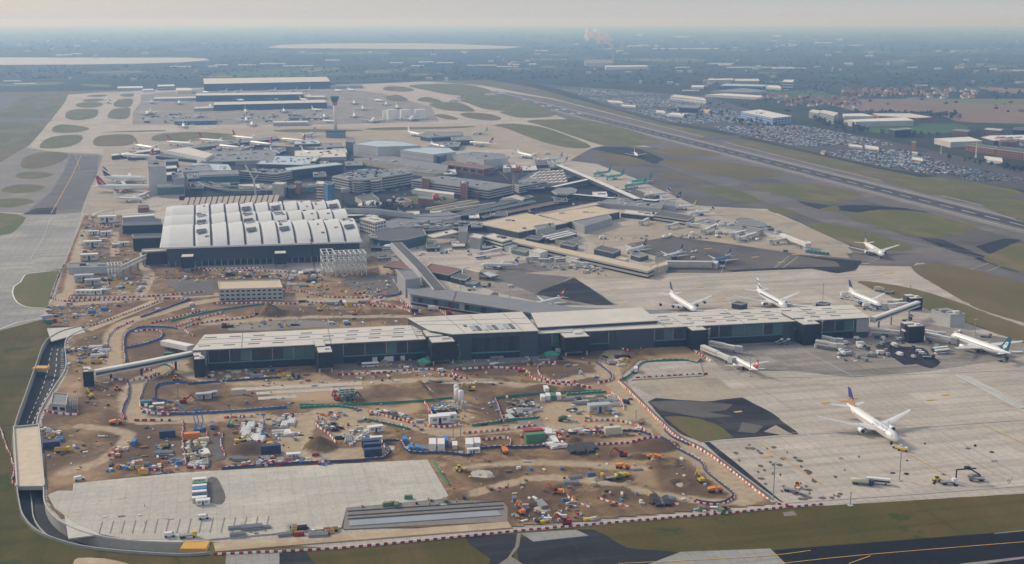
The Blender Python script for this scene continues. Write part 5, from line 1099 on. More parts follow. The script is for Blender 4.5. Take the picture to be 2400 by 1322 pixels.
# ------------------------------------------------------------------ beyond the northern road
BL([("hotel","long blue and white hotel block behind the car parks","hotel",([(1736,262),(1812,277),(1856,273),(1780,257)],15),dict(wall="wall_blue",top="roof_white",style="panes",n=3,win=12,glass="wall_white",plant=5)),
("hotel","curved pale green banded hotel, left wing","hotel",([(1896,262),(1918,266),(1924,260),(1903,257)],14),dict(wall="hotel_green",top="roof_pale",style="bands",n=5)),
("hotel","pale green banded hotel, right wing with an X-braced end","hotel",([(1920,263),(1955,272),(1965,265),(1928,258)],18),dict(wall="hotel_green",top="roof_pale",style="bands",n=5)),
("warehouse","front long white-roofed warehouse by the ploughed field","warehouse",([(1978,281),(2006,286),(2142,283),(2120,275)],12),dict(wall="wall_pale",top="roof_white")),
("warehouse","rear left white-roofed warehouse by the ploughed field","warehouse",([(1978,273),(2050,273),(2020,266),(1975,267)],5),dict(wall="wall_white",top="roof_white")),
("warehouse","grey-roofed brick warehouse right of the white ones","warehouse",([(2060,272),(2150,277),(2185,275),(2130,266),(2046,266)],9),dict(wall="wall_brick",top="roof_pale")),
("hotel","dark round-fronted hotel with a brick wing beside the green field","hotel",([(2083,302),(2098,306),(2136,303),(2120,300)],16),dict(wall="wall_slate",top="roof_grey",style="bands",n=4)),
("hotel","red brick block at the dark hotel's right side","hotel",([(2118,304),(2130,306),(2137,302),(2124,300)],14),dict(wall="wall_brick",top="roof_grey",style="panes",n=3,win=7)),
("office_building","small brick office before the ploughed field","office",([(2232,306),(2268,309),(2275,305),(2240,303)],10),dict(wall="wall_brick",top="roof_grey",style="panes",n=3,win=7)),
("office_building","second small brick office nearer the right edge","office",([(2306,304),(2345,307),(2352,303),(2312,300)],11),dict(wall="wall_brick",top="roof_blue",style="panes",n=3,win=7)),
("office_building","blue-glass office cut by the right picture edge","office",([(2374,304),(2430,306),(2430,298),(2380,299)],12),dict(wall="glass_blue",top="roof_dark",style="bands",n=3)),
("warehouse","bright white warehouse with pale walls near the brick hotels","warehouse",([(2190,325),(2228,334),(2302,331),(2270,321)],12),dict(wall="wall_pale",top="roof_white")),
("warehouse","long wavy white-roofed warehouse at the right edge","warehouse",([(2300,322),(2330,330),(2440,328),(2430,316),(2320,318)],10),dict(wall="wall_slate",top="roof_white")),
("hotel","dark-roofed brick hotel wing, the left one","hotel",([(2262,340),(2332,350),(2338,344),(2270,336)],13),dict(wall="wall_brick",top="roof_dark",style="panes",n=3,win=7)),
("hotel","dark-roofed brick hotel wing, the right one","hotel",([(2334,350),(2430,362),(2436,354),(2345,344)],16),dict(wall="wall_brick",top="roof_dark",style="panes",n=3,win=7)),
("brown_tower","lone brown brick tower among the parked cars","tower",([(2137,334),(2146,335),(2147,332)],20),dict(wall="wall_brick",top="roof_dark")),
("dark_hall","big dark green box building by the runway fence","building",([(1592,252),(1634,254),(1643,249),(1602,246)],12),dict(wall="wall_dark",top="roof_grey")),
("hotel","white cellular hotel left of the dark box","hotel",([(1571,226),(1610,230),(1655,236),(1650,230),(1580,222)],9),dict(wall="wall_white",top="roof_pale",style="panes",n=2,win=8)),
("shed","tan shed right of the dark box","shed",([(1636,259),(1660,262),(1668,257),(1648,256)],6),dict(wall="wall_beige",top="roof_tan")),
("warehouse","wide white-roofed depot above the terraced houses","warehouse",([(1652,222),(1780,229),(1796,225),(1700,219)],5),dict(wall="wall_white",top="roof_white")),
("warehouse","grey glass-roofed works behind the wide depot","warehouse",([(1664,214),(1760,217),(1800,214),(1740,207)],5),dict(wall="wall_grey",top="roof_grey")),
("warehouse","long blue-white works building in the far business park","warehouse",([(1686,201),(1790,203),(1800,199),(1700,196)],5),dict(wall="wall_blue",top="roof_blue")),
("warehouse","small arched white shed at the business park's left","shed",([(1622,204),(1650,204),(1648,200)],5),dict(wall="wall_white",top="roof_white",pitch=3)),
("office_building","cream office row at the back of the business park","office",([(1660,188),(1720,187),(1718,184)],8),dict(wall="wall_beige",top="roof_white")),
("office_building","grey office row at the back of the business park","office",([(1722,190),(1780,190),(1778,185)],6),dict(wall="wall_grey",top="roof_pale")),
("office_building","pale banded block at the right end of the business park","office",([(1833,192),(1858,193),(1862,187),(1838,187)],18),dict(wall="wall_pale",top="roof_white",style="bands",n=3)),
("warehouse","white shed before the pale banded block","shed",([(1796,205),(1832,207),(1826,201)],4),dict(wall="wall_white",top="roof_white")),
("shed","long thin white shed beside the runway road","shed",([(1457,249),(1490,251),(1489,247)],3),dict(wall="wall_white",top="roof_white")),
("shed","white canopy by the runway road","shed",([(1430,240),(1462,242),(1455,237)],3),dict(wall="wall_white",top="roof_white")),
("shed","white depot roof beside the dark green box","shed",([(1560,268),(1600,272),(1612,266),(1575,264)],4),dict(wall="wall_white",top="roof_white")),
("shed","green and white canopy row near the dark box","shed",([(1540,263),(1560,265),(1556,260)],3),dict(wall="wall_white",top="roof_white")),
("petrol_station","white and yellow filling station roof among the cars","petrol station",([(2028,346),(2060,351),(2058,345)],3),dict(wall="wall_white",top="roof_white")),
("bus_depot","cream bus canopy beside the filling station","canopy",([(1992,343),(2022,346),(2018,341)],3),dict(wall="wall_beige",top="roof_white")),
("shed","white and red pavilion beside the runway fence","pavilion",([(2137,374),(2163,378),(2162,372)],5),dict(wall="wall_brick",top="roof_white")),
("shed","white shed with a cream block near the white spires","shed",([(2308,375),(2350,380),(2348,371)],5),dict(wall="wall_white",top="roof_white")),
("service_building","small cream block near the left white spire","building",([(2137,360),(2150,361),(2150,357)],7),dict(wall="wall_white",top="roof_pale")),
("signal_hut","tiny orange and white hut on the grass beyond the runway","hut",([(1923,357),(1932,359),(1934,355)],4),dict(wall="wall_beige",top="radar_red")),
])
for i,(x,y,yt) in enumerate([(2205,360,340),(2287,369,331)]):
 p=G(x,y);h_=HT(x,yt,y);t=thing("beacon_mast","white spire-like mast by the northern road, "+("the shorter left one" if not i else "the tall thick right one"),"mast",None,tuple(p))
 b=MB();b.lathe([(0,2.4 if i else 1.2),(h_*.15,1.3 if i else.8),(h_,.5)],8);part("mast_shaft",b,MATS["roof_white"],t);b=MB();b.lathe([(h_,1),(h_+1,1)],8);part("mast_head",b,MATS["steel_white"],t)
# village houses
random.seed(8)
def house(x,y,grp,lab,s=1.0,col=None):
 p=G(x,y);w,d,h_=random.uniform(9,16)*s,random.uniform(8,10)*s,random.uniform(5,6.5)
 t=thing("house",lab,"house",grp,tuple(p),random.uniform(-.3,.3)+RW);b=MB();b.box(0,0,0,w,d,h_);part("wall",b,MATS[col or random.choice(["wall_brick","wall_beige","wall_white","wall_brick"])],t)
 b=MB();a=w/2+.4;c=d/2+.4;b.quad((-a,-c,h_),(a,-c,h_),(a,0,h_+4),(-a,0,h_+4));b.quad((a,c,h_),(-a,c,h_),(-a,0,h_+4),(a,0,h_+4));b.tri((-a,c,h_),(-a,-c,h_),(-a,0,h_+4));b.tri((a,-c,h_),(a,c,h_),(a,0,h_+4))
 part("roof",b,random.choice([mat("tile_orange",(.36,.19,.13),.8),mat("tile_brown",(.24,.16,.13),.8),MATS["tile_orange"]]),t)
for k in range(95):u=random.random();house(1775+235*u,231+18*u*.4+random.uniform(-9,9)+(8 if u>.3 else 0)*random.random(),"terraced houses by the hotels","brick house with a reddish roof in the estate above the blue and white hotel")
for k in range(70):u=random.random();house(1975+190*u,218+random.uniform(-8,9),"houses in the village across the field","reddish-roofed house in the village beyond the ploughed field")
for k in range(25):house(random.uniform(2170,2290),random.uniform(208,232),"scattered farm houses","pale house in the hamlet at the right beyond the ploughed field",1.3,"wall_white")
for k in range(30):house(random.uniform(2330,2400),random.uniform(332,342),"houses behind the brick hotels","house with a brown roof crowded behind the right brick hotel")
# chimney and its steam
p=G(1437,148);h_=HT(1437,115,148);t=thing("chimney","thin pale chimney trailing steam on the far plain","chimney",None,tuple(p));b=MB();b.lathe([(0,7),(h_,4)],12);part("stack",b,MATS["wall_pale"],t);b=MB();b.lathe([(h_,4.6),(h_+2,4.6)],12);part("stack_rim",b,MATS["wall_grey"],t)
sm=bpy.data.materials.new("steam");sm.use_nodes=True;N_=sm.node_tree.nodes;N_.clear();o_=N_.new("ShaderNodeOutputMaterial");ps=N_.new("ShaderNodeMixShader");ps.inputs[0].default_value=.7;dfn=N_.new("ShaderNodeBsdfDiffuse");tln=N_.new("ShaderNodeBsdfTranslucent");dfn.inputs[0].default_value=tln.inputs[0].default_value=(.95,.94,.93,1);sm.node_tree.links.new(dfn.outputs[0],ps.inputs[1]);sm.node_tree.links.new(tln.outputs[0],ps.inputs[2]);tr=N_.new("ShaderNodeBsdfTransparent");mx=N_.new("ShaderNodeMixShader")
tl=N_.new("ShaderNodeTexNoise");tl.inputs["Scale"].default_value=.03;tl.inputs["Detail"].default_value=6
lw=N_.new("ShaderNodeLayerWeight");lw.inputs[0].default_value=.35;mr=N_.new("ShaderNodeMapRange");mr.inputs[1].default_value=.62;mr.inputs[2].default_value=.95;mr.inputs[3].default_value=.97;mr.inputs[4].default_value=0
tc_=N_.new("ShaderNodeTexCoord");L2=sm.node_tree.links;L2.new(lw.outputs["Facing"],mr.inputs[0]);L2.new(mr.outputs[0],mx.inputs[0]);L2.new(tr.outputs[0],mx.inputs[1]);L2.new(ps.outputs[0],mx.inputs[2]);L2.new(mx.outputs[0],o_.inputs[0])
b=MB();Yc=p.y
path=[(1437,114,3),(1433,107,6),(1427,100,9),(1420,95,12),(1411,91,13),(1403,87,13),(1395,82,13),(1386,79,12),(1379,76,11),(1374,84,7),(1404,99,7),(1377,92,6),(1396,74,7)]
random.seed(4)
ico=bmesh.new();bmesh.ops.create_icosphere(ico,subdivisions=2,radius=1);iv=[v.co.copy() for v in ico.verts];ifc=[tuple(v.index for v in f.verts) for f in ico.faces];ico.free()
for(x,y,r) in path:
 for q in range(2):
  xx,yy=x+random.gauss(0,r*.32),y+random.gauss(0,r*.28);u,dy,dz=ray(xx,yy);tt_=Yc/dy;c_=Vector((u*tt_,Yc+random.gauss(0,25),H+dz*tt_));R_=r*random.uniform(.6,.85)*Yc/FPX
  i0_=len(b.v)
  for v in iv:b.v.append(tuple(c_+v*R_*(1+.45*mnoise.noise(v*2.6+c_*.01))))
  for f in ifc:b.f.append(tuple(i0_+k for k in f));b.m.append(0)
o=part("steam_cloud",b,sm,None,True);rm=o.modifiers.new("merge","REMESH");rm.mode="VOXEL";rm.voxel_size=4.5;rm.use_smooth_shade=True;o["kind"]="stuff";o["label"]="white steam drifting left from the far chimney"
# more of the crowded middle: small blocks, link corridors and ramps between the large halls
random.seed(17)
SM="""440 430 26 12 wall_pale roof_grey|squat pale hut below the low annexe left of the framed glazed hall
448 450 30 8 wall_slate roof_dark|dark low shed before the framed glazed hall
500 446 40 6 wall_teal roof_grey|long green-glazed canopy behind the beige ribs, left part
560 449 60 6 wall_teal roof_pale|long green-glazed canopy behind the beige ribs, middle part
610 452 34 7 wall_teal roof_grey|green pyramid-like canopy behind the beige ribs, right part
712 412 26 16 wall_dark roof_grey|dark cube between the long dark hall and the brick tower
728 400 12 22 wall_white roof_white|slim white frame tower before the long dark hall
752 404 20 14 wall_pale roof_pale|pale block between the slim frame tower and the large car park
735 425 30 10 wall_slate roof_dark|dark low block left of the scaffolded tower
800 452 30 8 wall_pale roof_white|pale kiosk block under the large car park
905 440 30 12 wall_slate roof_blue|blue-grey block between the two ramp drums and the brick towers
940 428 26 10 wall_grey roof_grey|grey block under the right end of the large car park
1040 418 30 9 wall_white roof_white|white rolled roofs before the red-brown block
1000 412 24 8 wall_grey roof_grey|grey annexe under the curved-ended hall
1180 405 30 10 wall_white roof_white|white canopy block left of the orange radar tower
1225 408 34 8 wall_pale roof_pale|pale canopy right of the orange radar tower
1255 395 30 8 wall_slate roof_dark|dark lounge block below the two side-by-side airliners
1290 402 28 9 wall_pale roof_grey|pale box at the root of the diagonal white pier
1240 452 36 9 wall_slate roof_grey|slate block left of the octagonal lounge
1180 480 26 5 wall_brick roof_dark|low brick cabin beside the long red roof strip
1300 480 30 6 wall_slate roof_dark|dark low cabin at the end of the red roof strip
1390 470 34 8 wall_white roof_white|white wedge roof below the low tube pier
1450 468 30 8 wall_grey roof_grey|grey block under the end of the low tube pier
1010 512 40 7 wall_grey roof_pale|grey ducted block behind the terminal roofs
1060 500 50 6 wall_slate roof_grey|long slate block along the terminal road
955 515 30 7 wall_teal roof_pale|green-tinted block behind the white office
1100 520 24 8 wall_pale roof_white|pale block left of the tan roofs
1150 512 40 5 wall_dark roof_dark|dark low block above the left tan roof
1000 590 30 8 wall_dark roof_dark|dark shelter beneath the cream dotted block
1060 585 30 7 wall_grey roof_pale|grey bridge block right of the cream dotted block
1105 545 26 12 wall_slate roof_grey|slate block behind the white stair shaft
870 590 40 9 wall_slate roof_grey|mesh-fronted slate block right of the wave roof
690 345 60 6 wall_slate roof_blue|low blue roof beyond the ridge-like pier
760 352 46 6 wall_grey roof_grey|low grey link under the control tower
620 362 50 6 wall_slate roof_dark|dark link roof behind the crowded grey roof
560 372 40 8 wall_blue roof_blue|blue box roof on the crowded halls
520 388 34 8 wall_slate roof_grey|slate hall next to the framed glazed hall
780 366 34 7 wall_pale roof_white|white-topped link beside the ribbed tower
880 380 40 5 wall_white roof_pale|pale low roofline under the long two-level hall
810 396 40 7 wall_slate roof_grey|slate roof block behind the large car park
300 376 40 5 wall_slate roof_dark|low dark stores on the pier's near apron
1130 588 24 7 wall_pale roof_white|white box at the kinked jet bridge"""
for ln in SM.split("\n"):
 a,lab=ln.split("|");x,y,w,d_r,wl_,tp_=a.split();x,y,w,d_r=map(float,(x,y,w,d_r));s_=(y-HOR)/240
 B("service_building",lab,"building",[(x,y-d_r),(x+w,y-d_r-w*.03),(x+w-3,y-d_r-7-s_*3)],drop=d_r,wall=wl_,top=tp_,plant=random.choice((1,2,4)),style=random.choice(("plain","bands","bands")),n=max(1,int(d_r/s_/4)))
for i,(pts,w) in enumerate([([(470,425),(500,438),(560,445),(640,444)],9),([(480,420),(520,432),(600,438)],6),([(880,500),(1000,508),(1100,500),(1250,470)],9)]):
 tube("ramp_road",["lower curved elevated ramp before the framed hall","upper curved elevated ramp before the framed hall","raised road curving between the court and the terminals"][i],"ramp",smoothpts(pts,3,False),6,w,1.2,"wall_pale","wall_slate",legs=6)
# ------------------------------------------------------------------ airliners
for nm,c in dict(pw=(.74,.74,.73),pblue=(.02,.045,.22),pgold=(.42,.25,.12),pgrey=(.30,.32,.36),pred=(.50,.04,.04),pvred=(.36,.02,.035),pteal=(.03,.33,.30),pgreen=(.03,.28,.13),pyel=(.80,.62,.03),pdk=(.015,.02,.06),pbell=(.03,.15,.40),pblk=(.02,.02,.02),pal=(.42,.43,.45),pwing=(.60,.61,.62),pcy=(.10,.32,.50),pnz=(.01,.12,.22)).items():
 mat(nm,c,.35,var=0,spec=.5)
AT={"777":(63.7,60.9,3.1,2,10.5,31,13),"767":(54,47.6,2.6,2,9.5,31,11),"747":(70.6,64.4,3.4,4,11,37,15),"380":(72.7,79.8,4.2,4,14.5,33,19),"340":(63.6,60.3,2.85,4,9.8,30,11.5),"320":(37.6,34.1,2.0,2,6.8,25,6.8)}
def d_(u,v,a,b,w):return abs((u-a)-(v-b))<w
FIN={"united":lambda u,v:"pgold" if v<.38+.25*(1-u)*.0 and(int((u*3+v*7))%2 or v<.12) else("pgold" if v<.42 else "pblue"),"oldunited":lambda u,v:"pblue" if v>.45 else("pgrey" if v>.3 else "pw"),"swiss":lambda u,v:"pw" if(abs(u-.5)<.14 and.3<v<.75) or(abs(v-.52)<.10 and.2<u<.8) else "pred",
"elal":lambda u,v:"pblue" if abs(v-.25-.3*u)<.09 or abs(v-.7)<.08 else "pw","nz":lambda u,v:"pw" if.12<hypot(u-.5,(v-.42)*.9)<.24 or abs(u-.5)<.06 and v>.3 and v<.5 else "pnz",
"emirates":lambda u,v:["pred","pblk","pw","pgreen","pw"][min(4,int((v*.75+(1-u)*.45)/.27))] if u+v*.3>.2 else "pw","virgin":lambda u,v:"pw" if abs(u-v*.6-.2)<.07 and.15<v<.6 else "pvred",
"ba":lambda u,v:["pred","pw","pblue","pw"][int((v*3.4+u*1.6))%4] if v<.85 else "pblue","lh":lambda u,v:"pyel" if hypot(u-.5,v-.42)<.2 else "pdk","bmi":lambda u,v:"pbell" if v>.3 else "pw",
"al":lambda u,v:"pgreen" if hypot(u-.5,v-.5)<.25 else "pteal","gw":lambda u,v:"pyel" if u<.75 else "pdk","ac":lambda u,v:"pred" if hypot(u-.5,v-.45)<.18 else "pcy" if v>.7 else "pw","aa":lambda u,v:"pred" if u<.5 else "pblue" if v>.5 else "pal",
"qf":lambda u,v:"pw" if abs(v-.2-u*.3)<.08 else "pred","white":lambda u,v:"pw"}
BODY={"united":("pw","pw",-9,"pw"),"oldunited":("pw","pbell",-.12,"pblue"),"al":("pteal","pw",-.15,"pw"),"bmi":("pbell","pw",-.5,"pbell"),"emirates":("pw","pw",-9,"pw"),"virgin":("pw","pw",-9,"pvred"),"ba":("pw","pblue",-.75,"pblue")}
ACP={}
def aircraft_proto(ty,lv):
 L,SPN,R,NE,FH,SW,CR=AT[ty];zc=R+(2.2 if ty!="320" else 1.6);t=thing("airliner","x","airliner");top,bel,bz,eng=BODY.get(lv,("pw","pw",-9,"pw"))
 b=MB();n=14;rings=[]
 prof=[(0,.04,-.25),(.006,.22,-.22),(.02,.46,-.16),(.045,.72,-.08),(.08,.93,-.02),(.12,1,0),(.66,1,0),(.74,.95,.04),(.82,.76,.17),(.90,.50,.32),(.96,.27,.42),(1,.08,.47)]
 for s,r,dz in prof:
  rings.append([(L/2-s*L,R*r*cos(2*pi*k/n+pi/n),zc+R*dz+R*r*sin(2*pi*k/n+pi/n)*(1.0 if ty!="380" else 1.15)) for k in range(n)])
 for q in rings:b.v+=q
 for j in range(len(rings)-1):
  for k in range(n):
   f=(j*n+k,j*n+(k+1)%n,(j+1)*n+(k+1)%n,(j+1)*n+k);zz=sum(b.v[i][2] for i in f)/4;b.f.append(f);b.m.append(1 if zz<zc+bz*R else 0)
 b.f.append(tuple(range(n))[::-1]);b.m.append(0)
 fu=part("fuselage",b,[MATS[top],MATS[bel]],t,True)
 for sd in(-1,1):
  b=MB();b.beam((L/2-.12*L,sd*R*.985,zc+R*.22),(L/2-.76*L,sd*R*.985,zc+R*.22),.08,.42);part("window_line",b,MATS["pgrey"],fu)
 b=MB()
 for sd in(-1,1):b.quad((L/2-.022*L,0,zc+R*.33),(L/2-.022*L+.2,sd*R*.0,zc+R*.12),(L/2-.045*L,sd*R*.70,zc+R*.22),(L/2-.052*L,sd*R*.55,zc+R*.52))
 part("windscreen",b,MATS["glass_dark"],fu)
 def foil(P,th,m,name,par=t):
  b=MB();i=len(b.v)
  for(x0,x1,y,z,tk) in P:b.v+=[(x0,y,z),((x0*.65+x1*.35),y,z+tk*.55),(x1,y,z),((x0*.65+x1*.35),y,z-tk*.45)]
  for j in range(len(P)-1):
   for k in range(4):b.f.append((4*j+k,4*j+(k+1)%4,4*j+4+(k+1)%4,4*j+4+k));b.m.append(0)
  b.f.append((0,1,2,3));b.m.append(0);e=4*(len(P)-1);b.f.append((e,e+1,e+2,e+3));b.m.append(0);return part(name,b,MATS[m],par)
 xr=L/2-.34*L;tn=tan(radians(SW));hs=SPN/2
 for sd in(-1,1):
  P=[(xr+.5,xr-CR*1.1,sd*R*.5,zc-R*.62,1.6*R/3),(xr-(hs*.33)*tn,xr-CR*1.02,sd*hs*.33,zc-R*.35,1.0*R/3),(xr-hs*.97*tn,xr-hs*.97*tn-CR*.22,sd*hs*.97,zc+hs*.075,.35),(xr-hs*tn-.6,xr-hs*tn-CR*.2,sd*hs,zc+hs*.085,.1)]
  w=foil(P,1,"pwing","wing")
  xt=L/2-.86*L;ht=hs*.36;foil([(xt,xt-CR*.52,sd*.2,zc+R*.45,.5),(xt-ht*tn*1.1,xt-ht*tn*1.1-CR*.2,sd*ht,zc+R*.6,.15)],1,"pwing","tailplane")
  for e in range(NE//2):
   yy=hs*(.32 if e==0 and NE==2 else(.36,.66)[e]);xx=xr-yy*tn+CR*.28*(1 if e==0 else.8);er=R*(.52 if NE==2 else.40);zz=zc-R*.35-er*1.15+(yy/hs)*.075*hs
   b=MB();b.lathe([(-er*2.9,er*.5),(-er*1.2,er*.95),(er*.6,er*1.05),(er*.85,er*.92)],12,0,'x',(xx,sd*yy,zz));en=part("engine",b,MATS[eng],t,True)
   b=MB();b.lathe([(er*.86,er*.80),(er*.9,er*.78)],12,0,'x',(xx,sd*yy,zz));part("intake",b,MATS["pblk"],en)
   b=MB();b.beam((xx-er,sd*yy,zz+er),(xx-er*3.5,sd*yy,zz+er*1.5),.4,er*.8);part("pylon",b,MATS["pal"],en)
 names=[];b=MB();NU,NV=7,9;cols=FIN[lv];x0=L/2-.80*L;c0=FH*.98;zb=zc+R*.62
 def fpnt(u,v,s):c=c0*(1-.62*v);xs=x0-v*FH*.85;return(xs-u*c,s*(.35*(1-v)+.08)*(1 if 0<u<1 else.15),zb+v*FH+u*.2)
 for s in(-1,1):
  for i in range(NU):
   for j in range(NV):
    m=cols((i+.5)/NU,(j+.5)/NV);
    if m not in names:names.append(m)
    q=[fpnt(i/NU,j/NV,s),fpnt((i+1)/NU,j/NV,s),fpnt((i+1)/NU,(j+1)/NV,s),fpnt(i/NU,(j+1)/NV,s)];b.quad(*(q if s<0 else q[::-1]),names.index(m))
 part("tail_fin",b,[MATS[m] for m in names],t)
 for(x,y) in((L*.40,0),(-L*.03,R*.9),(-L*.03,-R*.9)):
  b=MB();b.box(x,y,0,1.6,1.2,1.3);b.box(x,y,1,.5,.5,zc-R);part("landing_gear",b,MATS["pblk"],t)
 if lv=="united" and ty=="777":
  cu=bpy.data.curves.new("title",'FONT');cu.body="UNITED";cu.size=3.9;cu.space_character=1.25;ob=bpy.data.objects.new("title",cu);C.objects.link(ob)
  dg=bpy.context.evaluated_depsgraph_get();me=bpy.data.meshes.new_from_object(ob.evaluated_get(dg));bpy.data.objects.remove(ob);bb=bmesh.new();bb.from_mesh(me);bmesh.ops.triangulate(bb,faces=bb.faces);bmesh.ops.subdivide_edges(bb,edges=bb.edges,cuts=1)
  xs=[v.co.x for v in bb.verts];W0=max(xs)
  for sd in(-1,1):
   b2=bb.copy()
   for v in b2.verts:
    x_,y_=v.co.x,v.co.y;a=radians(20)+y_/(R+.0);xx=L/2-.14*L-(W0-x_ if sd<0 else x_)
    v.co=Vector((xx,sd*(R+.05)*cos(a),zc+(R+.05)*sin(a)))
   m2=bpy.data.meshes.new("title_lettering");b2.to_mesh(m2);m2.materials.append(MATS["pblue"]);link("title_lettering",m2,fu)
  bb.free()
 if lv=="elal":
  b=MB();
  for sd in(-1,1):b.beam((L*.33,sd*R*.93,zc+R*.48),(-L*.28,sd*R*.93,zc+R*.48),.5,.7)
  part("body_stripe",b,MATS["pblue"],fu)
 if lv=="united":
  b=MB()
  for sd in(-1,1):b.beam((L*.40,sd*R*1.0,zc-R*.05),(-L*.28,sd*R*1.0,zc-R*.05),.06,.3)
  part("body_stripe",b,MATS["pgold"],fu)
 return t
def plane(ty,lv,nose,tail,label,zc=None,sc=1.0):
 L,_,R,*_r=AT[ty];zz=R+2;a,c=G(*nose,zz),G(*tail,zz+.3);d=a-c;ang=atan2(d.y,d.x);m=(a+c)/2
 k=(ty,lv);new=k not in ACP
 if new:ACP[k]=aircraft_proto(ty,lv);o=ACP[k]
 else:o=dup(ACP[k])
 o.location=(m.x,m.y,.22);o.rotation_euler=(0,0,ang);o["label"]=label;o["group"]="airliners parked and taxiing";sc=sc*(1.2 if nose[1]<480 and ty!="380" else 1.0);o.scale=(sc,sc,sc);return o
for a in[("777","united",(2111,1036),(1978,947),"large white airliner lettered UNITED on the near apron, a tug at its nose"),("777","nz",(2223,783),(2376,836),"white airliner with a teal fin bearing a white spiral at the right edge"),
("320","swiss",(1718,838),(1775,868),"small white airliner with red cross-marked fin at the foot of the jet bridge"),
("340","oldunited",(1636,732),(1564,688),"grey-blue bellied airliner behind the concourse roof, leftmost of the three"),
("777","elal",(1846,722),(1770,681),"white airliner with thin blue stripes across its fin behind the concourse roof"),
("767","oldunited",(2065,717),(1988,685),"blue-bellied airliner standing by the right end of the concourse"),
("777","united",(2080,603),(2016,566),"white airliner taxiing out beside the row of yellow carts"),
("320","swiss",(1258,712),(1318,697),"white airliner with a red fin alone on the dark wedge-shaped apron"),
("320","ba",(1143,620),(1200,620),"cream airliner with red and blue ribbon fin beside the thin blue-grey canopy"),
("320","lh",(1466,588),(1518,575),"white airliner, dark blue fin with yellow disc, left of two on the tan pier"),
("320","oldunited",(1552,603),(1602,589),"white airliner with a plain dark blue fin mid-way along the tan pier tip"),
("320","bmi",(1667,613),(1714,599),"bright blue airliner with white belly at the pale footbridge"),
("320","al",(1388,409),(1435,402),"green-topped airliner farthest up the diagonal white pier"),
("320","al",(1417,417),(1465,410),"green-topped airliner second from the top of the diagonal pier"),
("320","al",(1475,427),(1532,420),"green-topped airliner, the upper of the close pair"),
("320","al",(1460,437),(1518,430),"green-topped airliner, the lower of the close pair"),
("320","ba",(1514,458),(1566,453),"white airliner with ribbon fin at the tip of the diagonal white pier"),
("320","lh",(1537,472),(1590,467),"white airliner with dark fin and yellow disc behind the curved grey block"),
("320","gw",(1582,486),(1628,482),"white airliner with a bright yellow fin"),
("320","ba",(1620,499),(1669,495),"white airliner with ribbon fin beside the ribbed pier block"),
("320","ba",(1495,366),(1486,358),"little white airliner turning on the dark taxiway toward the runway"),
("767","ac",(1257,370),(1204,358),"white airliner with a small red mark on its fin near the grey warehouse"),
("320","ba",(1272,376),(1320,371),"upper of two white airliners side by side above the radar tower"),
("320","ba",(1284,385),(1334,379),"lower of two white airliners side by side above the radar tower"),
("767","aa",(1098,335),(1158,340),"white airliner with a silver-red fin at the remote pier"),
("320","ba",(1115,312),(1135,310),"small airliner behind the remote pier on the taxiway side"),
("767","white",(985,317),(956,311),"white-tailed airliner left of the remote pier"),
("767","oldunited",(1043,347),(1010,340),"blue-nosed airliner tucked behind the stepped glass terminal"),
("767","aa",(1058,236),(1080,234),"white airliner alone on the far taxiway junction"),
("380","qf",(872,284),(878,277),"red-finned double-decker left of the fuel tanks, seen from the front"),
("380","qf",(962,280),(970,273),"red-finned double-decker standing before the fuel tanks"),
("340","virgin",(360,349),(317,342),"red-finned airliner at the far left of the upper pier row"),
("340","virgin",(444,339),(400,335),"second red-finned airliner in the upper pier row"),
("340","virgin",(520,333),(474,329),"third red-finned airliner in the upper pier row"),
("340","virgin",(594,327),(548,322),"fourth red-finned airliner in the upper pier row"),
("340","virgin",(302,366),(344,368),"red-finned airliner on the near side of the thin white-topped pier"),
("767","lh",(512,343),(566,348),"white airliner with dark and yellow fin mid-pier"),
("340","virgin",(586,335),(640,341),"red-finned airliner facing left, nearest the ridge-like pier"),
("340","virgin",(664,328),(712,332),"red-finned airliner facing left, near the control tower"),
("767","nz",(702,321),(747,311),"all-white airliner with a dark fin tip on the grass side of the pier"),
("320","white",(655,360),(633,354),"white tail rising behind the crowded grey roof, left of two"),
("320","white",(728,359),(708,354),"white tail rising behind the crowded grey roof, right of two"),
("380","emirates",(352,421),(238,417),"giant double-decker with a green, white, black and red striped fin"),
("747","virgin",(352,441),(233,440),"red-finned jumbo below the striped-fin giant"),
("320","white",(331,468),(272,465),"small white airliner parked below the red-finned jumbo")]:plane(*a)
far=[(250,233,4),(252,239,4),(345,264,2),(420,240,2),(355,240,4),(352,263,4),(480,216,0),(525,214,1),(560,214,1),(640,212,1),(690,212,1),(720,211,1),(500,233,0),(560,234,0),(640,232,0),(710,233,0),(493,248,2),(575,260,2),(665,259,2),(740,257,0),(760,272,2),(430,294,2),(590,290,2),(577,280,2),(790,212,0),(820,210,0),(830,200,0),(830,240,2),(905,243,2),(850,253,2),(885,235,0),(830,270,2),(768,284,0),(930,250,2),(725,225,2)]
for i,(x,y,k) in enumerate(far):
 dx=[(10,1),(-10,1),(1.5,3.5),(-1.5,3.5),(1,-3.5)][k]
 plane(["767","320"][k<2],["ba","white"][i%2],(x+dx[0],y+dx[1]),(x-dx[0]*.6,y-dx[1]*.6),"small white airliner parked at the far terminals" if i%2 else "white airliner with a ribbon-coloured fin at the far terminals")
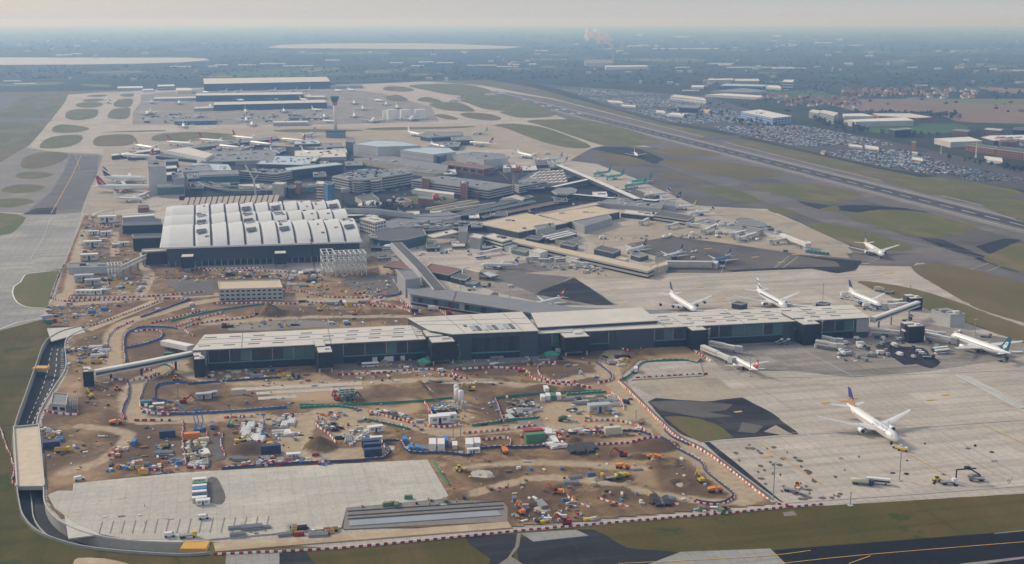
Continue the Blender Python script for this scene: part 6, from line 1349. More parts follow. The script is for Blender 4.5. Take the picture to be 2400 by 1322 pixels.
# ------------------------------------------------------------------ the building site: shaped earth with haul roads, pits and heaps
random.seed(21);rs=np.random.RandomState(5)
SITE=[(196,505),(290,505),(330,600),(400,628),(760,645),(872,600),(925,615),(930,690),(960,716),(1235,742),(1230,765),(1640,800),(1658,850),(1500,846),(1462,880),(1490,925),(1545,985),(1645,1050),(1740,1120),(1822,1184),(1215,1236),(800,1272),(500,1293),(300,1268),(175,1238),(128,1208),(108,1180),(105,1140),(94,985),(125,930),(157,872),(158,800),(176,786),(212,770),(120,765),(108,735),(128,690),(150,620),(180,545)]
def zsite(x,y):return.35
SX0,SX1,SY0,SY1,DX,DY=-580,165,560,1570,1.5,2.0
nx,ny=int((SX1-SX0)/DX)+1,int((SY1-SY0)/DY)+1
X,Y=np.meshgrid(np.linspace(SX0,SX1,nx),np.linspace(SY0,SY1,ny))
def vnoise(X,Y,sc):
 gx,gy=X/sc,Y/sc;i,j=np.floor(gx).astype(int),np.floor(gy).astype(int);fx,fy=gx-i,gy-j;fx=fx*fx*(3-2*fx);fy=fy*fy*(3-2*fy)
 T=rs.rand(64,64);g=lambda a,b:T[a%64,b%64]
 return(g(i,j)*(1-fx)+g(i+1,j)*fx)*(1-fy)+(g(i,j+1)*(1-fx)+g(i+1,j+1)*fx)*fy
def fbm(X,Y,sc,o=4):return sum(vnoise(X+31*k,Y-17*k,sc/2**k)/2**k for k in range(o))/sum(1/2**k for k in range(o))
pw=[G(*p) for p in SITE];inside=inpoly(X,Y,[(p.x,p.y) for p in pw])
Z=.30+.30*fbm(X,Y,14);road=np.zeros(X.shape);dark=np.clip((fbm(X,Y,45)-.50)*4.5,0,.75);pale=np.clip((fbm(X+500,Y,45)-.56)*4,0,.5)
def segdist(P):
 D=np.full(X.shape,1e9)
 for a,c in zip(P[:-1],P[1:]):
  dx,dy=c.x-a.x,c.y-a.y;L2_=dx*dx+dy*dy+1e-9;t=np.clip(((X-a.x)*dx+(Y-a.y)*dy)/L2_,0,1);D=np.minimum(D,np.hypot(X-a.x-t*dx,Y-a.y-t*dy))
 return D
rut=fbm(X,Y,3,2)
for w,pts in[(9,[(1440,828),(1425,880),(1490,935),(1570,1010),(1650,1080),(1750,1165)]),(8,[(1500,1010),(1380,1000),(1200,1005),(1040,1015),(960,990),(870,970),(760,965),(700,1000),(600,978),(420,985),(330,985),(305,950),(320,900),(400,862),(420,850)]),(8,[(265,860),(262,800),(290,760),(370,735),(440,715),(560,700),(800,705),(930,700)]),
(10,[(720,980),(690,1030),(720,1070),(860,1060)]),(5,[(190,1000),(300,1020),(240,1080),(150,1110)]),(7,[(150,690),(140,715),(200,712),(330,702),(460,695),(520,690)]),(6,[(160,690),(180,600),(200,540)]),(5,[(270,545),(268,600)]),(6,[(1450,890),(1380,880),(1260,905),(1050,890),(800,900),(500,895),(420,860)]),(5,[(1080,1100),(1250,1085),(1500,1100)]),
(5,[(1100,1160),(1300,1120),(1600,1170),(1750,1180)]),(6,[(480,760),(700,745),(950,742)]),(6,[(330,690),(350,650),(330,620)]),(7,[(870,690),(905,650),(900,620)]),(12,[(860,1000),(800,985),(830,1020)]),(9,[(1500,950),(1450,985),(1330,950),(1300,960)])]:
 P=[G(*q) for q in smoothpts(pts,4,False)];D=segdist(P);m=np.clip((w+3*(rut-.5)-D)/1.5,0,1);road=np.maximum(road,m*(.75+.25*np.clip(np.abs(np.sin(D*1.9))+.3,0,1)));Z=Z*(1-m*.7)+.28*m*.7
for k in range(46):
 x,y=random.uniform(120,1680),random.uniform(860,1190);a=random.gauss(0,.5);P=[G(x+q*26*cos(a+q*.1),y+q*8*sin(a+q*.25)) for q in range(random.randint(4,9))]
 if not all(inpoly(np.array([p.x]),np.array([p.y]),[(q_.x,q_.y) for q_ in pw])[0] for p in P):continue
 D=segdist(P);m=np.exp(-((D-1.6)/.8)**2);
 if k%2:dark=np.maximum(dark,m*.8)
 else:pale=np.maximum(pale,m*.8)
 Z=Z-m*.12
def pmask(pts,soft=2.0):
 P=[G(*q) for q in smoothpts(pts,3)];ins=inpoly(X,Y,[(p.x,p.y) for p in P]);D=segdist(P+[P[0]]);return np.where(ins,np.clip(D/soft,0,1),0)
for pts in[[(985,890),(1050,884),(1180,886),(1180,905),(1010,930),(975,905)],[(1265,855),(1330,845),(1420,862),(1430,890),(1370,905),(1290,895),(1262,870)],[(590,720),(680,715),(780,725),(760,745),(600,745)],[(700,735),(920,725),(940,750),(720,760)],[(1070,1090),(1170,1080),(1240,1110),(1160,1140),(1080,1130)],[(1380,1050),(1560,1040),(1600,1055),(1400,1075)],[(1530,1085),(1600,1075),(1690,1150),(1640,1185),(1540,1150)],[(1200,1175),(1330,1165),(1340,1200),(1210,1215)],[(1440,1160),(1560,1150),(1560,1180),(1450,1185)],[(230,960),(370,1000),(400,1100),(260,1100)],[(540,935),(620,925),(620,960),(540,955)],[(840,640),(930,620),(920,660),(860,680)],[(380,640),(760,655),(740,665),(400,655)],[(170,800),(260,780),(250,820),(180,850)],[(1080,860),(1260,850),(1250,880),(1100,885)]]:dark=np.maximum(dark,pmask(pts,5)*.8)
for pts in[[(545,905),(850,896),(850,940),(600,940)],[(850,940),(960,930),(1000,960),(900,985)],[(1260,940),(1480,925),(1500,985),(1290,1000)],[(1330,1030),(1600,1020),(1600,1045),(1340,1050)],[(750,970),(860,965),(880,1020),(790,1025)],[(1030,930),(1110,950),(1110,990),(1040,985)],[(480,745),(700,745),(800,760),(520,775)],[(860,765),(1000,768),(1010,800),(880,800)],[(150,905),(200,890),(200,925),(140,960)]]:pale=np.maximum(pale,pmask(pts,5)*.9)
for(pts,dep) in[([(1095,1105),(1150,1098),(1165,1118),(1110,1125)],1),([(1285,1150),(1325,1140),(1330,1160)],1),([(1400,1125),(1480,1120),(1485,1132),(1405,1140)],1),([(1575,1132),(1605,1128),(1612,1142),(1585,1146)],1),([(1240,1188),(1290,1180),(1300,1200),(1250,1206)],1),([(985,895),(1000,892),(1025,922),(1010,925)],1),([(1030,895),(1180,893),(1180,900),(1030,904)],1),([(1540,1085),(1570,1080),(1580,1092),(1550,1098)],1),([(880,1045),(930,1042),(930,1060),(890,1062)],1),([(865,720),(895,705),(900,690),(870,700)],1)]:
 m=pmask(pts,2.5);P=[G(*q) for q in pts];D=segdist(P+[P[0]]);Z=Z+np.where(m>0,-m*.45,1.5*np.exp(-(D/3.0)**2));dark=np.maximum(dark,m);  # pit floors coloured darker: shade of the hollow painted in with wet soil
for(x,y,r,h,dk) in[(745,1058,10,7.5,.25),(585,1062,14,3.5,.9),(560,1065,9,2.5,.9),(640,742,14,6.5,.7),(625,742,8,7,0),(690,740,12,3,.7),(1345,1038,6,3,.8),(1500,1078,6,2.2,.9),(1540,1055,14,3.6,.9),(1400,1075,14,2,.6),(465,965,9,1.8,.9),(560,945,12,2,.3),(1270,920,12,3,.7),(1120,930,10,1.5,.3),(870,735,8,3,.2),(1345,920,9,3,.7),(1060,1170,9,1.5,.4),(1445,1165,10,2,.7),(1555,1100,10,2,.3),(780,738,14,2,.6),(1330,1075,10,1.5,.3),(200,1060,14,1,.1),(1250,875,14,1,.5)]:
 p=G(x,y);D=np.hypot(X-p.x,Y-p.y-r*.5)+1.6*(fbm(X,Y,6,3)-.5)*2;hh=h*np.clip(1-D/r,0,1)**.9;Z=Z+hh;m=np.clip(hh/.4,0,1);road=road*(1-m);pale=pale*(1-m);dark=np.where(m>0,dark*(1-m)+dk*m,dark)
# where nothing should stick up through flat slabs laid on the earth
SLAB=[(172,1133),(420,1108),(700,1092),(1002,1077),(1055,1168),(812,1190),(800,1236),(485,1264),(300,1264),(240,1252),(170,1222),(128,1190),(112,1160),(135,1150),(170,1150)]
mS=inpoly(X,Y,[(p.x,p.y) for p in[G(*q) for q in SLAB]]);Z=np.where(mS,.12,Z)
# the earth ends where the concourse and the wave-roofed terminal stand, and along the cutting
hol=inpoly(X,Y,HOLE);ok=inside&~hol
idx=-np.ones(X.shape,int);sel=ok;cells=sel[:-1,:-1]&sel[1:,:-1]&sel[:-1,1:]&sel[1:,1:]
used=np.zeros(X.shape,bool);used[:-1,:-1]|=cells;used[1:,:-1]|=cells;used[:-1,1:]|=cells;used[1:,1:]|=cells
idx[used]=np.arange(used.sum());co=np.stack([X[used],Y[used],Z[used]],1)
ci,cj=np.nonzero(cells);F4=np.stack([idx[ci,cj],idx[ci,cj+1],idx[ci+1,cj+1],idx[ci+1,cj]],1)
me=bpy.data.meshes.new("earth");me.vertices.add(len(co));me.vertices.foreach_set("co",co.astype(np.float32).ravel());me.loops.add(F4.size);me.loops.foreach_set("vertex_index",F4.astype(np.int32).ravel());me.polygons.add(len(F4));me.polygons.foreach_set("loop_start",np.arange(0,F4.size,4,dtype=np.int32));me.polygons.foreach_set("use_smooth",np.ones(len(F4),bool));me.update(calc_edges=True)
ca=me.color_attributes.new("soil_and_pit_shade",'FLOAT_COLOR','POINT');ca.data.foreach_set("color",np.stack([road[used],dark[used],pale[used],np.ones(used.sum())],1).astype(np.float32).ravel())  # second channel holds dark soil and the shade painted into pits
m=bpy.data.materials.new("site_earth");n,bs=nodes(m);N=n.nodes;Lk=n.links;bs.inputs["Roughness"].default_value=.95;bs.inputs["Specular IOR Level"].default_value=.15
at=N.new("ShaderNodeVertexColor");at.layer_name="soil_and_pit_shade";sp=N.new("ShaderNodeSeparateColor");Lk.new(at.outputs[0],sp.inputs[0]);ge=N.new("ShaderNodeNewGeometry")
def tnz(s,d=6):
 t=N.new("ShaderNodeTexNoise");t.inputs["Scale"].default_value=s;t.inputs["Detail"].default_value=d;t.inputs["Roughness"].default_value=.7;t.inputs["Distortion"].default_value=.8;Lk.new(ge.outputs["Position"],t.inputs["Vector"]);return t.outputs[0]
def tmx(f,a,c):
 x=N.new("ShaderNodeMix");x.data_type='RGBA'
 if isinstance(f,float):x.inputs[0].default_value=f
 else:Lk.new(f,x.inputs[0])
 for i,v in((6,a),(7,c)):
  if isinstance(v,tuple):x.inputs[i].default_value=(*v,1)
  else:Lk.new(v,x.inputs[i])
 return x.outputs[2]
def trg(x,a,c,lo=0.,hi=1.):
 r=N.new("ShaderNodeMapRange");Lk.new(x,r.inputs[0])
 for i,v in enumerate((a,c,lo,hi)):r.inputs[i+1].default_value=v
 return r.outputs[0]
col=tmx(trg(tnz(.05),.42,.58),(.262,.170,.088),(.150,.095,.052));col=tmx(trg(tnz(.12),.52,.66,0,.6),col,(.39,.275,.165));col=tmx(trg(tnz(.4),.56,.7,0,.6),col,(.105,.07,.048))
col=tmx(sp.outputs[2],col,(.43,.31,.19));col=tmx(sp.outputs[1],col,(.105,.066,.042));col=tmx(sp.outputs[0],col,tmx(trg(tnz(.15),.35,.65),(.47,.37,.25),(.34,.265,.175)))
bu=N.new("ShaderNodeBump");bu.inputs["Strength"].default_value=.5;bu.inputs["Distance"].default_value=.6;Lk.new(tnz(.5),bu.inputs["Height"]);Lk.new(bu.outputs[0],bs.inputs["Normal"]);Lk.new(col,bs.inputs["Base Color"]);me.materials.append(m)
struct(link("earth",me))
def ground_z(x,y):
 i,j=int(round((x-SX0)/DX)),int(round((y-SY0)/DY))
 return float(Z[j,i]) if 0<=i<nx and 0<=j<ny and used[j,i] else.12
P=foot(SLAB,.75);b=MB();b.prism(P,-.1,.75);struct(part("concrete_slab",b,MATS["new_concrete"]))
def slab(name,pts,z,m,sm=0,lev=None):
 if sm:pts=smoothpts(pts,sm)
 b=MB();b.prism([(p.x,p.y) for p in[G(x,y,z) for x,y in pts]],0,z,bot=False);o=part(name,b,MATS[m]);o["kind"]="structure";return o
slab("damp_patch",[(486,1122),(508,1120),(520,1140),(529,1165),(520,1182),(500,1180),(488,1170)],.78,"mid_asphalt",2)
for pts,m in[([(552,909),(848,895),(849,902),(553,917)],"new_concrete"),([(600,919),(850,906),(851,912),(602,925)],"new_concrete"),([(590,931),(695,926),(697,932),(591,938)],"new_concrete"),([(818,1220),(1165,1196),(1175,1207),(820,1232)],"strip_blue"),([(810,1190),(1050,1170),(1180,1176),(1190,1190),(1190,1222),(805,1240)],"shoulder_concrete"),
([(500,1272),(800,1252),(1190,1222),(1200,1236),(800,1268),(505,1292)],"sand"),([(496,1020),(522,1018),(526,1050),(528,1075),(502,1082),(496,1050)],"mid_asphalt"),([(160,1262),(240,1252),(300,1266),(420,1270),(480,1268),(480,1262),(300,1258),(240,1246),(180,1222),(150,1200)],"wall_concrete_pale"),
([(195,770),(355,704),(385,706),(215,776)],"sand"),([(730,850),(1010,838),(1010,862),(870,866),(740,866)],"mid_asphalt"),([(1030,850),(1180,838),(1290,832),(1300,842),(1050,862)],"shoulder_concrete"),([(535,760),(630,754),(700,750),(795,755),(795,765),(600,775),(535,775)],"shoulder_concrete"),([(870,868),(1000,866),(1000,870),(870,874)],"new_concrete"),
([(1490,850),(1640,845),(1650,880),(1480,890),(1500,870)],"apron_concrete"),([(1210,985),(1260,980),(1280,1000),(1230,1008)],"shoulder_concrete"),([(800,660),(925,640),(940,690),(860,690)],"mid_asphalt"),([(385,660),(420,655),(500,660),(500,690),(430,695)],"mid_asphalt"),([(110,770),(190,765),(200,778),(120,800)],"wall_concrete_pale")]:slab("laid_surface",pts,.62 if m!="strip_blue" else 1.0,m)
for y0 in(1196,1206,1214):a,c=G(815,y0+2,.8),G(1180,y0-22,.8);b=MB();b.beam(a,c,.7,.5);tag(part("rail_trench",b,MATS["roof_dark"]),"dark narrow trench line in the strip beside the new slab","trench","trench lines beside the slab")
for k in range(16):
 x=232+k*26;a,c=G(x+8,1222-k*.8,.8),G(x,1250-k*.2,.8);b=MB();b.beam(a,c,.45,.25);tag(part("duct_channel",b,MATS["roof_grey"]),"thin channel cut across the front edge of the new slab","channel","channels in the slab's front edge")
# ------------------------------------------------------------------ barriers: hollow plastic blocks laid in rows
mat("b_red",(.36,.018,.025),.5,var=.1,scale=.3);mat("b_white",(.84,.82,.80),.5,var=.1,scale=.3);mat("b_orange",(.80,.17,.03),.5,var=.1,scale=.3);mat("f_blue",(.05,.17,.42),.6,var=.25,scale=.3);mat("f_green",(.03,.26,.18),.6,var=.25,scale=.3);mat("f_navy",(.06,.09,.18),.6,var=.2,scale=.3);mat("f_mesh",(.18,.17,.17),.8,var=.2,scale=.3)
def bprof(b,L_,m=0):
 i=len(b.v);pr=[(-.35,0),(.35,0),(.3,.35),(.14,.95),(-.14,.95),(-.3,.35)]
 for x in(-L_/2,L_/2):b.v+=[(x,y,z) for y,z in pr]
 for k in range(6):b.f.append((i+k,i+(k+1)%6,i+6+(k+1)%6,i+6+k));b.m.append(m)
 b.f.append(tuple(i+k for k in range(5,-1,-1)));b.m.append(m);b.f.append(tuple(i+6+k for k in range(6)));b.m.append(m)
BM={}
def bmesh_of(L_,mm):
 k=(L_,mm)
 if k not in BM:b=MB();bprof(b,L_*.97);BM[k]=b.mesh("barrier_block",[MATS[mm]])
 return BM[k]
ROWS=[("r","in the long row edging the bottom grass","",1.95,[(500,1301),(800,1286),(1215,1246),(1500,1221),(1829,1192),(1826,1183)]),("o","down the right side of the wide haul road","f_mesh",1.9,[(1448,895),(1470,915),(1510,955),(1545,990),(1590,1030),(1640,1055),(1700,1095),(1750,1135),(1800,1172)]),("o","","f_navy",1.9,[(1560,1010),(1580,1028),(1616,1045)]),
("r","round the sharp bend by the brown pit field","f_navy",1.7,[(1545,1030),(1590,1055),(1645,1085),(1655,1105),(1690,1135),(1719,1158),(1717,1172),(1690,1184),(1655,1184),(1628,1178)]),("r","along the fence above the new slab","f_navy",1.7,[(520,1101),(700,1088),(900,1076),(895,1040)]),
("r","","f_navy",1.7,[(895,1040),(938,1038),(962,1063),(1045,1064),(1098,1070),(1105,1058),(1150,1052),(1195,1050)]),("r","","",1.7,[(1130,1034),(1190,1030),(1195,1050)]),("r","","f_navy",1.7,[(1195,1052),(1275,1048),(1270,1032)]),("r","above the black stacks","",1.7,[(1318,1048),(1450,1043),(1545,1037)]),("r","","f_navy",1.7,[(1330,1019),(1480,1012),(1530,1024)]),("o","","",1.7,[(1370,990),(1440,988),(1490,1000),(1512,1012)]),
("o","","",1.7,[(1085,1018),(1160,1012),(1255,1000)]),("o","","",1.7,[(862,967),(905,978),(970,995)]),("o","","f_green",1.7,[(850,984),(900,994),(965,1010)]),("o","","",1.7,[(995,1000),(1030,1004),(1062,1002),(1078,996)]),("o","","f_green",1.7,[(1105,1000),(1165,992),(1180,988),(1265,982)]),("o","","f_blue",1.7,[(1160,936),(1180,990)]),("o","","",1.7,[(995,945),(1020,985),(1025,1000)]),
("o","","f_green",1.7,[(703,958),(790,954),(840,962)]),("","","f_green",1.7,[(703,952),(850,950),(990,942),(1060,935)]),("","","f_green",1.7,[(1155,936),(1250,926),(1410,918)]),("o","","f_green",1.7,[(1320,928),(1420,921)]),("o","","",1.7,[(1430,922),(1455,940),(1462,962)]),("o","","f_blue",1.7,[(335,968),(420,972),(520,968),(660,958),(668,958)]),("","","f_blue",1.7,[(360,938),(368,905),(440,898)]),("","","f_blue",1.7,[(360,938),(410,948),(440,968)]),
("r","","",1.6,[(375,878),(345,895),(332,925),(328,952),(345,970),(400,975)]),("r","","",1.6,[(315,988),(415,988)]),("r","","f_blue",1.6,[(292,985),(285,965),(298,935),(300,905),(288,893),(258,894)]),("r","","",1.6,[(430,990),(428,1040),(438,1098)]),("r","","",1.6,[(484,1012),(486,1034)]),("r","","",1.6,[(440,1100),(490,1101)]),("r","","",1.6,[(522,1018),(518,1045),(527,1070)]),("r","","",1.6,[(500,1024),(520,1018)]),
("o","","",1.6,[(525,982),(598,978)]),("o","","",1.6,[(678,975),(698,975)]),("r","","",1.6,[(745,980),(742,1000),(770,1020),(790,1045)]),("o","","",1.6,[(750,975),(800,975)]),("r","","",1.6,[(598,1046),(660,1044)]),("r","","",1.6,[(566,998),(568,1032)]),("r","","",1.6,[(105,965),(118,970),(180,975),(180,960)]),("r","","",1.5,[(2,1005),(12,1040),(28,1080),(33,1105),(28,1130),(38,1140)]),
("r","","f_navy",1.4,[(440,902),(520,896),(658,887)]),("r","","",1.4,[(792,882),(870,878),(1012,868),(1030,880),(1060,885),(1095,892)]),("r","","",1.4,[(1095,892),(1062,880),(1060,872),(1080,868),(1170,864),(1230,872),(1250,890),(1290,900),(1385,912)]),("r","round the round dark earth pit","",1.4,[(1312,852),(1272,854),(1260,870),(1278,892),(1330,900),(1385,912)]),
("r","","f_navy",1.4,[(1400,852),(1425,870),(1436,885),(1428,895),(1400,900)]),("r","","f_green",1.4,[(1450,895),(1475,880),(1500,855),(1530,848),(1600,846),(1632,852),(1640,842)]),("r","","",1.4,[(1490,888),(1590,882),(1660,878)]),("r","","",1.4,[(1613,815),(1640,833),(1665,848)]),("r","","",1.4,[(1500,822),(1510,816),(1570,814)]),("r","","",1.4,[(1380,822),(1450,820),(1480,826)]),
("r","","",1.3,[(395,850),(420,858),(402,870),(430,876)][:2]),("r","","",1.3,[(330,868),(360,872),(355,885),(300,896)]),("o","","f_green",1.3,[(360,852),(395,858),(405,870),(380,888)]),("r","","f_blue",1.3,[(295,850),(290,820),(292,790),(310,775),(340,768),(400,770),(420,774)]),("r","","f_blue",1.3,[(295,818),(340,808),(375,795),(378,780),(350,776),(310,780)]),("r","","",1.3,[(250,840),(252,800),(268,775),(312,755)]),
("r","","",1.3,[(210,768),(290,740),(380,706)]),("r","","f_navy",1.3,[(330,745),(400,720),(440,705),(435,703),(362,702)]),("r","","",1.3,[(355,760),(430,742),(480,728)]),("r","","",1.3,[(455,790),(430,770),(500,755),(590,745),(592,730)]),("o","","f_green",1.3,[(400,755),(480,735),(560,722),(620,714)]),("o","","",1.3,[(410,768),(480,745),(520,735)]),("r","","",1.3,[(155,692),(170,700),(260,700),(360,696),(480,686)]),("r","","",1.3,[(120,700),(150,708),(200,706),(330,704)]),
("r","","",1.3,[(500,714),(620,712),(690,715),(700,708)]),("r","","",1.3,[(668,678),(720,688),(770,698),(860,700),(900,698)]),("r","","",1.3,[(700,708),(800,716),(880,720),(960,722)]),("o","","",1.3,[(860,712),(900,714),(950,728),(975,740)]),("r","","",1.3,[(930,700),(950,715),(965,722)]),("r","","",1.3,[(1000,722),(1030,730),(1045,740)]),("r","","",1.3,[(118,700),(135,650),(150,620)]),("r","","",1.3,[(460,630),(520,632),(620,628)]),("r","","",1.3,[(470,637),(560,635),(700,640)]),
("r","","f_blue",1.3,[(890,700),(935,690),(930,670),(918,655)]),("r","","",1.3,[(200,533),(285,527)]),("r","","",1.3,[(830,690),(890,686),(880,680)]),("o","","",1.9,[(1328,1165),(1350,1180),(1385,1192)]),("o","","",1.9,[(1400,1170),(1430,1180),(1470,1190)]),("r","","",1.9,[(1520,1182),(1590,1185)]),("o","","",1.9,[(1150,1148),(1190,1145)]),("o","","",1.9,[(1060,1149),(1072,1148)]),("r","","",1.9,[(1020,1090),(1040,1115)]),("","","f_green",1.9,[(1020,1085),(1055,1140)]),("r","","",2,[(1850,1190),(1900,1186),(1925,1184)])]
blocks=[];fences=[]
for q,(cc,lab,fc,L_,pts) in enumerate(ROWS):
 P=[G(*p) for p in(smoothpts(pts,3,False) if len(pts)>2 else pts)];carry=0;k=0
 D=[0]
 for a,c in zip(P[:-1],P[1:]):D.append(D[-1]+(c-a).length)
 s=L_/2
 while cc and s<D[-1]:
  i=max(j for j in range(len(D)-1) if D[j]<=s);d=(P[i+1]-P[i]).normalized();p=P[i]+d*(s-D[i])+Vector((-d.y,d.x,0))*random.gauss(0,.14);per=(s//(L_*(1 if L_>1.6 else 1.6)))%2
  if random.random()<.035 and L_<1.9:s+=L_;continue
  mm="b_white" if per else("b_red" if cc=="r" or random.random()<.3 else "b_orange");blocks.append((p.length,p.x,p.y,atan2(d.y,d.x)+random.gauss(0,.07),L_,mm,lab or "beside a haul road"));s+=L_;k+=1
 if fc:
  b=MB();oP=offset(P,-.9 if fc!="f_mesh" else 1.6)
  for a,c in zip(oP[:-1],oP[1:]):b.beam((a[0],a[1],ground_z(*a)+.75),(c[0],c[1],ground_z(*c)+.75),.10,1.5)
  x_,y_=pts[len(pts)//2]
  t=thing("site_fence",{"f_blue":"bright blue","f_green":"sea-green","f_navy":"dark blue","f_mesh":"grey mesh"}[fc]+" panel fence on the building site, "+(["rearmost","far","middle","near","front"][min(4,max(0,int((y_-650)/110)))])+" zone, "+(["left edge","left","centre left","centre","centre right","right"][min(5,int(x_/290))]),"fence","panel fences of the building site");part("fence_panel",b,MATS[fc],t)
blocks.sort();near,rest=blocks[:300],blocks[300:]
for(_,x,y,a,L_,mm,lab) in near:
 o=link("barrier_block",bmesh_of(L_,mm),None,(x,y,ground_z(x,y)-.05),a);tag(o,{"b_red":"red","b_white":"white","b_orange":"orange"}[mm]+" barrier block "+lab,"barrier","barrier blocks in rows")
ms=["b_red","b_white","b_orange"];b=MB()
for(_,x,y,a,L_,mm,lab) in rest:
 t=MB();bprof(t,L_*.97);c_,s_=cos(a),sin(a);i=len(b.v);z0=ground_z(x,y)-.05;sc=1.5;b.v+=[(x+vx*c_-vy*s_,y+vx*s_+vy*c_,z0+vz*sc) for vx,vy,vz in t.v];b.f+=[tuple(i+k for k in f) for f in t.f];b.m+=[ms.index(mm)]*len(t.f)
o=part("barrier_rows",b,[MATS[k] for k in ms]);o["kind"]="stuff";o["label"]="remaining red, orange and white barrier blocks lining the haul roads"
# ------------------------------------------------------------------ vehicles, plant and stores
random.seed(33)
for nm,c in dict(v_white=(.72,.72,.71),v_blue=(.05,.20,.48),v_navy=(.03,.05,.12),v_red=(.36,.035,.035),v_orange=(.70,.22,.03),v_yellow=(.66,.45,.04),v_green=(.08,.22,.12),v_grey=(.25,.26,.27),v_silver=(.42,.43,.45),v_black=(.03,.03,.035),v_cream=(.58,.53,.42),v_teal=(.04,.24,.24),v_brown=(.22,.14,.09),hi_vis=(.50,.62,.08),v_pink=(.62,.15,.15)).items():mat(nm,c,.5,var=.06,scale=.5)
PR={}
def wheels(t,xs,w,r=.5,m="v_black"):
 for x in xs:
  b=MB();
  for s in(-1,1):b.box(x,s*w/2,0,r*2,.3,r*2)
  part("wheel",b,MATS[m],t)
def pbox(t,name,m,*bx):
 b=MB()
 for q in bx:b.box(*q)
 return part(name,b,MATS[m],t)
def proto(kind,col):
 if(kind,col) in PR:return dup(PR[kind,col])
 t=thing(kind,"x",kind.replace("_"," "));c=MATS[col]
 if kind=="van":
  b=MB();i=0;P=[(-2.6,.5),(2.6,.5),(2.6,1.2),(1.9,1.4),(1.2,2.35),(-2.6,2.4)]
  for y in(-.95,.95):b.v+=[(x,y,z) for x,z in P]
  for k in range(6):b.f.append((k,(k+1)%6,6+(k+1)%6,6+k));b.m.append(0)
  b.f+=[tuple(range(6)),tuple(range(11,5,-1))];b.m+=[0,0];part("body",b,c,t);b=MB();b.quad((1.93,-.8,1.45),(1.93,.8,1.45),(1.27,.8,2.28),(1.27,-.8,2.28));part("windscreen",b,MATS["v_black"],t);wheels(t,(-1.7,1.7),1.8)
 elif kind=="car":
  pbox(t,"body",col,(0,0,.35,4.3,1.8,.6));b=MB();b.prism([(-1.5,-.8),(1.1,-.8),(1.1,.8),(-1.5,.8)],.95,1.45);part("cabin",b,MATS["v_black"],t);pbox(t,"roof",col,(-.2,0,1.45,1.9,1.4,.06));wheels(t,(-1.3,1.3),1.7,.32)
 elif kind in("lorry","tipper_truck","box_truck"):
  pbox(t,"cab","v_white" if kind=="box_truck" else col,(3.3,0,.8,2,2.4,2.2));pbox(t,"windscreen","v_black",(4.32,0,1.9,.1,2,.8));pbox(t,"chassis","v_black",(0,0,.7,8,1,.4))
  pbox(t,"load_bed",col if kind!="lorry" else "v_grey",(-1,0,1.15,6,2.5,{"lorry":.5,"tipper_truck":1.5,"box_truck":2.8}[kind]));wheels(t,(-3,-1.8,2.9),2.2)
  if kind=="tipper_truck":pbox(t,"load","v_brown",(-1,0,2.66,5.6,2.2,.25))
 elif kind=="concrete_mixer":
  pbox(t,"cab","v_white",(3.3,0,.8,2,2.4,2.2));pbox(t,"chassis","v_black",(0,0,.7,8,1,.4));wheels(t,(-3,-1.8,2.9),2.2);b=MB();b.lathe([(-3.6,.6),(-2,1.25),(0,1.3),(2,.7)],10,0,'x',(0,0,2.4));part("drum",b,c,t,True)
 elif kind=="tanker_truck":
  pbox(t,"cab",col,(5,0,.7,2.2,2.5,2.2));b=MB();b.lathe([(-5.5,.9),(-5.2,1.3),(3.2,1.3),(3.5,.9)],12,0,'x',(0,0,2.1));part("tank",b,MATS["v_cream"],t,True);pbox(t,"chassis","v_teal",(-.5,0,.6,9,2.3,.6));wheels(t,(-4,-2.7,4),2.3)
 elif kind=="bus":
  pbox(t,"body",col,(0,0,.4,12,2.6,2.6));pbox(t,"window_band","v_black",(0,0,1.4,12.05,2.66,.9));pbox(t,"roof","v_white",(0,0,3,11.8,2.4,.2));wheels(t,(-3.5,3.8),2.5)
 elif kind=="excavator":
  for s in(-1,1):pbox(t,"track","v_black",(0,s*1.1,0,4,.7,1))
  pbox(t,"body",col,(-.4,0,1.1,4,2.7,1.5));pbox(t,"cab","v_black",(.9,.8,1.6,1.6,1.1,1.8));b=MB();b.beam((1.3,-.3,2),(5.0,-.3,5.4),.8,1.0);part("boom",b,c,t);b=MB();b.beam((5,-.3,5.4),(7.6,-.3,1.8),.6,.7);part("arm",b,c,t);pbox(t,"bucket","v_grey",(7.4,-.3,.7,1.3,1.3,1.2))
 elif kind=="dumper":
  b=MB();b.prism([(-3.4,-1.5),(.6,-1.5),(.6,1.5),(-3.4,1.5)],1.5,[2.4,3.1,3.1,2.4]);part("skip",b,c,t);pbox(t,"cab",col,(2.4,0,1.2,1.6,2.2,1.7));pbox(t,"bonnet",col,(3.8,0,1.1,1.6,1.8,1));wheels(t,(-2.4,-.6,3.1),2.4,.75)
 elif kind=="digger":
  pbox(t,"body",col,(0,0,.9,3.2,2.0,1.2));pbox(t,"cab","v_black",(0,0,2.1,1.5,1.6,1.1));pbox(t,"cab_roof",col,(0,0,3.2,1.6,1.7,.15));pbox(t,"shovel",col,(2.6,0,.4,.9,2.3,.9));wheels(t,(-1.2,1.3),2,.6)
 elif kind=="boom_lift":
  pbox(t,"base",col,(0,0,.4,4,2.2,1.5));b=MB();b.beam((-1,0,1.9),(1,0,6),.5);b.beam((1,0,6),(-.5,0,13),.45);part("boom",b,c,t);pbox(t,"basket",col,(-.5,0,13,1.8,1,1.1));wheels(t,(-1.5,1.5),2,.45)
 elif kind=="cabin":
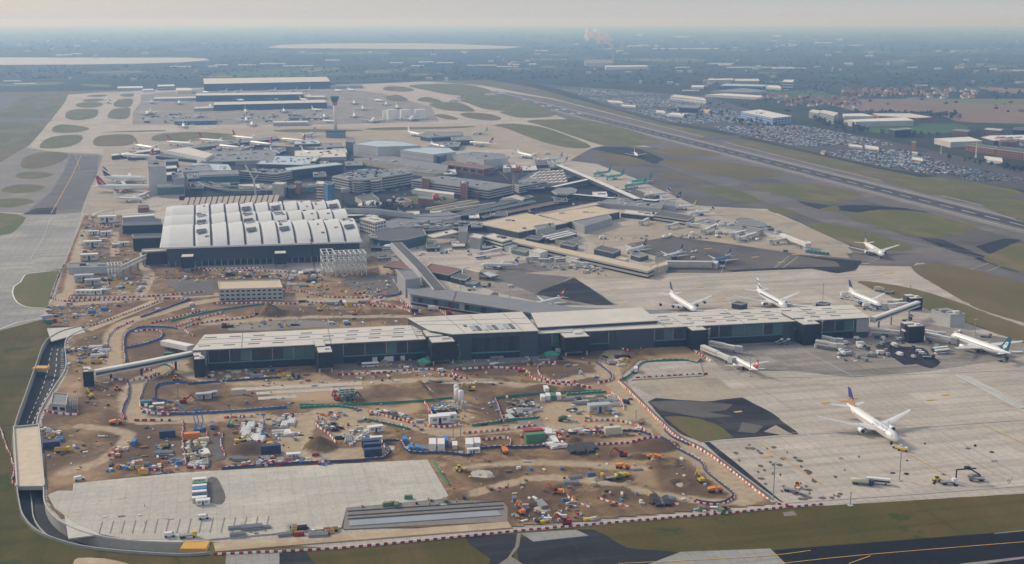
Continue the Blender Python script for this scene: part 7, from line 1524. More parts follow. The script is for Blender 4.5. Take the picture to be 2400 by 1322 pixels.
  pbox(t,"cabin_wall",col,(0,0,.15,7,2.8,2.5));pbox(t,"roof","v_white" if col in("v_white","v_cream") else col,(0,0,2.65,7.2,3,.15));pbox(t,"window","v_grey",(-1.8,-1.42,1.2,1.4,.06,.9),(1.6,-1.42,1.2,1.4,.06,.9));pbox(t,"door","v_navy",(0,-1.42,.2,.9,.07,2))
 elif kind=="container":
  pbox(t,"shell",col,(0,0,.05,6.1,2.44,2.6));pbox(t,"door","v_grey",(3.07,0,.2,.05,2.2,2.3));pbox(t,"roof_sheet","v_"+("white" if col=="v_white" else col[2:]),(0,0,2.65,5.8,2.2,.05))
 elif kind=="skip":
  b=MB();b.prism([(-2,-1),(2,-1),(2,1),(-2,1)],0,1.5);part("tub",b,c,t);pbox(t,"rubble","v_brown",(0,0,1.5,3.4,1.6,.25))
 elif kind=="pipe_stack":
  for r,n_ in((0,5),(1,4)):
   for k in range(n_):b=MB();b.lathe([(-4,.4),(4,.4)],7,0,'x',(0,(k-n_/2)*.82,.4+r*.7));part("pipe",b,c,t)
 elif kind=="material_stack":
  for k in range(3):pbox(t,"bale",col if k!=1 else random.choice(["v_grey","v_white","v_cream"]),(k*1.6-1.6,random.uniform(-.5,.5),0,1.4,random.uniform(1.2,2.8),random.uniform(.6,1.5),random.uniform(-.15,.15)))
 elif kind=="silo":
  b=MB();b.lathe([(1.5,.4),(3,1.6),(9,1.6),(9.6,.6)],12);part("silo_drum",b,c,t,True)
  for s in(-1,1):pbox(t,"leg","v_grey",(s*1.2,1,0,.25,.25,4),(s*1.2,-1,0,.25,.25,4))
 elif kind=="mast":
  pbox(t,"pole","v_grey",(0,0,0,.35,.35,24));pbox(t,"lamp_head","v_silver",(0,0,24,2.4,.9,.5));pbox(t,"footing","v_silver",(0,0,0,2.6,2.6,.4))
 elif kind=="tug":
  pbox(t,"body",col,(0,0,.4,6,2.6,1.1));pbox(t,"cab","v_white",(1.7,0,1.5,1.6,2,.9));pbox(t,"deck","v_yellow",(-1.2,0,1.5,2.6,2.2,.15));wheels(t,(-2,2),2.4,.55)
 elif kind=="baggage_cart":
  pbox(t,"platform","v_grey",(0,0,.5,3,1.6,.2));pbox(t,"hood",col,(0,0,.7,2.6,1.5,1.2));wheels(t,(-1,1),1.3,.25)
 elif kind=="catering_truck":
  pbox(t,"cab","v_white",(3.6,0,.8,1.8,2.4,2));pbox(t,"box",col,(-.8,0,3.2,6.2,2.5,2.6));b=MB();b.beam((-3,0,1.2),(1.5,0,3.2),.3);b.beam((1.5,0,1.2),(-3,0,3.2),.3);part("scissor_lift",b,MATS["v_grey"],t);pbox(t,"chassis","v_black",(0,0,.7,8,1.6,.5));wheels(t,(-2.6,3),2.1)
 elif kind=="steps":
  b=MB();b.beam((-3,0,.8),(2.5,0,4),1.8,.5);part("stair_flight",b,c,t);pbox(t,"landing",col,(3,0,3.8,1.6,2,1.1));pbox(t,"truck_body","v_grey",(-.5,0,.4,5,1.9,.8));wheels(t,(-2,2),1.6,.4)
 elif kind=="person":
  b=MB();b.lathe([(.0,.16),(.45,.17),(.85,.2),(.95,.2),(1.35,.26),(1.48,.1),(1.55,.1),(1.62,.13),(1.78,.09)],8);o=part("body",b,MATS["v_navy"],t,True);b=MB();b.lathe([(.88,.23),(1.4,.29),(1.47,.14)],8);part("jacket",b,c,t,True)
  for s in(-1,1):b=MB();b.beam((0,s*.28,1.4),(.15,s*.34,.85),.11);part("arm",b,c,t)
  b=MB();b.lathe([(1.7,.14),(1.84,.08)],8);part("helmet",b,MATS["v_white"],t)
 PR[kind,col]=t;return t
used_lab={}
def put(kind,col,x,y,deg,lab,sc=1.0,cat=None,nm=None):
 t=proto(kind,"v_"+col if col!="vis" else "hi_vis");p=G(x,y,.3);t.location=(p.x,p.y,max(.2,ground_z(p.x,p.y)) if y>480 else.2);
 if mS_in(p):t.location[2]=.75
 t.rotation_euler=(0,0,radians(deg)+RW);t.scale=(sc,)*3;t["label"]=lab;t["category"]=cat or kind.replace("_"," ");t["group"]=(nm or kind.replace("_"," "))+"s about the airport";return t
SLW=[(p.x,p.y) for p in[G(*q) for q in SLAB]]
def mS_in(p):return bool(inpoly(np.array([p.x]),np.array([p.y]),SLW)[0])
V="""tug white 2104 1050 -45|white and yellow pushback tug at the nose of the lettered airliner
tug yellow 2116 1056 -45|yellow second tug just beyond the pushback tug
tanker_truck navy 2020 1135 -30|cream-tanked fuel truck at the lower edge of the apron
bus white 2058 1133 -30|white and blue bus parked beside the fuel truck
digger yellow 2195 1128 -10|yellow machine with a long deck near the apron edge
lorry white 2222 1134 -5|small white truck behind the yellow machine
steps black 2285 1116 160|black loading machine beside the angled arm
lorry grey 2288 1126 160|grey loader under the black machine
digger orange 1868 1142 60|orange ground loader by the left mast
lorry cream 1855 1152 -40|cream ground truck beside the orange loader
catering_truck white 2348 832 10|white catering box lifted to the side of the teal-finned airliner
lorry black 2350 846 10|dark truck under the teal-finned airliner
catering_truck white 2032 725 -5|white catering box beside the concourse-end airliner's nose
catering_truck white 1980 700 -5|white box truck behind the wing of the concourse-end airliner
box_truck cream 2060 682 -25|cream truck on the grass edge behind the concourse-end airliner
lorry grey 2085 688 -20|grey trailer beside the cream truck on the grass edge
bus white 2208 828 5|front white minibus of two on the open right apron
bus white 2205 822 5|rear white minibus of two on the open right apron
van white 2155 826 -30|white van with a low cart before the two minibuses
van white 2162 831 -30|second white van before the two minibuses
lorry black 2176 840 -20|dark towing machine on the big oil stain
van white 2008 795 0|white van in front of the two joined trolleys
van teal 2074 788 -40|white and teal van by the long tube
van white 1992 787 10|white van close to the concourse wall
van white 1862 792 0|white van left of the last gate tower
van white 1832 793 0|second white van along the concourse wall
steps white 1824 806 -60|left of two white passenger steps
steps white 1840 806 -60|right of two white passenger steps
van white 1724 798 10|small white van in the concourse undercroft
lorry black 2125 752 0|black truck between the glazed bridge and the long tube
car silver 2133 740 0|silver car below the glazed bridge
lorry grey 2310 790 -20|grey vehicle near the plant building
tug white 2245 780 10|white double tug beside the plant building
box_truck white 1490 872 70|white truck climbing the haul road by the concourse
van navy 1468 946 -65|dark blue van on the wide haul road
concrete_mixer green 1322 987 0|yellow-green concrete mixer on the middle haul road
excavator red 1460 1070 170|red excavator reaching left over the far trench
excavator orange 1308 1158 150|orange-armed excavator with its boom raised to the left
excavator orange 1222 1205 100|orange excavator with upright boom by the strip end
excavator red 1328 1228 170|red excavator digging at the rail trench by the bottom barrier row
excavator yellow 1105 918 170|yellow excavator on the ridge above the green fence
excavator yellow 560 1045 0|yellow excavator on top of the dark earth heap
excavator red 430 945 0|red and white excavator inside the blue fence corner
excavator red 790 938 110|red small excavator by the concrete strips
excavator orange 830 738 0|orange excavator between the link building and the grey heap
excavator yellow 750 730 0|yellow excavator right of the grey heap
excavator yellow 1642 1130 90|black and yellow excavator near the sharp bend
dumper orange 1535 1077 160|orange articulated dumper nearest the wide haul road
dumper orange 1458 1098 -30|orange dumper in the middle of the brown pit field
dumper orange 1674 1154 -10|orange dumper by the sharp bend of barriers
dumper orange 1183 1062 90|small orange dumper facing the camera, left of the pit field
dumper yellow 635 1050 -70|yellow dumper beside the navy containers
lorry green 1437 1123 5|green tanker lorry by the long pit
dumper yellow 1455 1120 5|yellow cab unit coupled to the green tanker
digger yellow 1076 1106 0|yellow box on wheels at the slab's right edge
tipper_truck blue 498 1003 90|bright blue tipper parked by the red barrier pen
tipper_truck yellow 146 1060 0|yellow tipper beside the covered road deck
tipper_truck yellow 226 852 0|yellow tipper at the foot of the glazed footbridge
excavator yellow 212 932 120|yellow digger with lowered arm beyond the grey hut
dumper orange 270 995 0|orange roller on the left haul road
digger orange 275 915 0|orange loader in the left mud field
digger orange 412 892 0|orange loader at the concourse corner
boom_lift blue 620 1023 0|tall blue boom lift among the white bales
boom_lift green 540 1000 0|green boom lift beside the haul road
boom_lift blue 463 1012 0|left blue lift in the pen of blue lifts
boom_lift blue 474 1010 30|right blue lift in the pen of blue lifts
boom_lift blue 457 1020 0|low blue lift in the pen of blue lifts
boom_lift green 1076 852 0|green lift at the foot of the broad gate tower
digger green 590 875 0|green telescopic handler before the concourse
digger green 1268 846 0|green machine beside the teal canopy
digger blue 635 870 0|blue machine between the concourse and the earth
van white 186 1126 20|white van at the left of the slab's far edge
van white 398 1260 0|white van standing on the slab near the cutting
van white 478 1218 0|white van on the middle of the slab's front
lorry yellow 440 1262 0|yellow flat truck beside the van near the cutting
van white 1035 871 0|white pick-up van by the winding barriers
van white 1110 833 0|white van before the tall middle block
bus white 868 860 0|white minibus by the concourse loading bays
van white 178 742 10|white van on the pale yard by the cutting's top
van white 905 663 80|upper white van on the road beside the red-roofed canopy
van white 908 672 80|lower white van on the road beside the red-roofed canopy
van white 778 760 0|white car by the pale pad behind the concourse
van white 812 758 0|white van by the pale pad behind the concourse
van blue 815 762 0|light blue van beside the white one on the pale pad
van white 538 640 0|white van in the mud before the wave-roofed terminal
van white 450 716 30|small white van on the S-bend road
van white 453 730 80|white van in the contractors' lanes
van white 372 728 0|white hut van on the loop road
lorry white 850 709 0|red and white lorry on the road to the red-roofed canopy
lorry navy 790 712 0|navy lorry on the road to the red-roofed canopy
box_truck navy 975 735 -20|navy box lorry with white cab beside the link building
box_truck white 1015 728 -15|white-cabbed lorry alongside the link building
van white 1093 732 0|white van under the link building's glass
bus white 1126 606 20|white bus by the kinked jet bridge
bus white 1253 608 -20|first white bus in the row under the white box
bus white 1275 613 -20|second white bus in the row under the white box
bus white 1300 609 15|third white bus in the row under the white box
bus white 1312 612 15|last white bus in the row under the white box
bus white 908 588 0|white bus by the dark round hall
bus silver 898 611 10|red and silver coach by the white steel skeleton
lorry blue 1040 594 0|bright blue lorry near the cream dotted block
van white 1100 597 20|white van beyond the blue lorry
van white 1198 672 0|white van near the lone red-finned airliner
lorry white 1105 680 20|white truck pair on the apron road
lorry black 1140 672 20|black truck behind the white pair
van white 1625 606 10|white van between the tan pier and the airliners
van white 1693 627 10|white van under the blue airliner
tug white 1628 591 0|white tug near the dark apron corner
van teal 1841 590 0|teal van at the painted crossing
van white 188 573 80|upper white van on the left perimeter road
van teal 192 554 80|lower teal van on the left perimeter road
van white 300 613 0|white van beside the white truss bridge
van white 297 657 80|white van left of the small steel cage
van white 307 668 80|second white van below the small steel cage
van white 328 678 80|white box van near the small ramp
van white 1400 402 0|small white van on the taxiway beyond the green airliners"""
for ln in V.split("\n"):
 if not ln.strip():continue
 a,lab=ln.split("|");k,c,x,y,dg=a.split();put(k,c,float(x),float(y),float(dg),lab)
CT="""container white 1014 1052 80 1.7|left long white container by the front barrier row
container white 1034 1052 80 1.7|right long white container by the front barrier row
container blue 963 1055 85|first blue container in the row of three
container blue 978 1055 85|second blue container in the row of three
container blue 993 1058 85|third blue container in the row of three
container blue 949 1036 85|single blue and white container behind the row of three
container blue 1044 1042 80 1.4|blue container with a pale stair beside it
cabin cream 1066 1050 80|grey-cream cabin right of the blue container
cabin white 1100 1050 80 1.5|left big white cabin in the cluster of the inner compound
cabin white 1118 1046 80 1.3|right white cabin in the cluster of the inner compound
cabin white 1110 1062 0|small white and blue cabin at the compound gate
cabin white 1030 992 0 1.8|long white cabin in the pointed compound
cabin white 1048 986 0 1.6|second white cabin in the pointed compound
cabin white 880 1012 10 1.3|white tarpaulined stack cabin left of the junction
cabin white 882 1034 0|white cube cabin by the navy containers
container white 1272 938 80 1.2|first white container of the row of four by the green fence
container white 1284 935 80 1.2|second white container of the row of four by the green fence
container green 1296 935 80 1.2|green container in the row by the green fence
container white 1309 934 80 1.2|last white container of the row by the green fence
cabin white 1280 920 85|lone white cabin behind the container row
cabin silver 1404 966 0 2|long silver-roofed cabin with rows of windows
container red 1250 1026 0 1.9|red and white roofed container block
container green 1254 1035 0 1.9|green and white roofed container block
container cream 1435 1017 0 1.6|cream container bunk beside the sand patch
container navy 635 1062 0 1.8|navy container with white lettering panel
container navy 868 1050 0 1.6|upper navy container in the stack by the inner fence
container navy 872 1058 0 1.6|middle navy container in the stack by the inner fence
container navy 874 1068 0 1.6|lower navy container in the stack by the inner fence
container navy 393 1025 0 1.5|navy container alone in the left mud field
container navy 122 1050 0 1.5|navy container beside the covered road deck
container blue 315 1042 80|blue container in the circle of earth
container orange 450 1030 0 1.5|orange container in the stores yard
container cream 478 1037 0|pale green box in the stores yard
cabin silver 478 935 0 1.4|silver cabin beside the excavation
cabin silver 495 930 20 1.2|second silver cabin beside the excavation
container cream 560 928 0 1.5|cream box by the concrete strips
cabin cream 372 955 0|pale blue cabin inside the blue fence
cabin teal 343 949 0|teal cabin inside the blue fence
cabin white 688 1074 0 1.1|white cabin by the front barrier row
skip pink 676 1082 0 1.3|coral-pink tarpaulin heap by the front barrier row
skip red 740 1068 0|red skip by the front barrier row
excavator black 820 938 0|dark drilling rig on the concrete strip
container green 115 757 0|green container on the yard at the cutting's top
container red 124 755 0|red container on the yard at the cutting's top
container silver 112 750 20 1.5|silver container on the yard at the cutting's top
container blue 245 728 0|blue container by the pale diagonal strip
container blue 216 735 0|long blue box by the pale diagonal strip
cabin white 192 690 0 1.5|first white gabled cabin in the row of four
cabin white 203 690 0 1.5|second white gabled cabin in the row of four
cabin white 214 690 0 1.5|third white gabled cabin in the row of four
cabin white 225 690 0 1.5|fourth white gabled cabin in the row of four
cabin silver 242 688 0 1.3|separate grey cabin right of the row of four
cabin silver 218 668 0 2|grey shed with bright roof above the row of four
cabin silver 198 660 0 2.4|pitched grey shed below the long grey building
cabin cream 210 610 0 2.4|cream two-tier cabin block by the perimeter road
cabin cream 218 580 0 2.6|pale green low cabins in the contractors' yard
cabin blue 215 579 0 2|blue-edged cabin row in the contractors' yard
cabin white 250 552 0 1.8|white and blue cabin in the contractors' yard
cabin white 220 550 0 1.6|grey-white cabin at the top of the contractors' yard
cabin white 252 522 0 3|long white tent cabin at the back of the contractors' yard
cabin white 290 577 0 1.6|white tent roof beside the black block
container green 395 835 0|green box beneath the fence loop""".split("\n")
for ln in CT:
 a,lab=ln.split("|");a=a.split()
 put(a[0],a[1],float(a[2]),float(a[3]),float(a[4]),lab,float(a[5]) if len(a)>5 else 1)
for i,(x,y) in enumerate([(1072,948),(1081,952),(1070,938),(1085,963),(1092,964)]):put("silo","silver" if i>2 else "white",x,y,0,["left front white silo","right front white silo","rear tall white silo","short grey silo","second short grey silo"][i]+" by the green fence",1.1 if i<3 else.7)
for i,(x,y,yt,wh) in enumerate([(2108,1125,1060,"behind the pushback tugs"),(1812,1175,1083,"at the left corner of the stand area"),(1993,1184,1152,"on the grass edge below the fuel truck"),(1758,880,825,"near the small red-finned airliner"),(1660,822,770,"at the gate tower with the white sign"),(1925,808,752,"at the last attached gate tower"),(1540,640,592,"at the tip of the tan pier"),(1375,610,573,"halfway along the tan pier"),(1062,1030,990,"in the pointed compound, left of two"),(1080,1060,996,"in the pointed compound, right of two"),(1490,995,960,"where the haul roads join"),(418,940,900,"inside the blue fence"),(1195,705,668,"on the dark apron by the lone airliner"),(1079,685,655,"near the red crane jib"),(1928,708,662,"on the dark box behind the concourse"),(2132,706,668,"beyond the glazed bridge"),(1620,590,545,"on the open apron behind the tan pier"),(1415,600,560,"behind the blank cream box"),(2285,785,748,"beside the plant building"),(267,512,487,"in the ramp curve"),(1094,478,432,"in front of the brick stair tower"),(1442,458,440,"beside the tube piers")]):
 t=put("mast","grey",x,y,0,"slender grey floodlight mast "+wh,1,"light mast","light mast");t.scale=(1,1,max(.2,HT(x,yt,y)/24.5))
# cranes
def crane(label,base,top,m,w=1.4,cab=True):
 p=G(*base);Yq=p.y+1;u,dy,dz=ray(*top);tt=Yq/dy;q=Vector((u*tt,Yq,H+dz*tt));t=thing("crane",label,"crane",None,tuple(p));d=q-p;b=MB()
 e=Vector((w/2,0,0));
 for s in(-1,1):b.beam(e*s,d+e*s*.6,.35)
 n_=max(4,int(d.length/3))
 for k in range(n_):b.beam(d*(k/n_)+e*(1 if k%2 else-1),d*((k+1)/n_)+e*(-1 if k%2 else 1),.22)
 part("lattice_jib",b,MATS[m],t)
 if cab:pbox(t,"cab",m,(0,0,1,4,3,2.5));pbox(t,"track","v_black",(0,-1.4,0,6,.8,1));pbox(t,"track","v_black",(0,1.4,0,6,.8,1))
crane("dark red crane jib rising from behind the concourse roof to the link building",(1052,738),(1070,683),"v_red");crane("black lattice mast standing beside the right end of the wave roof",(805,520),(803,452),"v_black");crane("dark crane standing in the mud before the slate louvred front",(740,650),(728,560),"v_black")
crane("green lattice jib leaning on the site office corner",(655,690),(682,633),"v_brown",1,False);crane("thin white crane jib leaning by the ramp at the far left of the site",(212,518),(205,475),"v_white")
p=G(600,462);t=thing("mast_sculpture","white wishbone-shaped mast behind the wave roof","mast",None,tuple(p));b=MB();b.beam((0,0,0),(-2,0,24),2.2);b.beam((-2,0,24),(-13,0,45),1.6);b.beam((-2,0,24),(4,0,31),1.3);part("mast_arm",b,MATS["steel_white"],t)
p=G(2240,1130,0);t=thing("docking_arm","black angled docking arm post at the apron edge","gantry",None,tuple(p));b=MB();b.beam((0,0,0),(0,0,7),.6);b.beam((0,0,7),(11,2,7),.6);b.box(6,1,7,3,2,1.4);part("arm_post",b,MATS["v_black"],t)
for(x,y,s,m,lab) in[(995,857,7,"f_green","teal pyramid canopy left before the concourse"),(1293,840,8,"f_green","teal pyramid canopy right before the concourse")]:
 p=G(x,y);t=thing("canopy",lab,"canopy",None,tuple(p));b=MB();h_=3.5
 for k in range(4):a0,a1=pi/4+k*pi/2,pi/4+(k+1)*pi/2;b.tri((s*cos(a0),s*.8*sin(a0),h_),(s*cos(a1),s*.8*sin(a1),h_),(0,0,h_+2.5))
 part("canopy_top",b,MATS[m],t);pbox(t,"base_box","v_grey",(0,0,0,s*1.1,s*.9,h_-.1))
B("site_hut","pale blue-grey square hut with a brown flat roof and mesh yard by the left cutting","hut",[(119,948),(155,951),(159,925)],drop=18,wall="wall_pale",top="roof_grey",style="panes",n=1,win=4)
frame_box("grey wire cage beside the square hut",[(158,950),(180,948),(182,932)],5,4,2,2,"steel_grey",.25)
frame_box("dark green machine block on the concrete strip",[(797,925),(832,922),(830,912)],5,3,2,1,"wall_teal",.9)
for i,(y,c) in enumerate([(1128,"white"),(1137,"green"),(1144,"cream"),(1151,"blue"),(1158,"white"),(1165,"navy"),(1172,"cream"),(1178,"white")]):put("cabin",c,468+(i>6)*8,y+6,0,["topmost white","dark green","cream upper","blue","second white","dark navy","cream lower","short white front"][i]+" cabin of the stacked row on the new slab",1.0)
# stores and clutter in the yards
lit=MB();LC=["v_white","v_grey","v_silver","v_cream","v_brown","v_black","v_blue","v_red","v_yellow","v_orange","v_navy","v_teal"];made={}
def litter(n,poly,cols=(0,0,1,2,2,3,4,5,5,4,1,4,3,1,0,4,1,2,6,8,7)):
 n=int(n*.28)+1;xs,ys=[p[0] for p in poly],[p[1] for p in poly];X_=np.random.uniform(min(xs),max(xs),n*3);Y_=np.random.uniform(min(ys),max(ys),n*3);I=inpoly(X_,Y_,poly);X_,Y_=X_[I][:n],Y_[I][:n]
 for x,y in zip(X_,Y_):
  p=G(x,y,.3);s=random.uniform(.5,1.5);lit.box(p.x,p.y,ground_z(p.x,p.y)-.1,s*random.uniform(.8,3.4),s,random.uniform(.4,1.3)*s,random.choice((RW,RW+1.57))+random.gauss(0,.25),random.choice(cols))
def scatter(n,poly,kinds,where,sc=(.7,1.3),rot=None):
 xs,ys=[p[0] for p in poly],[p[1] for p in poly];k=0;litter(int(n*1.6),poly,(0,0,7,7,2) if kinds is RW_ else(0,0,0,2,1) if kinds is W_ else(0,1,2,3,4,5,5,4,1,6))
 while k<n:
  x,y=random.uniform(min(xs),max(xs)),random.uniform(min(ys),max(ys))
  if not inpoly(np.array([x]),np.array([y]),poly)[0]:continue
  kd,c=random.choice(kinds).split(":");made[kd]=made.get(kd,0)+1
  if made[kd]>285:k+=1;litter(1,[(x-5,y-3),(x+5,y-3),(x+5,y+3),(x-5,y+3)]);continue
  put(kd,c,x,y,random.choice((0,90))+random.uniform(-12,12) if rot is None else rot,{"red":"red","vis":"yellow-jacketed"}.get(c,c)+" "+{"material_stack":"pile of stores","pipe_stack":"stack of pipes","person":"worker","car":"parked car"}.get(kd,kd.replace("_"," "))+" "+where,random.uniform(*sc));k+=1
ST=["material_stack:white","material_stack:grey","material_stack:silver","pipe_stack:grey","material_stack:cream","pipe_stack:black","material_stack:blue","skip:yellow"]
R_=lambda x0,y0,x1,y1:[(x0,y0),(x1,y0),(x1,y1),(x0,y1)]
W_=["material_stack:white","pipe_stack:white","material_stack:silver"];RW_=["material_stack:red","material_stack:white","material_stack:red","pipe_stack:white"]
scatter(48,R_(440,1040,482,1095),ST+W_,"in the crowded stores yard left of the grey ramp");scatter(38,R_(568,995,612,1040),W_,"among the white bales by the blue boom lift",rot=80);scatter(16,R_(642,978,682,1002),W_+["material_stack:black"],"in the small pen under the haul road",rot=80);scatter(10,R_(630,1008,688,1025),W_,"on the mud right of the blue boom lift")
scatter(10,R_(105,1005,145,1045),ST,"beside the covered road deck");scatter(26,R_(255,1085,420,1112),ST+["material_stack:red","skip:orange"],"along the back edge of the new slab");scatter(8,R_(370,1045,415,1085),ST,"at the right of the left mud field");scatter(7,R_(262,1050,285,1070),["material_stack:white","material_stack:red"],"in the small red pen")
scatter(30,[(1220,1008),(1410,1004),(1450,1010),(1440,1016),(1240,1024),(1215,1020)],RW_,"in the heap of spare red and white barriers");scatter(12,R_(1285,1030,1318,1048),RW_,"in the lower heap of spare barriers");scatter(28,[(1325,934),(1430,928),(1465,955),(1400,950),(1330,946)],["pipe_stack:silver","pipe_stack:grey","pipe_stack:grey","material_stack:silver"],"in the yard of silver pipes",(.7,1.1),0);scatter(10,R_(1330,962,1450,972),ST,"beside the long silver-roofed cabin")
scatter(26,[(1185,940),(1255,935),(1265,965),(1250,980),(1195,985)],["pipe_stack:grey","material_stack:black","material_stack:brown","pipe_stack:silver","material_stack:grey"],"in the blue-fenced pit");scatter(26,[(1000,945),(1060,940),(1070,965),(1025,975)],ST,"in the pointed compound by the silos");scatter(22,[(870,972),(960,985),(955,975),(880,958)],["pipe_stack:black","material_stack:grey","material_stack:brown"],"between the two haul road arms")
scatter(20,R_(800,1010,870,1045),ST,"in the yard right of the brown heap");scatter(16,R_(755,975,800,1012),["car:silver","car:white","car:black","material_stack:grey"],"beside the brown heap");scatter(34,R_(540,1072,770,1092),["material_stack:blue","material_stack:navy","material_stack:red","material_stack:cream","pipe_stack:grey"],"along the navy fence above the slab");scatter(16,R_(340,945,410,968),ST+["material_stack:red"],"inside the blue fence at the left")
scatter(26,[(150,820),(255,805),(250,845),(160,840)],ST+["material_stack:red","skip:red"],"in the mud field beside the sunken road");scatter(9,R_(225,808,250,835),RW_,"in the upright red bundle stack");scatter(30,R_(190,650,350,690),ST+["car:white","car:black","van:white"],"in the cabin yard left of the site office");scatter(50,[(200,505),(285,505),(275,600),(175,608),(165,640)],ST+["material_stack:red","skip:red","cabin:cream","van:white","skip:green"],"in the contractors' yard below the ramp")
scatter(70,R_(400,636,760,656),ST+RW_+["skip:orange","skip:blue","van:white"],"in the mud before the slate louvred front");scatter(26,R_(620,660,760,680),ST+RW_,"on the ground right of the site office");scatter(26,[(690,706),(860,712),(850,722),(700,716)],RW_+ST,"along the road behind the grey heap");scatter(18,R_(500,755,700,768),ST+["digger:red","digger:green"],"on the pale pad behind the concourse");scatter(22,[(120,730),(160,715),(330,718),(300,724),(200,745),(120,760)],["car:black","car:silver","material_stack:blue","car:white","material_stack:cream"],"on the yard by the pale diagonal strip")
scatter(30,R_(490,870,740,890),ST+["skip:green"],"on the mud in front of the concourse's left part");scatter(30,R_(840,845,1010,862),ST+["van:white","material_stack:teal"],"before the concourse loading bays");scatter(24,R_(1090,838,1310,860),ST+RW_,"before the tall middle block");scatter(22,[(1400,830),(1500,825),(1460,860),(1420,855)],RW_+ST,"in the pen left of the white lorry");scatter(12,R_(1336,1052,1386,1064),["pipe_stack:black"],"in the black stacks by the far trench",(1,1.4),90);scatter(8,R_(1530,1170,1565,1182),["pipe_stack:black"],"in the black stacks by the curved barriers",rot=80)
scatter(30,[(1080,1080),(1600,1085),(1690,1160),(1500,1190),(1090,1180)],["material_stack:grey","material_stack:cream","pipe_stack:grey","skip:yellow","material_stack:silver","skip:blue","person:vis"],"scattered over the brown pit field",(.6,1.2));scatter(30,R_(550,1236,790,1256),ST+["skip:red"],"along the slab's front edge");scatter(14,R_(830,1170,1180,1190),["person:vis","material_stack:grey","skip:green"],"on the strip beside the new slab");scatter(14,R_(1200,1200,1320,1222),["person:vis","material_stack:grey"],"near the red excavator at the trench")
scatter(24,[(500,900),(860,890),(950,950),(560,960)],["person:vis","material_stack:brown","material_stack:grey"],"around the concrete strips");scatter(12,R_(150,1150,400,1240),["material_stack:grey","material_stack:red","person:vis"],"on the open left part of the new slab",(.5,.9));scatter(12,R_(1630,1190,1710,1200),["skip:green","material_stack:yellow","material_stack:red"],"by the haul road's lower corner")
scatter(60,[(1000,500),(1420,470),(1440,480),(1200,560),(1130,600),(900,610),(880,595),(1000,560)],["car:white","car:black","car:silver","van:white","lorry:grey"],"on the terminal roads behind the round hall");scatter(30,[(1210,620),(1400,625),(1440,650),(1150,610),(1120,598)],["baggage_cart:grey","van:white","baggage_cart:silver","car:white"],"on the apron below the tan pier",(1,1.4));scatter(40,[(2010,795),(2150,790),(2280,800),(2140,840),(1960,850),(1950,815)],["baggage_cart:grey","baggage_cart:silver","van:white","baggage_cart:navy"],"among the stands at the concourse end",(1,1.5));scatter(36,[(1480,555),(1700,545),(1850,575),(1700,560),(1400,560)],["baggage_cart:grey","van:white","baggage_cart:silver"],"below the northern pier",(1,1.6))
scatter(60,[(840,440),(960,430),(1060,470),(940,500),(860,480)],["car:white","car:black","car:silver","material_stack:brown","van:white"],"in the streets of the court",(1,1.6));scatter(50,R_(330,268,760,288),["baggage_cart:grey","van:white","lorry:white"],"on the far terminal apron",(2,3));scatter(30,R_(450,345,800,362),["baggage_cart:silver","lorry:white","van:white"],"between the far pier stands",(1.5,2.5));scatter(18,R_(1150,360,1300,395),["baggage_cart:silver","van:white","lorry:white"],"beside the two parked white airliners",(1.5,2))
for k in range(6):put("baggage_cart","teal",1893+k*9,592+k*1.2,0,"green-topped yellow equipment cart in the row near the taxiing airliner",1.6)
for n,poly in[(420,[(200,505),(285,505),(330,600),(175,640)]),(500,R_(380,632,770,662)),(260,R_(180,645,400,695)),(200,R_(620,662,880,700)),(240,[(110,715),(330,700),(190,768),(115,765)]),(300,[(400,735),(600,722),(900,725),(950,760),(520,775)]),(420,R_(440,1035,484,1098)),(220,R_(100,1000,430,1108)),(300,R_(480,868,1040,900)),(250,R_(1040,840,1460,905)),(0,[(1060,1080),(1600,1060),(1700,1170),(1500,1200),(1090,1180)]),
(300,[(1000,935),(1480,925),(1520,1000),(1340,1000),(1000,1000)]),(260,R_(700,960,1000,1060)),(200,R_(1200,1175,1400,1225)),(160,[(800,640),(920,620),(920,690),(800,700)]),(200,[(140,800),(260,790),(280,960),(180,960)]),(200,R_(540,970,700,1050)),(260,[(1215,1006),(1500,1004),(1500,1024),(1215,1030)])]:litter(n,poly)
litter(110,[(1060,1080),(1600,1060),(1700,1170),(1500,1200),(1090,1180)],(4,4,1,3,5,2,0,8))
o=part("site_litter",lit,[MATS[c] for c in LC]);o["kind"]="stuff";o["label"]="small bits of timber, pipe, board and waste strewn over the building site"
# ------------------------------------------------------------------ the great car parks
random.seed(12);cl=["v_white","v_black","v_silver","v_grey","v_navy","v_grey","v_black","v_silver","v_blue"]
cp=[G(*q) for q in[(1262,197),(1420,209),(1500,216),(1640,236),(1660,250),(1720,262),(1790,282),(1900,298),(2060,330),(2130,350),(2190,375),(2270,395),(2400,420),(2440,440),(2400,444),(2260,421),(2060,389),(1930,359),(1800,329),(1660,297),(1560,283),(1440,250),(1350,219)]]
cpp=[(p.x,p.y) for p in cp];x0,x1=min(p[0] for p in cpp),max(p[0] for p in cpp);y0,y1=min(p[1] for p in cpp),max(p[1] for p in cpp);cars=[]
dirs,dirt_=rd,rn_
s0=-200
for r in range(0,120):
 tt=120+r*8.5+(r%2)*-2.6
 if r%9==8:continue
 for q in range(0,1500):
  s=s0+q*2.75
  if(q//34)%6==5 or random.random()<.16:continue
  X_,Y_=rpt(s+r*1.0,tt)
  cars.append((X_,Y_))
ca_=np.array(cars);keep=inpoly(ca_[:,0],ca_[:,1],cpp);cars=[tuple(c) for c in ca_[keep]]
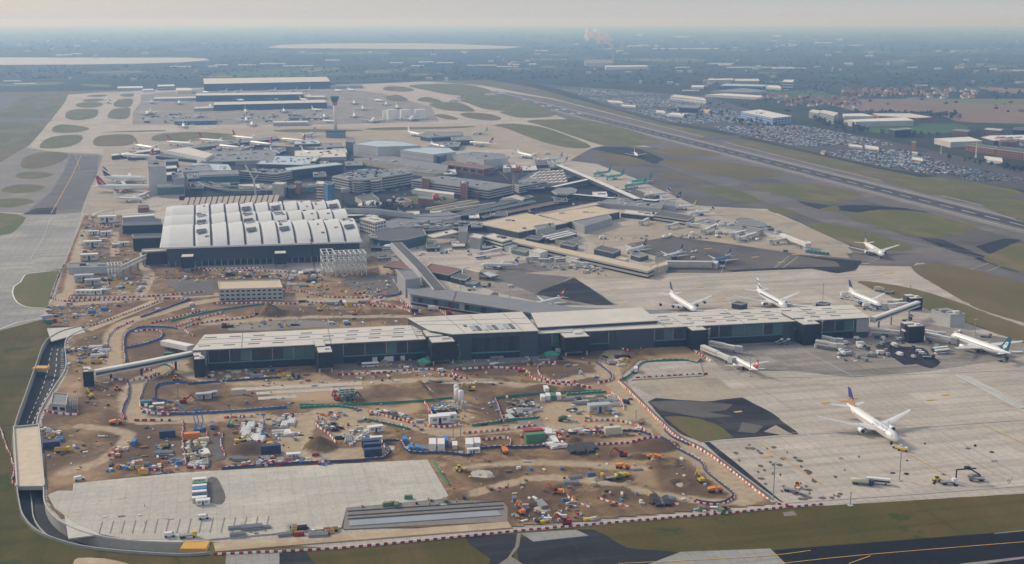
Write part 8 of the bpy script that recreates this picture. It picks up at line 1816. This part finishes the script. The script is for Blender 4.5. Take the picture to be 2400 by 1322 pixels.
holes_=[np.array([vnoise(np.array([c[0]]),np.array([c[1]]),70.)[0] for c in cars])][0];cars=[c for c,h_ in zip(cars,holes_) if h_>.30];cars.sort(key=lambda c:c[1])
a0=atan2(rn_.y,rn_.x)
for(X_,Y_) in cars[:230]:
 if not 0<PXY((X_,Y_,0))[0]<2400:continue
 c=random.choice(cl);t=proto("car",c);t.location=(X_,Y_,.2);t.rotation_euler=(0,0,a0);tag(t,c[2:]+" car parked in the rows nearest the right picture edge beyond the runway","car","cars parked beyond the runway")
b=MB()
for(X_,Y_) in cars[230:]:
 m=random.randrange(len(cl));z0=.2;b.box(X_,Y_,z0,4.3,1.8,.95,a0,m);b.box(X_-.2*cos(a0),Y_-.2*sin(a0),z0+.95,2.4,1.5,.5,a0,m)
o=part("parked_cars",b,[MATS[c] for c in cl]);o["kind"]="stuff";o["label"]="thousands more cars filling the long-stay car parks"
b=MB()
for(poly,n,z) in[([(800,410),(850,420),(960,404),(935,398),(850,398)],90,HT(778,413,443)),([(575,398),(640,404),(670,400),(605,395)],40,HT(560,401,421))]:
 k=0
 while k<n:
  x,y=random.uniform(560,960),random.uniform(394,422)
  if inpoly(np.array([x]),np.array([y]),poly)[0]:p=G(x,y,z);b.box(p.x,p.y,z+.1,4.4,1.9,1.4,RW,random.randrange(len(cl)));k+=1
o=part("rooftop_cars",b,[MATS[c] for c in cl]);o["kind"]="stuff";o["label"]="cars crowded on the roofs of the two multi-storey car parks"
# ------------------------------------------------------------------ trees and woods
random.seed(3);mat("leaf_dark",(.030,.042,.020),.9,var=.3,scale=.2);mat("leaf_brown",(.075,.060,.040),.9,var=.3,scale=.2);mat("leaf_green",(.045,.062,.026),.9,var=.3,scale=.2);mat("wood_a",(.034,.044,.026),.95,var=.2,scale=.01);mat("wood_b",(.075,.068,.048),.95,var=.2,scale=.01);mat("wood_c",(.052,.062,.034),.95,var=.2,scale=.01);mat("bark",(.09,.07,.05),.9)
def clump(b,x,y,z,r,m,n=1):
 i=len(b.v)
 for k in range(6):a=k*pi/3+random.random();q=r*random.uniform(.7,1.2);b.v.append((x+q*cos(a),y+q*sin(a),z+n*r*random.uniform(-.35,.35)))
 b.v+=[(x+r*.2*random.random(),y,z+n*r*random.uniform(.6,1.1)),(x,y,z-n*r*.7)]
 for k in range(6):b.f+=[(i+k,i+(k+1)%6,i+6),(i+(k+1)%6,i+k,i+7)];b.m+=[m,m]
TP=[]
for v in range(5):
 t=thing("tree","x","tree");b=MB();hh=random.uniform(7,11)
 for k in range(26):a=random.uniform(0,2*pi);rr=random.uniform(0,3.6);z=hh*random.uniform(.42,1.0);clump(b,rr*cos(a)*(1.25-z/hh*.6),rr*sin(a)*(1.25-z/hh*.6),z,random.uniform(.8,1.7),0)
 part("crown",b,MATS[["leaf_dark","leaf_brown","leaf_green","leaf_dark","leaf_brown"][v]],t);b=MB();b.lathe([(0,.45),(hh*.6,.2)],6);part("trunk",b,MATS["bark"],t);TP.append(t)
firstT=[1]*5
def tree(x,y,lab,sc=1.0,g="trees beyond the runway"):
 v=random.randrange(5);o=dup(TP[v]) if not firstT[v] else TP[v];firstT[v]=0;p=G(x,y);o.location=(p.x,p.y,0);o.rotation_euler=(0,0,random.random()*6);s=sc*random.uniform(.8,1.3);o.scale=(s,s,s);o["label"]=lab;o["group"]=g
TR=[(34,[(1905,280),(1960,285),(2040,312),(2010,318),(1930,300)],"in the belt below the banded hotel",1.3),(16,[(2170,272),(2250,276),(2250,282),(2180,280)],"in the clump right of the brick warehouse",1.5),(20,[(2050,316),(2130,316),(2220,322),(2100,322)],"around the dark round-fronted hotel",1.0),(30,[(2220,368),(2400,400),(2400,408),(2220,375)],"in the hedge beside the right road",.8),(24,[(2000,262),(2180,268),(2180,271),(2000,266)],"in the thin row behind the warehouses",1.0),(30,[(1680,285),(1760,300),(1850,300),(1740,280)],"around the blue and white hotel",.9),(20,[(1975,203),(2180,200),(2180,230),(1990,230)],"between the village houses",1.1),(14,[(2300,212),(2400,216),(2400,232),(2320,232)],"by the farms at the right",1.2),(24,[(1770,228),(2010,245),(2000,252),(1760,246)],"in the housing estate",1.1),(20,[(840,488),(930,482),(960,495),(900,498)],"in the court by the white tent",.8),(30,[(1540,262),(1700,262),(1730,275),(1600,282)],"near the dark green box building",.9)]
for n,poly,wh,sc in TR:
 xs,ys=[p[0] for p in poly],[p[1] for p in poly];k=0
 while k<n:
  x,y=random.uniform(min(xs),max(xs)),random.uniform(min(ys),max(ys))
  if inpoly(np.array([x]),np.array([y]),poly)[0]:tree(x,y,"rounded tree "+wh,sc);k+=1
b=MB()
for k in range(17000):
 y=72+190*random.random()**1.6;x=random.uniform(-60,2460);s=(y-HOR)
 if(y>186 and x<1400+(y-210)*2.2) or(130<y<155 and x<495) or(97<y<118 and 615<x<1235):continue
 if y>196 and x<1660:continue
 if y>215 and x<2330 and random.random()<.93:continue
 if 200<y<262 and x>1955 and random.random()<.8:continue
 if y>262:continue
 if mnoise.noise(Vector((x*.012,y*.09,0)))<-.12:continue
 p=G(x,y);r=random.uniform(4,9)*(1 if y>120 else 2 if y>90 else 3);clump(b,p.x,p.y,r*.25,r,random.choice((0,0,1,2)),.75)
o=part("woodland",b,[MATS["wood_a"],MATS["wood_b"],MATS["wood_c"]]);o["kind"]="stuff";o["label"]="hazy belts of woodland covering the far plain"
# ------------------------------------------------------------------ the air
b=MB();b.prism([(-46000,-400),(46000,-400),(46000,53500),(-46000,53500)],-8.0,262.0)
hz=bpy.data.materials.new("haze");hz.use_nodes=True;N=hz.node_tree.nodes;N.clear()
o_=N.new("ShaderNodeOutputMaterial");pv_=N.new("ShaderNodeVolumePrincipled")
pv_.inputs["Color"].default_value=(.30,.55,1.0,1);pv_.inputs["Absorption Color"].default_value=(1,1,1,1)
pv_.inputs["Density"].default_value=HAZE;pv_.inputs["Anisotropy"].default_value=.25
hz.node_tree.links.new(pv_.outputs[0],o_.inputs["Volume"])
o=part("haze",b,hz);o["kind"]="stuff";o["label"]="pale blue haze lying over the whole country"
hz.cycles.homogeneous_volume=True
